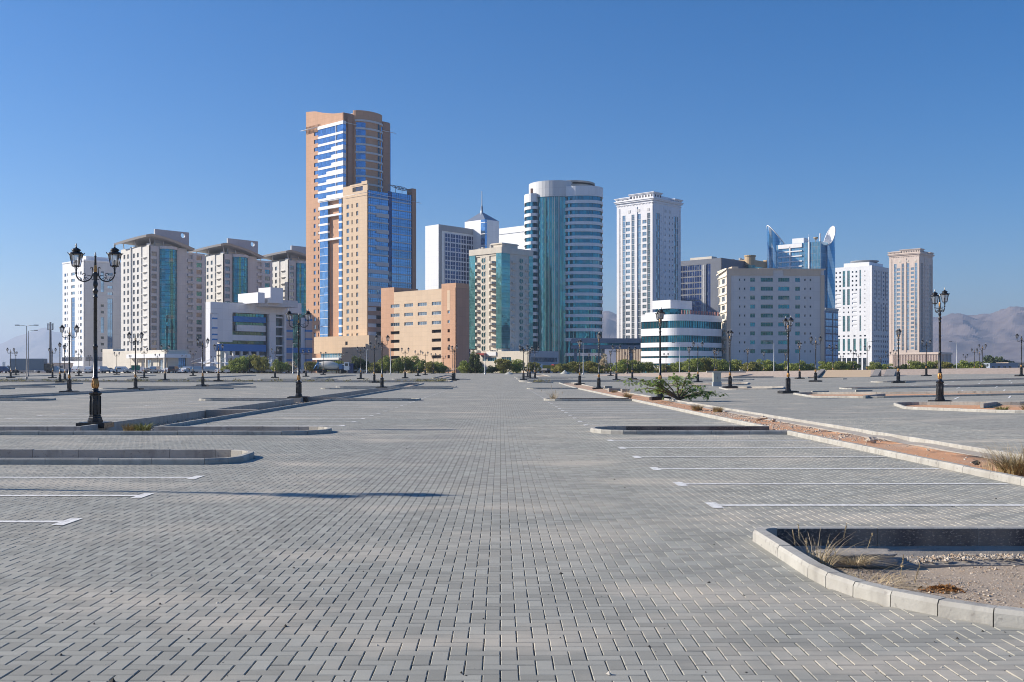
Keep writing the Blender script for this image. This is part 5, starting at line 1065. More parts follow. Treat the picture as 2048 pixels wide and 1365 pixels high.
# 2 --- three towers with winged roofs
def wing_tower(px, d, label, hfac=1.0):
    B = Bld('winged_tower', label, 299, 470); k = B.main; zt = k.zc(491); a = k.u('L', 242); b = k.u('R', 410); u373 = k.u('R', 374)
    fl = 14.85 * 470 / F; n = 14; zr = [zt - 2.6 - i * fl for i in range(n)]
    k.body(a, u373, 0, zt, W_STONE)
    H = k.grid('L', k.cols('L', (247, 250.5), (254.5, 258), (266, 269.7), (274, 277.7)), [(z - 2.0, z) for z in zr], [G_DARK, G_GREY], F_GREY, 1)
    k.wall('L', k.u('L', 282), a, 0, zt, [W_STONE], H)
    H = k.grid('L', k.cols('L', (287, 291.5)), [(z - 2.4, z) for z in zr], G_DARK, F_GREY, 1, 1, dep=.9, rec=.2); k.wall('L', k.u('L', 293), k.u('L', 282), 0, zt, [W_STONE], H, dep=.9)
    for z in zr:     # small balcony ledges beside the corner
        m = MB(); k.bar(m, 'L', k.u('L', 293.5), k.u('L', 284), z - 2.6, z - 2.4, -.5, .9); k.put(m, 'balcony', [W_STONE])
    k.wall('L', 0, k.u('L', 293), 0, zt + 1.0, [W_STONE]); m = MB(); k.bar(m, 'L', k.u('L', 263.3), k.u('L', 262.4), 0, zt + .4, -.5, 0); k.put(m, 'pier', [W_STONE])
    H = k.grid('R', k.cols('R', (303, 313.5)), [(z - 2.1, z) for z in zr], [G_GREY, G_GREY, G_BGRN], F_GREY, 1, 1)
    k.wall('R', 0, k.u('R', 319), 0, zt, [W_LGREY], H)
    # curved glass bay
    u0, u1 = k.u('R', 319), k.u('R', 353.5); c = (u0 + u1) / 2; hw = (u1 - u0) / 2; zb0 = zt - 1.2
    P = [(c - hw * cos(t), .2 - 2.6 * sin(t)) for t in np.linspace(0, pi, 15)]
    m = MB(); m.prism(P, 4, zb0, 0, smooth=True); k.put(m, 'glass_bay', [G_TEAL])
    m = MB()
    for q in range(32): z = 5 + q * fl / 2; (z < zb0) and m.tube([(x, y - .03, z) for x, y in P], .05, 4, smooth=False)
    for q in (2, 4, 6, 7, 8, 10, 12): m.tube([(P[q][0], P[q][1] - .03, 4), (P[q][0], P[q][1] - .03, zb0)], .05, 4, smooth=False)
    k.put(m, 'mullion', [F_DARK])
    m = MB(); m.prism([(x, y - .4) for x, y in P] , zb0, zb0 + 1.3, 0); k.put(m, 'cornice', [W_LGREY])
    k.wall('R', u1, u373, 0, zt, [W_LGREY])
    # lower wing
    zw = zt - 1.6; m = MB(); m.box(u373, b, .8, a * .8, 0, zw); k.put(m, 'core', [W_LGREY])
    H = k.grid('R', k.cols('R', (376, 385.5)), [(z - 2.3, z) for z in zr[:-1]], [G_GREY, G_DARK], F_GREY, 2, rec=.7, dep=.2); H += k.grid('R', k.cols('R', (393.5, 404)), [(z - 2.1, z) for z in zr[:-1]], [G_GREY, G_TEAL], F_GREY, 2, 1, dep=.2, rec=.2)
    k.wall('R', u373, b, 0, zw, [W_LGREY], H, dep=.2, rec=.2)
    for z in zr[:-1]: m = MB(); k.bar(m, 'R', k.u('R', 375), k.u('R', 387), z - 3.3, z - 2.1, -.6, .2); k.put(m, 'balcony', [W_LGREY])
    # winged roof: thin upturned sheet on struts, and the fin wall with a round hole
    zR = lambda y: k.zc(y)
    m = MB(); N = 17; V = []; u_l, u_r = -3.4, k.u('R', 383)
    def rz(u): t = (u - u_l) / (u_r - u_l); return zR(471) - (zR(471) - zR(494)) * (t ** 1.6) + .0
    for j in range(7):
        for i in range(N + 1):
            u = u_l + (u_r - u_l) * i / N; v = -3.2 + (a + 3.6) * j / 6; t = i / N
            dome = 2.2 * max(0, 1 - ((u - 1) / 7) ** 2) * (j / 6) ** .8; V.append((u, v, rz(u) + .6 - 1.5 * (j / 6) ** 1.5 * max(0, 1 - t * 1.6) - .9 * (1 - t) * max(0, (.12 - t) * 8)))
    fs = [(j * (N + 1) + i, j * (N + 1) + i + 1, (j + 1) * (N + 1) + i + 1, (j + 1) * (N + 1) + i) for j in range(6) for i in range(N)]
    V2 = [(x * .96 + .3, y * .94 + .5, z - .9) for x, y, z in V]; n0 = len(V); m.add(V + V2, fs + [tuple(n0 + q for q in reversed(f)) for f in fs])
    ed = [i for i in range(N + 1)] + [(j + 1) * (N + 1) + N for j in range(6)] + [6 * (N + 1) + i for i in range(N - 1, -1, -1)] + [j * (N + 1) for j in range(5, 0, -1)]
    m.add(V + V2, [(ed[i], ed[(i + 1) % len(ed)], n0 + ed[(i + 1) % len(ed)], n0 + ed[i]) for i in range(len(ed))]); k.put(m, 'roof', [plain('roof_sheet', (.43, .41, .39), .6)])
    for x, y in ((1.2, 1.2), (1.2, a * .55), (1.0, a - 1), (8, 1.5)): m = MB(); m.tube([(x, y, zt), (x - .6, y, rz(x) - .4)], .22, 8); k.put(m, 'strut', [F_WHITE])
    m = MB(); m.box(4.5, u373 - 1, 2.5, a - 2, zt - .1, zt + 1.6); k.put(m, 'penthouse', [W_CREAM])
    u0, u1 = k.u('R', 310, 3), k.u('R', 378, 3); z0, z1 = zt + .5, k.z('R', 345, 462, 3); cu, cz_, r = k.u('R', 366, 3), k.z('R', 366, 471.5, 3), 1.15; m = MB()
    rim = [(u0, z0), ((u0 + cu) / 2, z0), (cu, z0), (u1, z0), (u1, (z0 + cz_) / 2), (u1, cz_), (u1, (cz_ + z1) / 2), (u1, z1), (cu, z1), ((u0 + cu) / 2, z1), (u0, z1), (u0, cz_)]
    circ = [(cu + r * cos(t), cz_ + r * sin(t)) for t in (-2.5, -2.0, -1.57, -1.0, -.5, 0, .5, 1.0, 1.57, 2.0, 2.5, 3.14)]; nn = 12
    for y in (3, 4): m.add([(p[0], y, p[1]) for p in rim] + [(p[0], y, p[1]) for p in circ], [(i, (i + 1) % nn, nn + (i + 1) % nn, nn + i) for i in range(nn)])
    for L in (rim, circ): m.add([(p[0], y, p[1]) for y in (3, 4) for p in L], [(i, (i + 1) % nn, nn + (i + 1) % nn, nn + i) for i in range(nn)])
    k.put(m, 'fin_wall', [plain('fin_grey', (.40, .42, .46), .6)])
    B.finish(90)
    return B
W1 = wing_tower(299, 470, 'nearest pale stone tower with winged roof and curved teal glass bay')
def clone(root, px, d, label, px0, d0, rot=47):
    c = copy_tree(root); c.location = (at(px, d), d, root.location.z); c['label'] = label; c.rotation_euler.z = radians(rot); return c
clone(W1.root, 447, 503, 'middle pale stone tower with winged roof, rising behind the blue striped hospital', 299, 470)
clone(W1.root, 576, 532, 'farthest winged-roof tower, partly hidden by the tall orange tower', 299, 470)
for o in [W1.root] + [o for o in bpy.data.objects if o.name.startswith('winged_tower') and o.parent is None]: o['group'] = 'three pale towers with winged roofs'

# 3 --- low cream shop building in front of them
B = Bld('shop_building', 'low cream shop building with a long white canopy below the first winged tower', 333, 330); k = B.main; a = k.u('L', 205); b = k.u('R', 376); zt = k.zc(700); k.body(a, b, 0, zt, W_CREAM)
k.wall('L', 0, a, 0, zt, [W_CREAM], k.grid('L', k.cols('L', (291, 301), (318, 326)), [(.1, 4.2)], G_SKY, F_WHITE, 2, 1)); k.wall('R', 0, b, 0, zt, [W_CREAM], k.grid('R', k.cols('R', (357, 372)), [(.1, 4.8)], G_BLUE, F_DARK, 3, 1))
m = MB(); m.box(-1.6, b, -1.6, k.u('L', 262), k.zc(716), k.zc(708)); k.put(m, 'canopy', [W_PURE]); m = MB(); m.box(0, 4, k.u('L', 226), a, 0, zt + .8); k.put(m, 'tower_wing', [W_CREAM])
for p in (-1.2, k.u('L', 281), k.u('L', 300)): m = MB(); m.box(-1.4, -.8, p, p + .6, 0, k.zc(716)); k.put(m, 'column', [W_CREAM])
B.finish()

# 4 --- blue striped hospital
B = Bld('hospital', 'low hospital block with blue stripes and white roof blocks, behind the roadside trees', 420, 395, 47, 1.4); k = B.main; b = k.u('R', 624); zt = k.zc(604); U = lambda p: k.u('R', p); Z = lambda p, y: k.z('R', p, y)
GP = panel('clad_lilac', (.73, .74, .76), 2.4, 4, .55, .85, .05)
m = MB(); m.box(U(464), U(603), 1.2, 8, 0, Z(500, 606)); k.put(m, 'core', [G_DARK])
m = MB(); m.box(U(603), b, .4, 16, 0, Z(612, 636)); k.put(m, 'core', [GP])
m = MB(); m.box(0, U(433), 0, 3, 0, zt); m.box(U(422.6), U(431), -.05, .5, 10, Z(430, 628)); m.box(U(420.5), U(464), -.4, 2, Z(440, 628), zt); k.put(m, 'portal', [GP])
m = MB(); m.box(U(433.5), U(464), -.3, 2, Z(450, 684), Z(450, 628)); k.put(m, 'wall', [GP])
m = MB(); m.box(U(424), U(433), -.6, .4, Z(428, 690), Z(428, 629)); k.put(m, 'lift_shaft', [W_PURE])
for y in (636, 655, 668, 678): m = MB(); m.box(U(423.8), U(433.2), -.66, .4, Z(428, y + 3), Z(428, y)); k.put(m, 'stripe', [W_BLUE])
m = MB(); m.box(U(464), U(567), -.4, 4, Z(500, 627), Z(500, 608)); m.box(U(567), U(602), -.3, 3, Z(585, 627), Z(585, 606)); k.put(m, 'beam', [GP])
m = MB(); m.box(U(467), U(531), -.2, 1.2, Z(500, 645), Z(500, 634)); k.put(m, 'blue_band', [W_BLUE]); m = MB(); m.box(U(433), U(531), -.5, 1.2, Z(480, 703), Z(480, 689)); k.put(m, 'blue_band', [W_BLUE])
for x0, y0, y1 in ((474, 663.5, 651), (450, 682, 671)): m = MB(); m.box(U(x0), U(531), -.1, 1.2, Z(500, y0), Z(500, y1)); k.put(m, 'spandrel', [GP])
for x0, y0, y1, g in ((474, 634, 627.5, G_TEAL), (474, 651, 645, G_TEAL), (458, 671, 664, G_BGRN), (442, 689, 682, G_BGRN)): k.win('R', U(x0), U(531), Z(500, y0), Z(500, y1), g, F_DARK, 9, 0, rec=0, dep=1.1)
for x in (537, 567): m = MB(); m.box(U(x), U(x + (13 if x == 537 else 4)), -.6, 2, 0, Z(x, 627)); k.put(m, 'pier', [GP])
for q in range(6): m = MB(); m.box(U(550), U(567), .2, 1.4, 3 + q * 3.7, 3.6 + q * 3.7); k.put(m, 'floor_slab', [GP])
for x0, x1 in ((571, 585), (611, 624)): m = MB(); m.box(U(x0), U(x1), -.2, 1.0, 0, Z(x0, 630)); k.put(m, 'wall', [panel('clad_rose', (.50, .44, .43), 2.2, 3.6)])
for y0, y1 in ((642, 638), (664, 660), (680, 677), (706, 696), (722, 719)):
    for x0, x1 in ((570.8, 585.2), (610.8, 624.2)): m = MB(); m.box(U(x0), U(x1), -.25, 1, Z(x0, y0), Z(x0, y1)); k.put(m, 'stripe', [W_BLUE])
k.win('R', U(585.5), U(610.5), 1, Z(600, 630), G_BGRN, F_DARK, 4, 7, rec=0, dep=.6)
m = MB(); m.box(U(585.5), U(610.5), -.1, .5, Z(600, 706), Z(600, 696)); k.put(m, 'blue_band', [W_BLUE])
for x in (450, 465, 480, 497, 513): m = MB(); m.box(U(x), U(x + 4), -.5, .4, 0, Z(x, 703)); k.put(m, 'column', [W_LGREY])
m = MB(); m.box(U(452), U(531), .6, 1.2, 0, 1.5); m.box(U(452), U(531), .5, 1.2, Z(490, 717), Z(490, 711)); k.put(m, 'wall', [GP])
k2 = Blk(B, 516, 400); a2 = k2.u('L', 476); m = MB(); m.box(0, 3, 0, a2, k2.zc(606), k2.zc(585)); k2.put(m, 'roof_block', [W_PURE])
k3 = Blk(B, 541, 403); m = MB(); m.box(0, k3.u('R', 566), 0, k3.u('L', 517), k3.zc(606), k3.zc(575)); k3.put(m, 'roof_block', [W_PURE]); m = MB(); m.box(.0, k3.u('R', 602), 2, 10, k3.zc(612), k3.zc(598)); k3.put(m, 'roof_block', [W_LGREY])
B.finish()

# 5 --- the tall orange tower with its blue glass annex
B = Bld('orange_tower', 'tallest tower, orange-brown with white banded glass bay and wavy roofline', 687, 446); k = B.main; a = k.u('L', 612); b = k.u('R', 779); U = lambda p: k.u('L', p); zt = k.zc(262); fl = 16.0 * 446 / F; k.body(a, b, 0, k.zc(250), W_ORANGE)
zr = [k.zc(248) - i * fl for i in range(28)]
H = k.grid('L', [tuple(sorted((U(628), U(638))))], [(z - 1.9, z - .2) for z in [k.z('L', 633, 263) - i * fl for i in range(9)]], G_BLUE, F_GREY, 1)
z9 = k.z('L', 633, 263) - 9.9 * fl
H += k.grid('L', k.cols('L', (627.3, 631.3), (636, 638)), [(z9 - i * fl - 1.7, z9 - i * fl) for i in range(18)], [G_BLUE, G_SKY], F_GREY)
zrec = k.z('L', 670, 399); zpod = k.z('L', 650, 690)
H2 = [(U(681), U(660), zpod, zrec)]
k.wall('L', U(641), a, 0, k.zc(236), [W_ORANGE], H); k.wall('L', 0, U(641), 0, k.zc(246), [W_ORANGE], H2, rec=2.2)
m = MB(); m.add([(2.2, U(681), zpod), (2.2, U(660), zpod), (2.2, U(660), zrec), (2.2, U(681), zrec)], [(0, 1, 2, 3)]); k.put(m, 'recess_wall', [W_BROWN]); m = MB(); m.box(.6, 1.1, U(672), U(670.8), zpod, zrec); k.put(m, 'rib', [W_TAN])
# wavy parapet screen
N = 26; top = [(u, k.z('L', VX + F * ((k.C[0] + k.dir['L'][0] * u) / (k.C[1] + k.dir['L'][1] * u)), yy)) for u, yy in [(a * i / N, np.interp(i / N, [0, .25, .55, .75, 1], [225.5, 227.5, 226, 223, 224.5])) for i in range(N + 1)]]
m = MB(); V = []
for x in (0, .6):
    for u, z in top: V += [(x, u, k.zc(246) - 1), (x, u, z)]
n = 2 * (N + 1); m.add(V, [(2 * i, 2 * i + 2, 2 * i + 3, 2 * i + 1) for i in range(N)] + [(n + 2 * i, n + 2 * i + 2, n + 2 * i + 3, n + 2 * i + 1) for i in range(N)] + [(2 * i + 1, 2 * i + 3, n + 2 * i + 3, n + 2 * i + 1) for i in range(N)] + [(0, 1, n + 1, n), (2 * N, 2 * N + 1, n + 2 * N + 1, n + 2 * N)]); k.put(m, 'parapet', [W_ORANGE])
m = MB(); m.box(0, 3.5, -.0, .6, k.zc(246) - 1, k.zc(226)); k.put(m, 'parapet', [W_BROWN])
# projecting glass bay with white bands
zb_ = zrec; zz = k.zc(251); m = MB(); m.box(-1.2, .3, -1.2, U(641), zrec, k.zc(247)); k.put(m, 'glass_bay', [G_BLUE]); m = MB()
m.box(-1.5, .2, -1.5, U(641) + .1, k.zc(250), k.zc(243.5)); i = 0; z = k.zc(250)
m.box(-1.4, -.2, 3.2, 3.5, zrec, z)
while z - fl > zrec - 1:
    z -= fl; w = 1.15; m.box(-1.38, .2, -1.38, U(641) + .1, z - w * .5, z + w * .35)
    if i >= 2: m.box(-1.4, .2, -1.4, U(668) if i < 5 else U(658), z - .3, z + w * 1.25)
    i += 1
k.put(m, 'floor_band', [W_PURE])
# narrow strips below
m = MB(); m.box(-.9, .3, U(659), U(643), zpod, zrec + .5); m.box(-.9, .3, .1, U(681), zpod, zrec + .5); k.put(m, 'glass_strip', [G_BLUE]); m = MB(); z = zrec
i = 0
while z > zpod + 2:
    if i < 6: m.box(-1.1, .3, U(659) - .1, U(641), z - .6, z + .3)
    else: m.box(-1.0, .3, U(659), U(643), z - .08, z + .08)
    if i in (0, 1, 2, 5): m.box(-1.15, .3, .0, U(641), z - .5, z + (.8 if i < 2 else .3))
    m.box(-1.0, .3, 0, U(680.6), z - .55, z + .35); z -= fl; i += 1
k.put(m, 'floor_band', [W_PURE])
# curved brown bay on the shaded side, with white rings and glass strips
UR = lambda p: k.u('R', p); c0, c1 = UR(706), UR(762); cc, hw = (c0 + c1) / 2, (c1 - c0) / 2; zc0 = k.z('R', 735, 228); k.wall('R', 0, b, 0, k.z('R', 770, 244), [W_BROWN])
P = [(cc - hw * cos(t), .1 - 4.2 * sin(t)) for t in np.linspace(0, pi, 19)]; m = MB(); m.prism(P, 30, zc0, 0); k.put(m, 'curved_bay', [W_ORANGE])
m = MB()
for (i0, i1) in ((2, 6), (13, 16)): q = [(x + (cc - x) * -.012, y - .12) for x, y in P[i0:i1 + 1]]; m.add([(x, y, z) for z in (30, k.z('R', 735, 252)) for x, y in q], [(i, i + 1, len(q) + i + 1, len(q) + i) for i in range(len(q) - 1)], 0, True)
q = [(x, y - .12) for x, y in P[11:13]]; m.add([(x, y, z) for z in (30, k.z('R', 735, 245)) for x, y in q], [(0, 1, 3, 2)], 1); k.put(m, 'glass_strip', [G_BLUE, G_DARK])
m = MB(); z = k.z('R', 735, 250)
while z > 60:
    for i in range(1, 17): (x0, y0), (x1, y1) = P[i], P[i + 1]; m.add([(x0, y0 - .5, z), (x1, y1 - .5, z), (x1, y1 - .5, z + .8), (x0, y0 - .5, z + .8), (x0, y0, z), (x1, y1, z), (x1, y1, z + .8), (x0, y0, z + .8)], [(0, 1, 2, 3), (3, 2, 6, 7), (0, 1, 5, 4)])
    z -= fl
k.put(m, 'floor_band', [W_LGREY])
m = MB(); m.box(2.0, 4.0, -.6, .2, 60, k.zc(232)); m.box(b - 4, b, -.5, 2, 30, k.z('R', 770, 246)); m.box(3, b - 6, 1, 12, k.zc(250), k.z('R', 725, 232)); k.put(m, 'pier', [W_BROWN])
m = MB(); m.box(b - .4, b + 1.1, .5, 3, 30, k.z('R', 775, 262)); k.put(m, 'glass_strip', [G_BLUE])
m = MB()
for i in range(26): m.tube([(-.4 - 1.2 * (i % 2), a + .5 - i * .5, k.z('L', 615, 262) + .0), (-1.2 * ((i + 1) % 2) - .4, a - i * .5, k.z('L', 615, 262))], .06, 4)
m.tube([(-1.7, a + 1.6, k.z('L', 615, 262)), (-1.7, U(641), k.z('L', 615, 262))], .1, 4); m.tube([(0, -1.8, k.zc(247)), (b + 2, -1.8, k.zc(247))], .12, 4); k.put(m, 'ledge_rail', [F_WHITE])
roof_clutter(k, 6, 16, 2, 10, k.z('R', 725, 232), 7, 3)
# annex
A = Blk(B, 735, 432); a2 = A.u('L', 685.5); b2 = A.u('R', 831); zt = A.zc(376); fl = 16.45 * 432 / F; A.body(a2, b2, 0, zt - 1, W_TAN); UL = lambda p: A.u('L', p); z0 = A.zc(403)
R_ = [(z0 - i * fl - 1.75, z0 - i * fl) for i in range(18)]; H = A.grid('L', A.cols('L', (693, 698.3), (712.3, 716.5)), R_, [G_SKY, G_GREY, G_SKY], F_GREY, 1) + A.grid('L', A.cols('L', (703, 705.2)), R_, G_DARK, F_GREY)
H += [(UL(725.5), UL(705), A.zc(379.5), A.zc(370.5))]; zp = A.z('L', 700, 671)
A.wall('L', 0, a2, zp - 1, A.zc(366), [W_TAN], H, rec=.3); m = MB(); 
for i in range(6): m.box(.2, .45, UL(725.5), UL(705), A.zc(379.5) + i * .35, A.zc(379.5) + i * .35 + .12)
A.put(m, 'louvre', [F_DARK]); m = MB(); m.box(-.3, .4, -.1, UL(724), A.zc(368), A.zc(361.5)); m.box(-.1, .4, UL(724), UL(700), A.zc(368), A.zc(364.5)); A.put(m, 'parapet', [W_TAN])
m = MB(); m.tube([(-1, UL(687), A.zc(386)), (-1, -1, A.zc(386)), (b2 + 2.5, -1, A.zc(386) - 1)], .09, 4); A.put(m, 'ledge_rail', [F_WHITE])
UR = lambda p: A.u('R', p); zb2 = A.zc(604); zg = A.z('R', 780, 384)
for x0, x1 in ((736.5, 776.5), (783.5, 823.5)): A.win('R', UR(x0), UR(x1), zb2 if x0 < 750 else A.zc(640), zt - .8 if x0 < 750 else zg, G_BLUE, F_DARK, int((UR(x1) - UR(x0)) / 1.3), 42, rec=-.05, fr=.05, name='curtain_wall')
A.wall('R', 0, b2, 3, zt - .8, [W_BROWN], thick=.4)
m = MB(); z = A.zc(393); i = 0
while z > zb2 - 2:
    m.box(UR(736), UR(776.8), -.35, 0, z - .35, z + .25)
    if i in (1, 2, 4, 5, 6, 8): m.box(UR(752), UR(776.8), -.36, 0, z - 1.2, z + .45)
    if i >= 9: m.box(UR(736), UR(776.8), -.37, 0, z - 1.05, z + .55)
    m.box(UR(783.2), UR(822), -.32, 0, z - .75, z - .35); m.box(UR(776.8), UR(783.4), .1, .4, z - .8, z + .2)
    z -= fl; i += 1
A.put(m, 'floor_band', [plain('band_grey', (.55, .56, .58), .6)])
m = MB(); m.box(UR(823.5), b2, -.4, 3, 3, A.z('R', 827, 378)); A.put(m, 'pier', [W_BROWN]); m = MB(); m.box(UR(776.8), UR(783.3), -.06, .2, 20, zt); A.put(m, 'glass_strip', [G_NAVY])
m = MB(); zz = zb2 - 1.2; i = 0
while zz > 5: m.box(UR(736), UR(752), -.2, .1, zz - 2.4, zz - .9, 0); m.box(UR(752), UR(775), -.15, .1, zz - 2.2, zz - .8, 1); zz -= fl; i += 1
A.put(m, 'parking_deck', [W_LGREY, G_PARK])
m = MB()
for t in (0, .25, .5, .75, 1): m.tube([(UR(797) + t * 8, 0, A.z('R', 805, 381)), (UR(797) + t * 8, 6, A.z('R', 805, 381) + 2.8)], .12, 4)
for v in (0, 3, 6): m.tube([(UR(796), v, A.z('R', 805, 381) + v * .46), (UR(824), v, A.z('R', 805, 381) + v * .46)], .14, 4)
for u in (UR(797), UR(810), UR(823)): m.tube([(u, 6, zt - 2), (u, 6, A.z('R', 805, 381) + 2.8)], .12, 4)
A.put(m, 'pergola', [F_GREY])
# podium
Pd = Blk(B, 762, 420); ap = Pd.u('L', 628); zt2 = Pd.z('L', 650, 674); zb3 = Pd.z('L', 680, 707); uL = lambda p: Pd.u('L', p); H = Pd.grid('L', Pd.cols('L', (690.5, 695.3)), [(Pd.z('L', 693, 691), Pd.z('L', 693, 683.5)), (Pd.z('L', 693, 712), Pd.z('L', 693, 705))], G_DARK, F_GREY)
Pd.wall('L', uL(738), ap, zb3, zt2, [W_TAN], H); m = MB(); m.box(.45, 14, uL(738), ap, zb3, zt2 - .05); m.box(0, 14, uL(738), uL(684), 0, zb3); Pd.put(m, 'podium', [W_TAN])
Pd.win('L', uL(683), uL(640), Pd.z('L', 660, 716), zb3, G_TEAL, F_WHITE, 12, 3, rec=.6); m = MB(); m.box(-.8, 1, uL(683), ap + .5, Pd.z('L', 660, 720), Pd.z('L', 660, 716)); Pd.put(m, 'entrance_canopy', [W_PURE]); Pd.win('L', uL(683), uL(630), 0, Pd.z('L', 660, 720), G_DARK, F_DARK, 14, 0, rec=1)
B.finish()

# 6 --- orange parking block
B = Bld('parking_block', 'low orange-tan block with rows of wide windows and dark parking slots', 912, 372); k = B.main; U = lambda p: k.u('L', p); a = U(762); b = k.u('R', 938.5)
zA, zB_, zC = k.z('L', 775, 576), k.z('L', 840, 581), k.zc(566)
wc = [(781.3, 799), (808.5, 826), (835.5, 853.5), (863.5, 882)]; H = []
for y in (606, 624.8, 643.7):
    for x0, x1 in wc: ua, ub = sorted((U(x0), U(x1))); zz = k.z('L', 840, y); k.win('L', ua, ub, zz - 1.25, zz, G_GREY if (x0 + y) % 3 else G_DARK, F_WHITE, 3, 0, rec=.25); H.append((ua, ub, zz - 1.25, zz))
    u0, u1 = sorted((U(895), U(899.5))); k.win('L', u0, u1, zz - 1.0, zz, G_SKY, F_WHITE); H.append((u0, u1, zz - 1.0, zz))
for y in (661, 678.5, 695.5, 711.5):
    for x0, x1 in (wc[0], wc[3], (895, 899.5)): ua, ub = sorted((U(x0), U(x1))); zz = k.z('L', 840, y); H.append((ua, ub, zz - 1.15, zz)); k.win('L', ua, ub, zz - 1.15, zz, G_PARK, None, rec=.8)
mf = [(U(883), 1), (U(788), 0), (a + 1, 1)]
k.wall('L', 0, a, 0, zB_, [W_TAN, W_ORANGE], H, rec=.3, matf=mf); m = MB(); m.box(.9, b, .9, a, 0, zB_ - .05); k.put(m, 'core', [W_ORANGE])
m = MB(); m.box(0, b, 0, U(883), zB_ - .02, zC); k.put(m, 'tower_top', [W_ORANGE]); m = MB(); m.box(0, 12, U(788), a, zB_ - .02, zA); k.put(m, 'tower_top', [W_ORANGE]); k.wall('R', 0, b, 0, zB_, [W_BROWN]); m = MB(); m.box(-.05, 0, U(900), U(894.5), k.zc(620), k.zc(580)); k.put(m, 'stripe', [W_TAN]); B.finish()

# 7 --- white twin towers with pyramid and spire
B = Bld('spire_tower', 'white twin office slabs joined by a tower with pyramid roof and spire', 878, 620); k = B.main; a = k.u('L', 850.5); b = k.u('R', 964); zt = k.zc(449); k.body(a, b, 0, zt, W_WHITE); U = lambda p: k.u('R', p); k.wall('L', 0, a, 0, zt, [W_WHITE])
GR = [plain('mullion_white', (.62, .64, .68), .5)][0]; zw = k.z('R', 900, 467)
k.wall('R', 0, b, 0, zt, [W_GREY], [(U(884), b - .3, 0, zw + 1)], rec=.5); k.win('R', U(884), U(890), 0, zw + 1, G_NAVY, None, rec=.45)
for i in range(7):
    u0 = U(890) + (b - U(890)) * i / 7; u1 = U(890) + (b - U(890)) * (i + 1) / 7
    for j in range(14): k.win('R', u0, u1, zw - (j + 1) * 5.4, zw - j * 5.4, G_NAVY, GR, 1, 1, rec=.2, fr=.36)
C = Blk(B, 970, 634); at_, bt = C.u('L', 929.5), C.u('R', 998); zt = C.zc(439); C.body(at_, bt, 0, zt, W_WHITE); C.wall('L', 0, at_, 0, zt, [W_WHITE], [(0, 3.4, 0, zt - 0)]); C.wall('R', 0, bt, 0, zt, [W_WHITE], [(0, 1.5, 0, zt)])
m = MB(); m.box(-.1, 1.5, -.1, 3.4, 0, zt); C.put(m, 'glass_strip', [G_BLUE]); m = MB()
for q in range(9): m.box(-.2, 1.6, -.2, 3.5, zt - 2 - q * 6.8, zt - 1.6 - q * 6.8)
C.put(m, 'floor_band', [W_PURE])
m = MB(); ap = C.zc(420); cx, cy = bt / 2, at_ / 2
m.add([(0, 0, zt), (bt, 0, zt), (bt, at_, zt), (0, at_, zt), (cx - .5, cy - .5, ap), (cx + .5, cy - .5, ap), (cx + .5, cy + .5, ap), (cx - .5, cy + .5, ap)], [(0, 1, 5, 4), (1, 2, 6, 5), (2, 3, 7, 6), (3, 0, 4, 7)]); C.put(m, 'roof', [plain('roof_metal', (.26, .3, .36), .35, .4)])
m = MB(); m.tube([(cx - 3.2, cy - 3.2, zt), (cx - .7, cy - .7, ap + .5), (cx, cy, ap + 4)], [.9, .8, .5], 8); m.lathe([(.75, ap - 1), (.7, ap + 3), (.45, ap + 3.4), (.35, ap + 4.5), (.32, C.zc(400)), (.22, C.zc(377))], 10, c=(cx, cy, 0)); C.put(m, 'spire', [plain('spire_steel', (.35, .37, .4), .35, .6)])
D = Blk(B, 1075, 655); ad = D.u('L', 983); zt = D.zc(448); D.body(ad, 14, 0, zt, W_WHITE); zw = D.z('L', 1000, 478); u3 = D.u('L', 984)
D.wall('L', 0, ad, 0, zt, [W_WHITE], [(0, u3, 0, D.z('L', 1010, 468))], rec=.8)
for i in range(8):
    for j in range(12): D.win('L', i * u3 / 8, (i + 1) * u3 / 8, zw - (j + 1) * 5.4, zw - j * 5.4, G_NAVY, GR, 1, 1, rec=.5, fr=.36)
m = MB(); m.box(.6, 1.0, 0, u3, zw, D.z('L', 1010, 468)); D.put(m, 'louvre', [F_GREY]); B.finish()

# 8 --- cream flats with green glass corners and round balconies
B = Bld('flats', 'cream flats with green glass corners, half-round balconies and round windows', 1003, 496); k = B.main; U = lambda p: k.u('L', p); V_ = lambda p: k.u('R', p); a = U(940); b = V_(1064.5); zt = k.zc(494); zb0 = k.zc(702); fl = 13.75 * 496 / F; k.body(a, b, 0, zt, W_CREAM); n = 14; zr = [k.zc(511.5) - i * fl for i in range(n)]
H = [(U(991.5), U(978.5), zb0, zr[0] + .4), (U(960.5), U(951), zb0, zr[0] + .4)]; cu = U(967); wv = (U(961.5) - U(973.5)) / 2
k.wall('L', U(993), U(951), 0, zt, [W_CREAM], H, rec=1.6); m = MB(); 
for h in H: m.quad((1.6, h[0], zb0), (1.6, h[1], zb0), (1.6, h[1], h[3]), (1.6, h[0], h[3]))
k.put(m, 'wall', [plain('balcony_shade_wall', (.5, .45, .38), .8)])
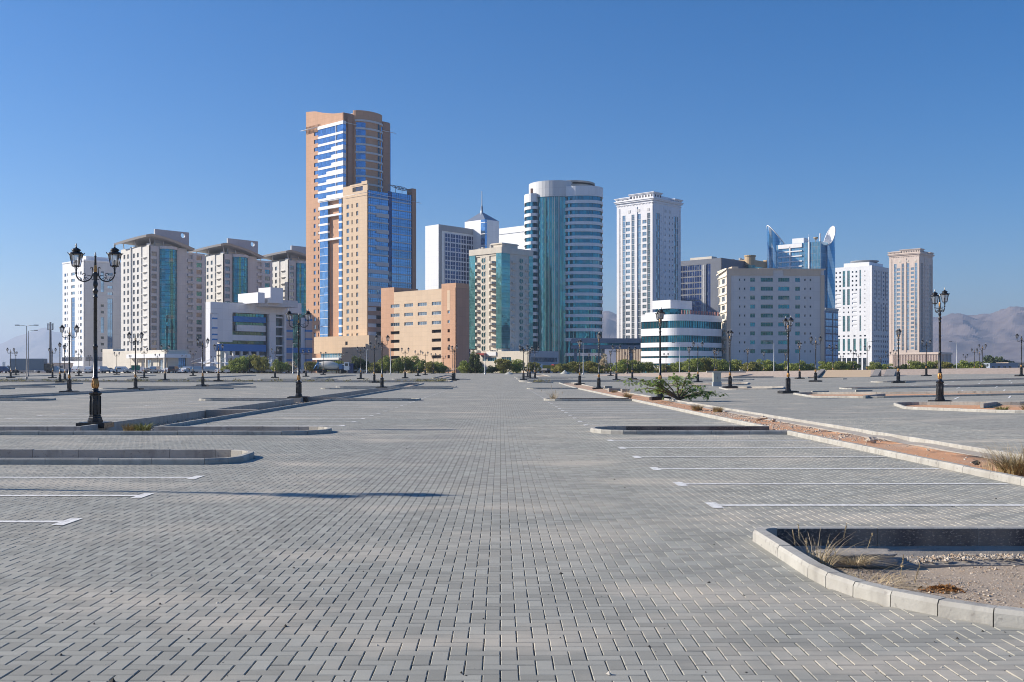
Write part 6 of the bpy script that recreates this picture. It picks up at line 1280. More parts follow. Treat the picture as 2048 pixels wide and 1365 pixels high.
def round_win(f, cu, z, r, dep=-.04):
    key = ('rw', round(r, 1))
    if key not in WINC:
        m = MB(); Pn = [(r + r * cos(t), r * 1.0 + r * sin(t)) for t in np.linspace(0, 2 * pi, 17)[:-1]]; m.add([(x, 0, z_) for x, z_ in Pn], [tuple(range(16))], 0); Po = [(r + (r + .18) * cos(t), r + (r + .18) * sin(t)) for t in np.linspace(0, 2 * pi, 17)[:-1]]
        m.add([(x, -.06, z_) for x, z_ in Pn] + [(x, -.06, z_) for x, z_ in Po], [(i, (i + 1) % 16, 16 + (i + 1) % 16, 16 + i) for i in range(16)], 1); m.box(r - .12, r + .12, -.08, 0, 0, 2 * r, 1); m.box(0, 2 * r, -.07, 0, r * 1.75, r * 2.05, 1); WINC[key] = m.mesh('window', [G_BGRN, W_CREAM])
    L = Matrix.Translation((cu - r, dep, z)) if f == 'R' else Matrix.Translation((dep, cu + r, z)) @ Matrix.Rotation(-pi / 2, 4, 'Z')
    k.b.wins.append((WINC[key], k.M @ L, 9, 'window'))
for z in zr:
    round_win('L', cu, z - 2.75, 1.32); round_win('R', (V_(1036) + V_(1048)) / 2, z - 2.75, 1.3)
    for x0, x1, dd in ((991.5, 978, 1.5), (960.5, 950.5, 1.1)):
        c, hw = (U(x0) + U(x1)) / 2, abs(U(x0) - U(x1)) / 2; Pn = [(.9 - (dd + .9) * sin(t), c - hw * cos(t)) for t in np.linspace(0, pi, 9)]; m = MB(); m.prism(Pn, z - 3.4, z - 2.3, 0, bottom=True); k.put(m, 'balcony', [W_CREAM])
    for x0, x1, g in ((1023, 1031.5, G_DARK), (1050.5, 1056.5, G_DARK)): k.win('R', V_(x0), V_(x1), z - 2.3, z, g, F_WHITE, 1, 0, rec=.05 if 0 else .0, dep=-.02); m = MB(); m.box(V_(x0) - .1, V_(x1) + .1, -.8, 0, z - 3.1, z - 2.3); k.put(m, 'balcony', [W_CREAM])
    for h in H: k.win('L', h[0] + .5, h[1] - .4, z - 2.3, z, G_DARK, F_WHITE, 1, 0, rec=1.5)
k.wall('R', V_(1019), V_(1057.5), 0, zt, [W_CREAM])
zg0, zg1 = k.zc(697), k.zc(506); m = MB(); m.box(-.25, V_(1019), -.25, U(993), zg0, zg1); m.box(V_(1057.5), b + .2, -.2, 3, zg0, zg1); m.box(-.2, 3, U(951), a + .2, zg0, zg1); k.put(m, 'glass_corner', [G_GREEN]); m = MB(); z = zg0
while z < zg1: m.box(-.29, V_(1019) + .02, -.29, U(993) + .02, z - .06, z + .06); m.box(V_(1057.5), b + .24, -.24, 3, z - .06, z + .06); m.box(-.24, 3, U(951), a + .24, z - .06, z + .06); z += 1.7
k.put(m, 'mullion', [plain('mullion_teal', (.06, .2, .22), .5)]); m = MB(); m.box(-.4, b + .3, -.4, a + .3, zg1, zt); k.put(m, 'parapet', [W_CREAM])
m = MB(); m.box(2, V_(1040), 1.5, U(976), zt, k.zc(484)); m.box(1.6, V_(1040) + .4, 1.1, U(976) + .4, k.zc(487), k.zc(485.3)); k.put(m, 'penthouse', [W_CREAM]); roof_clutter(k, 2, b - 2, 3, a - 3, zt, 7, 12)
Q = Blk(B, 1058, 478); aq = Q.u('L', 962); zq = Q.zc(702); Q.body(aq, Q.u('R', 1117), 0, zq, W_WHITE, ins=.3); H = Q.grid('L', Q.cols('L', (965, 973), (975, 993), (1003, 1022)), [(Q.z('L', 985, 723), Q.z('L', 985, 715))], G_TEAL, F_WHITE, 3); Q.wall('L', 0, aq, 0, zq, [W_CREAM], H)
H = Q.grid('R', Q.cols('R', (1062, 1114)), [(Q.zc(724), Q.zc(715))], G_GREY, F_GREY, 10); Q.wall('R', 0, Q.u('R', 1117), 0, zq, [W_LGREY], H); m = MB(); m.box(-.5, .1, Q.u('L', 993), Q.u('L', 974), Q.z('L', 985, 712), Q.z('L', 985, 704)); Q.put(m, 'fascia', [W_PURE])
m = MB(); m.box(-2.2, .2, Q.u('L', 974), Q.u('L', 960), Q.z('L', 967, 711), Q.z('L', 967, 707)); Q.put(m, 'awning', [plain('awning_red', (.3, .05, .05), .8)]); B.finish()

# 9 --- banded round tower
B = Bld('round_tower', 'tall tower with rounded ends, white bands alternating with teal glass', 1166, 545, 0); k = B.main; s_ = 545 / F; fl = 14.25 * s_; zt = k.zc(372); X = lambda p: (p - 1166) * s_ * 1.0
def rrect(x0, x1, y0, y1, r, e=0, n=9):
    x0 -= e; x1 += e; y0 -= e; y1 += e; r += e; o = []
    for cx, cy, t in ((x1 - r, y0 + r, -pi / 2), (x1 - r, y1 - r, 0), (x0 + r, y1 - r, pi / 2), (x0 + r, y0 + r, pi)):
        for q in range(n + 1): an = t + pi / 2 * q / n; o.append((cx + r * cos(an), cy + r * sin(an)))
    return o
zl = k.zc(745) + .2; zR_, zL_ = k.zc(372), k.zc(384)
LO = [(X(1124), X(1207), 0, 26, 8.5, zR_), (X(1052), X(1084), 5, 22, 5.5, zL_)]
for x0, x1, y0, y1, r, zt_ in LO:
    m = MB(); m.prism(rrect(x0, x1, y0, y1, r), 0, zt_ - .5, 0, smooth=True); k.put(m, 'glass_wing', [G_DEEP])
    z = k.zc(392) - .0 if x0 > X(1100) else k.zc(401); m = MB(); m.prism(rrect(x0, x1, y0, y1, r, .55), z, zt_, 0, smooth=False, bottom=True); k.put(m, 'crown_band', [W_WHITE])
    i = 0
    while z > 22:
        z -= fl; big = i > 18; m = MB(); m.prism(rrect(x0, x1, y0, y1, r, .55), z - .1, z + fl * .41, 0, bottom=True, smooth=False); k.put(m, 'floor_band', [W_WHITE]); i += 1
    m = MB(); pl = rrect(x0, x1, y0, y1, r, .06)
    for q in range(len(pl)):
        p, p2 = pl[q], pl[(q + 1) % len(pl)]; L = hypot(p2[0] - p[0], p2[1] - p[1]); nn = max(1, int(L / 1.5))
        for w in range(nn): t = w / nn; x, y = p[0] + (p2[0] - p[0]) * t, p[1] + (p2[1] - p[1]) * t; (y < y0 + r + 2) and m.box(x - .05, x + .05, y - .05, y + .05, 0, zt_ - 2)
    k.put(m, 'mullion', [F_DARK])
    for zz in (8.6, 16.2): m = MB(); m.prism(rrect(x0, x1, y0, y1, r, .55), zz, zz + 1.6, 0, bottom=True); k.put(m, 'floor_band', [W_WHITE])
m = MB(); cx, cy, r = X(1113), 15, 13.2; Pd_ = arc_poly(cx, cy, r, 0, 2 * pi, 44)[:-1]; m.prism(Pd_, 0, k.zc(392), 0, smooth=True); k.put(m, 'glass_core', [glass('glass_core_green', (.12, .36, .37), 1.2, 3.6, .1, .6, .4, .03, .3)])
m = MB()
for q in range(20): t = pi + .35 + q * .135; x, y = cx + (r + .05) * cos(t), cy + (r + .05) * sin(t); m.box(x - .1, x + .1, y - .15, y + .1, 0, k.zc(392), 0)
for x in (X(1109.5), X(1117)): m.box(x - .2, x + .2, cy - r - .9, cy - r + .5, 0, k.zc(392), 0)
k.put(m, 'mullion', [plain('mullion_grey', (.46, .5, .49), .5)])
m = MB(); m.prism(arc_poly(cx, cy, r + .6, 0, 2 * pi, 44)[:-1], k.zc(392), k.zc(360), 0, smooth=False); k.put(m, 'drum', [panel('clad_drum', (.62, .63, .63), 2.2, 3.4, .5, .8, .07)]); m = MB()
for q in range(5): m.prism(arc_poly(X(1150), 15, 11.5 - (q % 2) * .5, 0, 2 * pi, 40)[:-1], zR_ - 1 + q * .9, zR_ - .1 + q * .9, q % 2, bottom=True)
k.put(m, 'roof_ring', [plain('ring_tan', (.45, .40, .33), .7), G_PARK]); m = MB(); m.box(X(1062), X(1070), 8, 14, zL_, k.zc(372)); k.put(m, 'roof_box', [W_BROWN]); B.finish()

# 10 --- skybridge
B = Bld('skybridge', 'grey elevated walkway joining the banded tower and the round white offices', 1145, 455, 2, cat='bridge'); k = B.main; b = k.u('R', 1286); z0, z1 = k.zc(698), k.zc(677); m = MB(); m.box(0, b, 0, 7, z1 - 2.0, z1); m.box(0, b, 0, 7, z0, z0 + 1.5); k.put(m, 'deck', [panel('clad_steel_blue', (.32, .34, .38), 2, 3)]); k.win('R', 0, b, z0 + 1.5, z1 - 2.0, G_TEAL, F_DARK, 14, 0, rec=.3)
for p in (1150, 1205, 1262): m = MB(); u = k.u('R', p); m.box(u, u + 1.2, 2, 4, 0, z0); k.put(m, 'pillar', [W_GREY])
B.finish()

# 11 --- classical hotel tower and its pink stone twin
def hotel(name, label, px, d, wm, sm, lit_attic, skipband=None):
    B = Bld(name, label, px, d); k = B.main; B0 = Blk.__new__(Blk); B0.C = (at(1306, 580), 580.); B0.dir = k.dir; B0.b = B; UL = lambda p: B0.u('L', p); UR = lambda p: B0.u('R', p); ZC = lambda y: HC + (HY - y) / F * 580 - 1.4
    a, b = UL(1233.5), UR(1361.5); zt = ZC(399); k.body(a, b, 0, zt, wm); fl = 12.2 * 580 / F; n = 21; zr = [ZC(426) - i * fl for i in range(n)]; c = lambda f, *p: [tuple(sorted(((UL if f == 'L' else UR)(x), (UL if f == 'L' else UR)(y)))) for x, y in p]
    R2 = [(z - 2.0, z) for z in zr]; H = k.grid('L', c('L', (1252, 1260), (1285, 1293)), R2[1:], [G_SKY, G_SKY, G_GREY], F_GREY, 1, 1)
    H += k.grid('L', c('L', (1245, 1251), (1263, 1269), (1275.5, 1281.5), (1294.5, 1301)), [(z - 2.9, z + .3) for z in zr], [G_SKY, G_GREY, G_SKY], F_GREY, 0, 2); H += k.grid('L', c('L', (1238.7, 1240.7)), [(z - 1.2, z - .4) for z in zr], G_PARK)
    k.wall('L', 0, a, 0, zt, [wm], H)
    H = k.grid('R', c('R', (1312, 1315.3), (1316.3, 1319.6), (1348.5, 1352), (1353, 1356.5)), [(z - 2.9, z + .3) for z in zr], [G_SKY, G_GREY], F_GREY, 0, 1); H += k.grid('R', c('R', (1321.6, 1323), (1344.8, 1346.3)), [(z - 1.2, z - .4) for z in zr], G_PARK) + k.grid('R', c('R', (1329.5, 1331.2), (1338, 1339.7)), [(z - 1.6, z - .3) for z in zr], G_SKY); k.wall('R', 0, b, 0, zt, [wm], H)
    m = MB()
    for z0, z1, e in ((ZC(404.5), ZC(403), .35), (zt - .2, zt + .5, .8), (zt + .5, zt + 1.0, 1.2)): m.box(-e, b + e, -e, a + e, z0, z1)
    for u in (0, UL(1272.5) - .8, a - 2.2): m.box(-.3, .1, u + .1, u + 1.6, 4, zt - 3)
    for u in (0, UR(1326) , b - 1.5): m.box(u + .1, u + 1.1, -.3, .1, 4, zt - 3)
    for i in range(12): m.box(-.25, 0, a * (i + .3) / 12, a * (i + .5) / 12, zt - 2.0, zt - 1.2)
    k.put(m, 'cornice', [wm])
    for f, u in [('L', UL(1263) + .6), ('L', UL(1281.5) + .6), ('L', UL(1301) + .6), ('R', (UR(1329.5))), ('R', UR(1338))]:
        m = MB(); k.bar(m, f, u, u + 1.6, ZC(421), ZC(415), -.2, .02); k.put(m, 'niche', [sm])
    zr0 = zt + 1; t1 = ZC(389)
    for nm, u0, u1, v0, v1, h in (('pavilion', -.5, 4.5, a * .62, a + .3, t1), ('pavilion', b - 6.5, b + .3, -.4, 6, t1), ('attic', -.6, 7, -.6, a * .62, ZC(384))):
        m = MB(); m.box(u0, u1, v0, v1, zr0, h - .8); m.box(u0 - .4, u1 + .4, v0 - .4, v1 + .4, h - .8, h - .35); m.box(u0 - .7, u1 + .7, v0 - .7, v1 + .7, h - .35, h); k.put(m, nm, [wm])
        q = 3 if nm == 'pavilion' else 8
        for i in range(q):
            vv = v0 + (v1 - v0) * (i + .3) / q; m = MB(); m.box(u0 - .08, u0, vv, vv + (v1 - v0) / q * .35, zr0 + .6, h - 1.3); k.put(m, 'opening', [G_PARK])
        if nm != 'attic' or True:
            for i in range(3): uu = max(u0, .3) + (u1 - u0) * (i + .3) / 3.2; m = MB(); m.box(uu, uu + .9, v0 - .08, v0, zr0 + .6, h - 1.3); k.put(m, 'opening', [G_PARK])
    m = MB(); m.box(1, b - 1, 2, a - 1, zr0 - .5, ZC(387)); k.put(m, 'plant_room', [wm]); B.finish(98); return B, k
hotel('hotel_tower', 'white classical tower with cornice and square pavilions on its roof', 1306, 580, panel('clad_hotel_white', (.76, .765, .79), 2, 3.3, .6, .88, .05), W_LGREY, 1)
hotel('stone_tower', 'pink stone classical tower at the right, twin of the white one but farther', 1839, 845, W_PINK, W_CREAM, 1)
B = Bld('hotel_podium', 'ribbed beige podium below the white classical tower', 1290, 520); k = B.main; a = k.u('L', 1233); zt = k.zc(692); m = MB(); m.box(0, 12, 0, a, 0, zt); k.put(m, 'wall', [W_BEIGE]); m = MB()
for i in range(18): m.box(-.4, 0, a * i / 18, a * (i + .35) / 18, 0, zt - 1.5)
m.box(-.7, 1, -.5, a + .3, zt - 1.2, zt); k.put(m, 'rib', [W_BEIGE]); B.finish()
B = Bld('tower_podium', 'ribbed pink podium wall below the pink stone tower', 1876, 822); k = B.main; a = k.u('L', 1783); b = k.u('R', 1903); zt = k.z('L', 1850, 705); m = MB(); m.box(0, b, 0, a, 0, zt); k.put(m, 'wall', [W_PINK]); m = MB()
for i in range(30): m.box(-.5, 0, a * i / 30, a * (i + .35) / 30, 0, zt - 2)
for i in range(10): m.box(b * i / 10, b * (i + .35) / 10, -.5, 0, 0, zt - 2)
m.box(-.8, b, -.8, a + .3, zt - 1.6, zt); k.put(m, 'rib', [W_PINK]); B.finish()

# 12 --- round white offices
B = Bld('round_offices', 'low white office block with rounded corner and dark ribbon windows', 1362, 396, 42); k = B.main; a = k.u('L', 1283); b = k.u('R', 1442); r = 7.0; zt = k.zc(628)
def rc(e):
    o = [(b + e, -e)]; o += [(b + e, a + e)] if 0 else []
    return [(b, -e)] + [(b, a + 0), (-e, a + 0)] + [(r + -(r + e) * cos(t), r - (r + e) * sin(t)) for t in np.linspace(0, pi / 2, 14)]
m = MB(); m.prism(rc(0), 0, zt - .2, 0); k.put(m, 'glazing', [G_DEEP]); ys = [(628, 641), (655.5, 670.5), (684.5, 694), (701.5, 712), (716, 727), (731, 741)]
for i, (y0, y1) in enumerate(ys): m = MB(); m.prism(rc(.45), max(k.zc(y1), 0), k.zc(y0), 0, bottom=True, smooth=False); k.put(m, 'spandrel', [W_WHITE])
m = MB(); pl = rc(.06)
for q in range(len(pl)):
    p, p2 = pl[q], pl[(q + 1) % len(pl)]; L = hypot(p2[0] - p[0], p2[1] - p[1]); nn = max(1, int(L / 1.4))
    for w in range(nn): t = w / nn; x, y = p[0] + (p2[0] - p[0]) * t, p[1] + (p2[1] - p[1]) * t; m.box(x - .06, x + .06, y - .06, y + .06, 0, zt - 1)
k.put(m, 'mullion', [F_DARK]); S = Blk(B, 1341, 402, 42); a3, b3 = S.u('L', 1305), S.u('R', 1384); m = MB(); m.box(0, b3, 0, a3, S.zc(617), S.zc(600)); S.put(m, 'penthouse', [W_WHITE]); m = MB(); m.box(.8, b3 - .5, .8, a3 - .8, zt, S.zc(617)); S.put(m, 'penthouse_window', [G_TEAL])
for q in range(14): u = k.u('R', 1365) + (b - k.u('R', 1365)) * q / 14; m = MB(); m.box(u, u + .8, .4, .6, zt, zt + 1.5); k.put(m, 'roof_screen', [plain('screen_red', (.42, .2, .18), .7)])
m = MB(); m.box(.5, 6, a - 9, a - 1.5, zt, k.zc(622)); k.put(m, 'roof_box', [W_WHITE]); B.finish()

# 13 --- navy glass offices
WN = panel('clad_grey_shadowed', (.15, .165, .20), 2, 3.3, .6, .85, .06)  # grey cladding, darkened so its colour carries the white tower's cast shadow
B = Bld('glass_offices', 'dark navy glass office building in the shadow of the white classical tower', 1443, 640); k = B.main; a = k.u('L', 1352); b = k.u('R', 1510); zt = k.zc(516); U = lambda p: k.u('L', p); k.body(a, b, 0, zt, WN); fl = 12.1 * 640 / F; H = [(U(1403), U(1356), 0, k.z('L', 1385, 531)), (U(1421), U(1413), 0, k.z('L', 1415, 528))]
for z in rows(k.z('L', 1385, 531), fl - .35, fl, 16): k.win('L', U(1403), U(1356), z[0], z[1], G_NAVY, F_GREY, 9, 0, rec=.25, fr=.14)
k.win('L', H[1][0], H[1][1], 0, H[1][3], G_NAVY, F_GREY, 1, 0, rec=.3); k.wall('L', 0, a, 0, zt, [WN], H, rec=.3); m = MB()
for p in (1404.5, 1407.5, 1410.5): m.box(-.5, 0, U(p + 1), U(p), 0, k.z('L', 1410, 530))
k.put(m, 'fin', [F_WHITE]); H = k.grid('R', k.cols('R', (1448, 1453), (1457, 1464)), rows(zt - 5, 2.2, fl, 14), G_NAVY, F_GREY); k.wall('R', 0, b, 0, zt, [WN], H); m = MB(); m.box(3, 9, U(1418), U(1375), zt, zt + 1.8); k.put(m, 'roof_box', [W_CREAM]); B.finish()

# 14 --- tan flats behind
B = Bld('tan_flats', 'tan flats with round turrets, peeping out above the beige office slab', 1500, 660); k = B.main; a = k.u('L', 1440); b = k.u('R', 1545); zt = k.zc(519); TN = panel('clad_sand', (.50, .36, .20), 2, 3.3)
m = MB(); m.box(0, b, 0, a, 0, zt); k.put(m, 'wall', [TN]); 
for u, v, rr, y in ((0, 0, 3.3, 511.5), (b * .8, 0, 2.8, 516), (2, a * .7, 2.4, 516)): m = MB(); m.lathe([(rr, 0), (rr, k.zc(y) - .8), (rr + .3, k.zc(y) - .8), (rr + .3, k.zc(y))], 18, c=(u, v, 0), smooth=False); k.put(m, 'turret', [TN])
for i in range(8):
    z = zt - 4 - i * 3.6; k.win('R', 2.2, b * .8 - 3, z - 1.8, z, G_GREEN, F_GREY, 3, 0, rec=-.04); m = MB(); m.lathe([(3.36, z - 1.8), (3.36, z)], 18, c=(0, 0, 0), caps=False); k.put(m, 'window', [G_BGRN]); k.win('L', 4, a - 3, z - 1.8, z, G_DARK, F_GREY, 5, 0, rec=-.04)
roof_clutter(k, 2, 8, 5, a - 2, zt, 6, 5); B.finish()

# 15 --- beige office slab facing the lot
B = Bld('office_slab', 'beige-framed grey office slab with rows of green tinted windows', 1454.5, 410, 1.5); k = B.main; a = k.u('L', 1437.3); b = k.u('R', 1648); zt = k.zc(540); U = lambda p: k.u('R', p); k.body(a, b, 0, zt, W_PALE); fl = 17.9 * 410 / F; zr = [k.zc(555.8) - i * fl for i in range(9)]
H = k.grid('R', k.cols('R', (1500.5, 1510), (1590.5, 1600)), [(z - 1.55, z) for z in zr], [G_BGRN, G_DEEP], F_GREY, 1) + k.grid('R', k.cols('R', (1521.5, 1546)), [(z - 1.55, z) for z in zr], G_BGRN, F_GREY, 4) + k.grid('R', k.cols('R', (1556.5, 1579)), [(z - 1.55, z) for z in zr], [G_BGRN, G_DEEP], F_GREY, 4)
H += k.grid('R', k.cols('R', (1478, 1480.6), (1487.8, 1490.8), (1608.6, 1611.4), (1619.4, 1622.4)), [(z - 1.25, z - .35) for z in zr], G_DARK, F_GREY); k.wall('R', 0, b, 0, zt, [W_PALE], H)
m = MB(); m.box(-.3, U(1461), -.35, 0, 3, zt); m.box(U(1641), b + .1, -.35, 0, 3, zt - 2); m.box(U(1461), U(1546), -.3, 0, k.zc(551), zt); m.box(U(1567), U(1641), -.3, 0, k.zc(551), zt); m.box(-.4, b + .5, -.5, a + .3, zt, zt + .5); k.put(m, 'frame', [W_BEIGE])
m = MB(); m.box(2, U(1478), 1, 7, zt, k.zc(533)); m.box(U(1520), U(1552), 2, 8, zt, zt + .9); k.put(m, 'roof_box', [W_BEIGE])
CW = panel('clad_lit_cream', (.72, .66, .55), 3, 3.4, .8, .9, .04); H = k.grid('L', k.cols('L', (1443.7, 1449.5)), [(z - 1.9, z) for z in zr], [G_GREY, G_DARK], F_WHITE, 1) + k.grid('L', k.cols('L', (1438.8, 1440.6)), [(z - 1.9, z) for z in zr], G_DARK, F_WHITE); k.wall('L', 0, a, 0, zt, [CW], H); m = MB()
for z in zr + [k.zc(541)]: m.box(-.45, 0, 0, a + .4, z + .55, z + .9)
m.add([(-.6, -.2, zt), (0, -.2, zt), (0, a + .6, zt), (-.9, a + .6, zt - 1.0), (-.9, a + .6, zt - .6), (-.6, -.2, zt + .5)], [(0, 1, 2, 3), (0, 3, 4, 5)]); k.put(m, 'ledge', [CW]); B.finish()

# 16 --- horned blue glass tower
B = Bld('horned_tower', 'blue glass tower with two pointed curved horns and white cross bars', 1641, 560); k = B.main; a = k.u('L', 1552.5); zt = k.zc(483); U = lambda p: k.u('L', p); b = k.u('R', 1656)
m = MB(); m.box(0, b, 0, a, 0, zt); k.put(m, 'curtain_wall', [G_PALE]); m = MB()
i = 0
while i * 1.5 < a: m.box(-.06, 0, i * 1.5, i * 1.5 + .07, 0, zt); i += 1
z = 2
while z < zt: m.box(-.04, b, -.04, a, z, z + .06); z += 3.6
k.put(m, 'mullion', [F_GREY]); ZL = lambda p, y: k.z('L', p, y); m = MB(); m.box(-.5, .1, U(1581.5), U(1579.5), 0, ZL(1580, 494)); m.box(-.5, .1, U(1604.5), U(1557), ZL(1580, 497), ZL(1580, 489)); m.box(-.5, .1, U(1619.5), U(1617), 0, ZL(1618, 484))
for y in (503.5, 513.5, 523.8, 533.8, 544, 554): m.box(-.55, .1, U(1604.5), U(1557), ZL(1580, y + 1.6), ZL(1580, y - .6))
k.put(m, 'cross_bar', [W_PURE]); m = MB(); m.box(3, 9, U(1602), U(1579), zt, ZL(1590, 476)); k.put(m, 'penthouse', [W_PURE])
m = MB(); m.lathe([(.2, 0), (.2, 1.2), (1.0, 1.8), (1.3, 2.6), (1.2, 2.5), (.3, 1.9)], 14, c=(2, U(1628), zt)); k.put(m, 'dish', [plain('dish_tan', (.35, .28, .2), .6)]); m = MB(); m.tube([(1, U(1616), zt), (1, U(1616), zt + 3)], .3, 6); m.tube([(1, U(1616), zt + 3), (1, U(1616), zt + 4.5)], .1, 5); k.put(m, 'antenna', [W_PURE]); m = MB(); m.box(-.2, .6, 0.1, U(1639), zt, k.zc(467)); k.put(m, 'fin', [W_PURE])
def horn(px, d, r, zlow, zhi, ang, lab, inner):
    q = Blk(B, px, d); zlow, zhi = q.zc(zlow), q.zc(zhi); m = MB(); n = 28; V0 = []; V1 = []; V2 = []; cut = []
    for i in range(n):
        t = 2 * pi * i / n; x, y = r * cos(t), r * sin(t); s = (1 + cos(t - ang)) / 2; z = zlow + (zhi - zlow) * s ** 1.35; V0.append((x, y, 0)); V1.append((x, y, z))
        V2.append((x * .86, y * .86, z - .5)); cut.append((x * .86, y * .86, zlow - 1))
    m.add(V0 + V1, [(i, (i + 1) % n, n + (i + 1) % n, n + i) for i in range(n)], 0, True); q.put(m, 'horn', [HG]); m = MB()
    m.add(V1 + V2 + cut, [(i, (i + 1) % n, n + (i + 1) % n, n + i) for i in range(n)] + [(n + i, n + (i + 1) % n, 2 * n + (i + 1) % n, 2 * n + i) for i in range(n)], 0, True); m.add([(x, y, z - .0) for x, y, z in cut], [tuple(range(n))], 0); m.tube([Vector(p) for p in V1] + [Vector(V1[0])], .28, 5); q.put(m, 'horn_lining', [W_PURE])
s = NT('glass_swirl'); pos = s.obj(); xyz = s.N('ShaderNodeSeparateXYZ', {0: pos}); an = s.math('ARCTAN2', xyz.outputs[1], xyz.outputs[0]); w = s.math('FRACT', s.math('MULTIPLY_ADD', xyz.outputs[2], .052, s.math('MULTIPLY', an, .55))); msk = s.ramp(w, .55, .6)
rx = s.math('LESS_THAN', s.math('FRACT', s.math('DIVIDE', xyz.outputs[2], 1.8)), .06); c = s.mix(msk, (.10, .27, .46), (.46, .55, .64)); c = s.mix(s.math('MULTIPLY', rx, .5), c, (.03, .06, .1)); s.P(Base_Color=c, Metallic=.7, Roughness=.1); HG = s.mat
r2d = radians
horn(1551, 588, 4.6, 489, 452, r2d(47 + 90 + 0) , '', 0); horn(1659, 566, 2.9, 492, 452, r2d(-12), '', 0)
B.finish()
B = Bld('glass_annex', 'low blue glass annex between the beige slab and the white punched tower', 1650, 500); k = B.main; b = k.u('R', 1676.5); zt = k.zc(616); m = MB(); m.box(0, b, 0, 8, 0, zt); k.put(m, 'core', [G_NAVY])
for i in range(7): k.win('R', .4, b * .55, zt - 5 - i * 3.4, zt - 2.2 - i * 3.4, G_BLUE, F_GREY, 1, 0, rec=-.05); k.win('R', b * .6, b - .3, zt - 5 - i * 3.4, zt - 2.2 - i * 3.4, G_BLUE, F_GREY, 1, 0, rec=-.05)
m = MB(); m.box(b * .55, b * .59, -.3, 0, 0, zt - 3); m.box(0, b, -.3, 0, zt - .8, zt); k.put(m, 'frame', [F_GREY]); B.finish()

# 17 --- white punched tower
B = Bld('punched_tower', 'white tower with green glass strips and small square windows, dish-shaped canopy on top', 1744.5, 750); k = B.main; a = k.u('L', 1665); b = k.u('R', 1777.5); zt = k.zc(531); U = lambda p: k.u('L', p); k.body(a, b, 0, zt, W_WHITE); fl = 9.05 * 750 / F; z0 = k.zc(540); zr = [z0 - i * fl for i in range(14)]
C1 = k.cols('L', (1671, 1674), (1678.5, 1682), (1703.5, 1706.7), (1711, 1714.5)); H = k.grid('L', C1, [(z - 1.3, z) for z in zr[:5]], G_DARK); H += k.grid('L', k.cols('L', (1671, 1682), (1703.8, 1714)), [(z - 1.3, z) for z in zr[5:13]], G_PARK, rec=.5)
H += k.grid('L', k.cols('L', (1685.5, 1690.4), (1694.5, 1699.5), (1719, 1722)), [(zr[3] - 1.5, zr[0] + .5), (zr[7] - 1.8, zr[4]), (zr[13] - 1.6, zr[10])], G_GREEN, F_GREY, 1, 5); H += k.grid('L', k.cols('L', (1729, 1730.6)), [(z - 1.1, z - .2) for z in zr], G_DARK); H += k.grid('L', k.cols('L', (1686.5, 1689), (1695.5, 1698), (1719, 1721.5)), [(z - 1.1, z) for z in zr[8:10]], G_DARK)
zl = k.zc(677); H += k.grid('L', k.cols('L', (1675, 1680), (1685.5, 1690), (1695, 1700), (1706.5, 1711.5), (1719, 1723), (1728, 1733)), [(k.zc(702), zl)], G_GREEN, F_GREY, 0, 5) + k.grid('L', k.cols('L', (1676, 1680), (1686, 1690), (1695, 1699), (1707, 1711), (1719, 1723), (1728, 1732)), [(k.zc(673), k.zc(670)), (k.zc(709), k.zc(706))], G_DARK)
H += k.grid('L', k.cols('L', (1675, 1682), (1685, 1692), (1694, 1702), (1704, 1714), (1717, 1723), (1726, 1733)), [(0.2, k.zc(716))], G_DARK, F_GREY); k.wall('L', 0, a, 0, zt, [W_WHITE], H)
H = k.grid('R', k.cols('R', (1749, 1751), (1757, 1759), (1766, 1768.5), (1773, 1775)), [(z - 1.5, z) for z in zr], G_NAVY) + k.grid('R', k.cols('R', (1753, 1754.6), (1761.5, 1763.2), (1770.2, 1771.6)), [(zr[6], zr[0]), (zr[13] - 1, zr[7] - 1)], G_NAVY) + k.grid('R', k.cols('R', (1749, 1751), (1753, 1755), (1757, 1759), (1761.5, 1763.5), (1766, 1768), (1770, 1772), (1774, 1775.5)), rows(k.zc(670), 1.6, 3.6, 6), G_NAVY)
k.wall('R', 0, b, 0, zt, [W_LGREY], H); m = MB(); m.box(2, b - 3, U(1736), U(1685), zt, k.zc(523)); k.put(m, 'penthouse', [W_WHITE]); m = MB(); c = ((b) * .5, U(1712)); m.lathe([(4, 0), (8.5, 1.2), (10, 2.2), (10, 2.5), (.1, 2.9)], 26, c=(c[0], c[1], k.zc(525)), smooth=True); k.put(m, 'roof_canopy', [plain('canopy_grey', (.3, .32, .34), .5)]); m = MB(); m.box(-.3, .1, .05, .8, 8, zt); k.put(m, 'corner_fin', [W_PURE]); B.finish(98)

# 18 --- low buildings on the far right and far left
for px, d, w, h, mt, lab in ((2008, 420, 12, 3.6, plain('wall_blue_grey', (.28, .33, .40), .8), 'low blue-grey hall before the mountains'), (2040, 430, 10, 3.9, W_BEIGE, 'small beige building at the far right edge'), (1970, 400, 9, 1.5, W_PURE, 'long low white boundary wall before the mountains'),
    (82, 560, 24, 4.2, W_BEIGE, 'low beige sheds beyond the grey trailer'), (112, 520, 12, 4.6, W_PINK, 'small pinkish building beside the antenna mast')):
    B = Bld('low_building', lab, px, d, 8); k = B.main; m = MB(); m.box(-w / 2, w / 2, 0, 8, 0, h); m.box(-w / 2 - .2, w / 2 + .2, -.2, 8.2, h, h + .3); k.put(m, 'wall', [mt])
    if h > 3:
        for q in range(int(w / 2.5)): k.win('R', -w / 2 + .8 + q * 2.4, -w / 2 + 2 + q * 2.4, h * .45, h * .75, G_DARK, F_GREY, 1, 0, rec=-.04)
    B.finish()
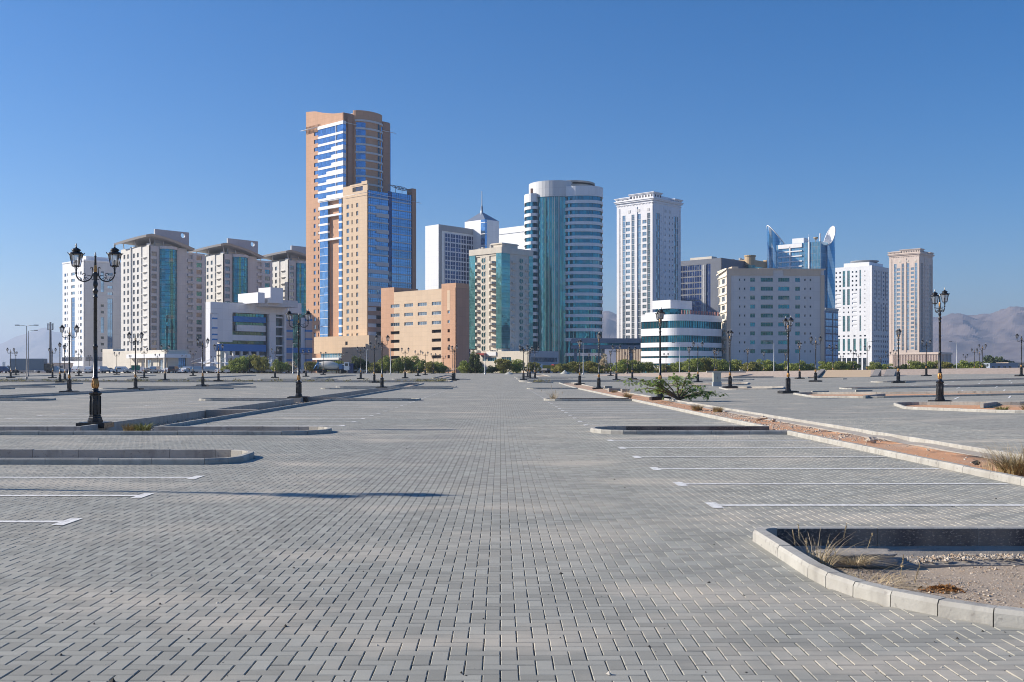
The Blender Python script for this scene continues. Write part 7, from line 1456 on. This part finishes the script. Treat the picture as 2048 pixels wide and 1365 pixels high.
# ---------------------------------------------------------------- air, light, camera
hz = NT('air'); hz.l.remove(hz.out.inputs['Surface'].links[0]); hz.n.remove(hz.b)
v = hz.N('ShaderNodeVolumePrincipled', {'Color': (.66, .79, 1.0), 'Density': HAZE, 'Anisotropy': .35}); hz.l.new(v.outputs[0], hz.out.inputs['Volume'])
m = MB(); m.box(-17500, 17500, -4000, 17500, -8, 425); o = m.build('haze', hz.mat); o['kind'] = 'stuff'
sd = Vector((-10.57, 1.57, 10.7 * math.tan(radians(27.0)))).normalized(); el = math.asin(sd.z); az = atan2(sd.x, sd.y)
L = bpy.data.lights.new('sun', 'SUN'); L.energy = SUN; L.angle = radians(.53); L.color = (1, .91, .79); lo = bpy.data.objects.new('sun', L); COL.objects.link(lo); lo.rotation_euler = sd.to_track_quat('Z', 'Y').to_euler()
w = bpy.data.worlds.new('World'); SC.world = w; w.use_nodes = True; nt = w.node_tree; sk = nt.nodes.new('ShaderNodeTexSky'); sk.sky_type = 'NISHITA'; sk.sun_disc = False; sk.sun_elevation = el; sk.sun_rotation = az
sk.air_density = AIR; sk.dust_density = DUST; sk.ozone_density = OZONE; sk.altitude = 0
hs = nt.nodes.new('ShaderNodeHueSaturation'); hs.inputs['Saturation'].default_value = 1.27; tint = nt.nodes.new('ShaderNodeMix'); tint.data_type = 'RGBA'; tint.blend_type = 'MULTIPLY'; tint.inputs[0].default_value = 1; tint.inputs[7].default_value = (1, .945, .985, 1); nt.links.new(sk.outputs[0], tint.inputs[6]); nt.links.new(tint.outputs[2], hs.inputs['Color']); nt.links.new(hs.outputs[0], nt.nodes['Background'].inputs[0]); nt.nodes['Background'].inputs[1].default_value = SKY
cam = bpy.data.cameras.new('camera'); co = bpy.data.objects.new('camera', cam); COL.objects.link(co); SC.camera = co; co.location = (0, 0, HC); co.rotation_euler = (pi / 2, 0, 0)
cam.sensor_width = 36; cam.lens = 36 * F / 2048; cam.shift_x = (1024 - VX) / 2048; cam.shift_y = (HY - 682.5) / 2048; cam.clip_start = .05; cam.clip_end = 40000
SC.view_settings.view_transform = 'Standard'; SC.view_settings.look = 'None'; SC.view_settings.exposure = EXPO; SC.view_settings.gamma = 1
SC.cycles.max_bounces = 8; SC.cycles.diffuse_bounces = 3; SC.cycles.glossy_bounces = 3; SC.cycles.transparent_max_bounces = 24; SC.cycles.volume_bounces = 0; SC.cycles.use_denoising = True; SC.cycles.sample_clamp_indirect = 6; SC.cycles.caustics_reflective = False
try: SC.cycles.denoiser = 'OPENIMAGEDENOISE'; SC.cycles.denoising_input_passes = 'RGB_ALBEDO_NORMAL'; SC.cycles.denoising_prefilter = 'ACCURATE'
except Exception: pass
SC.cycles.pixel_filter_type = 'BLACKMAN_HARRIS'; SC.cycles.filter_width = 1.0
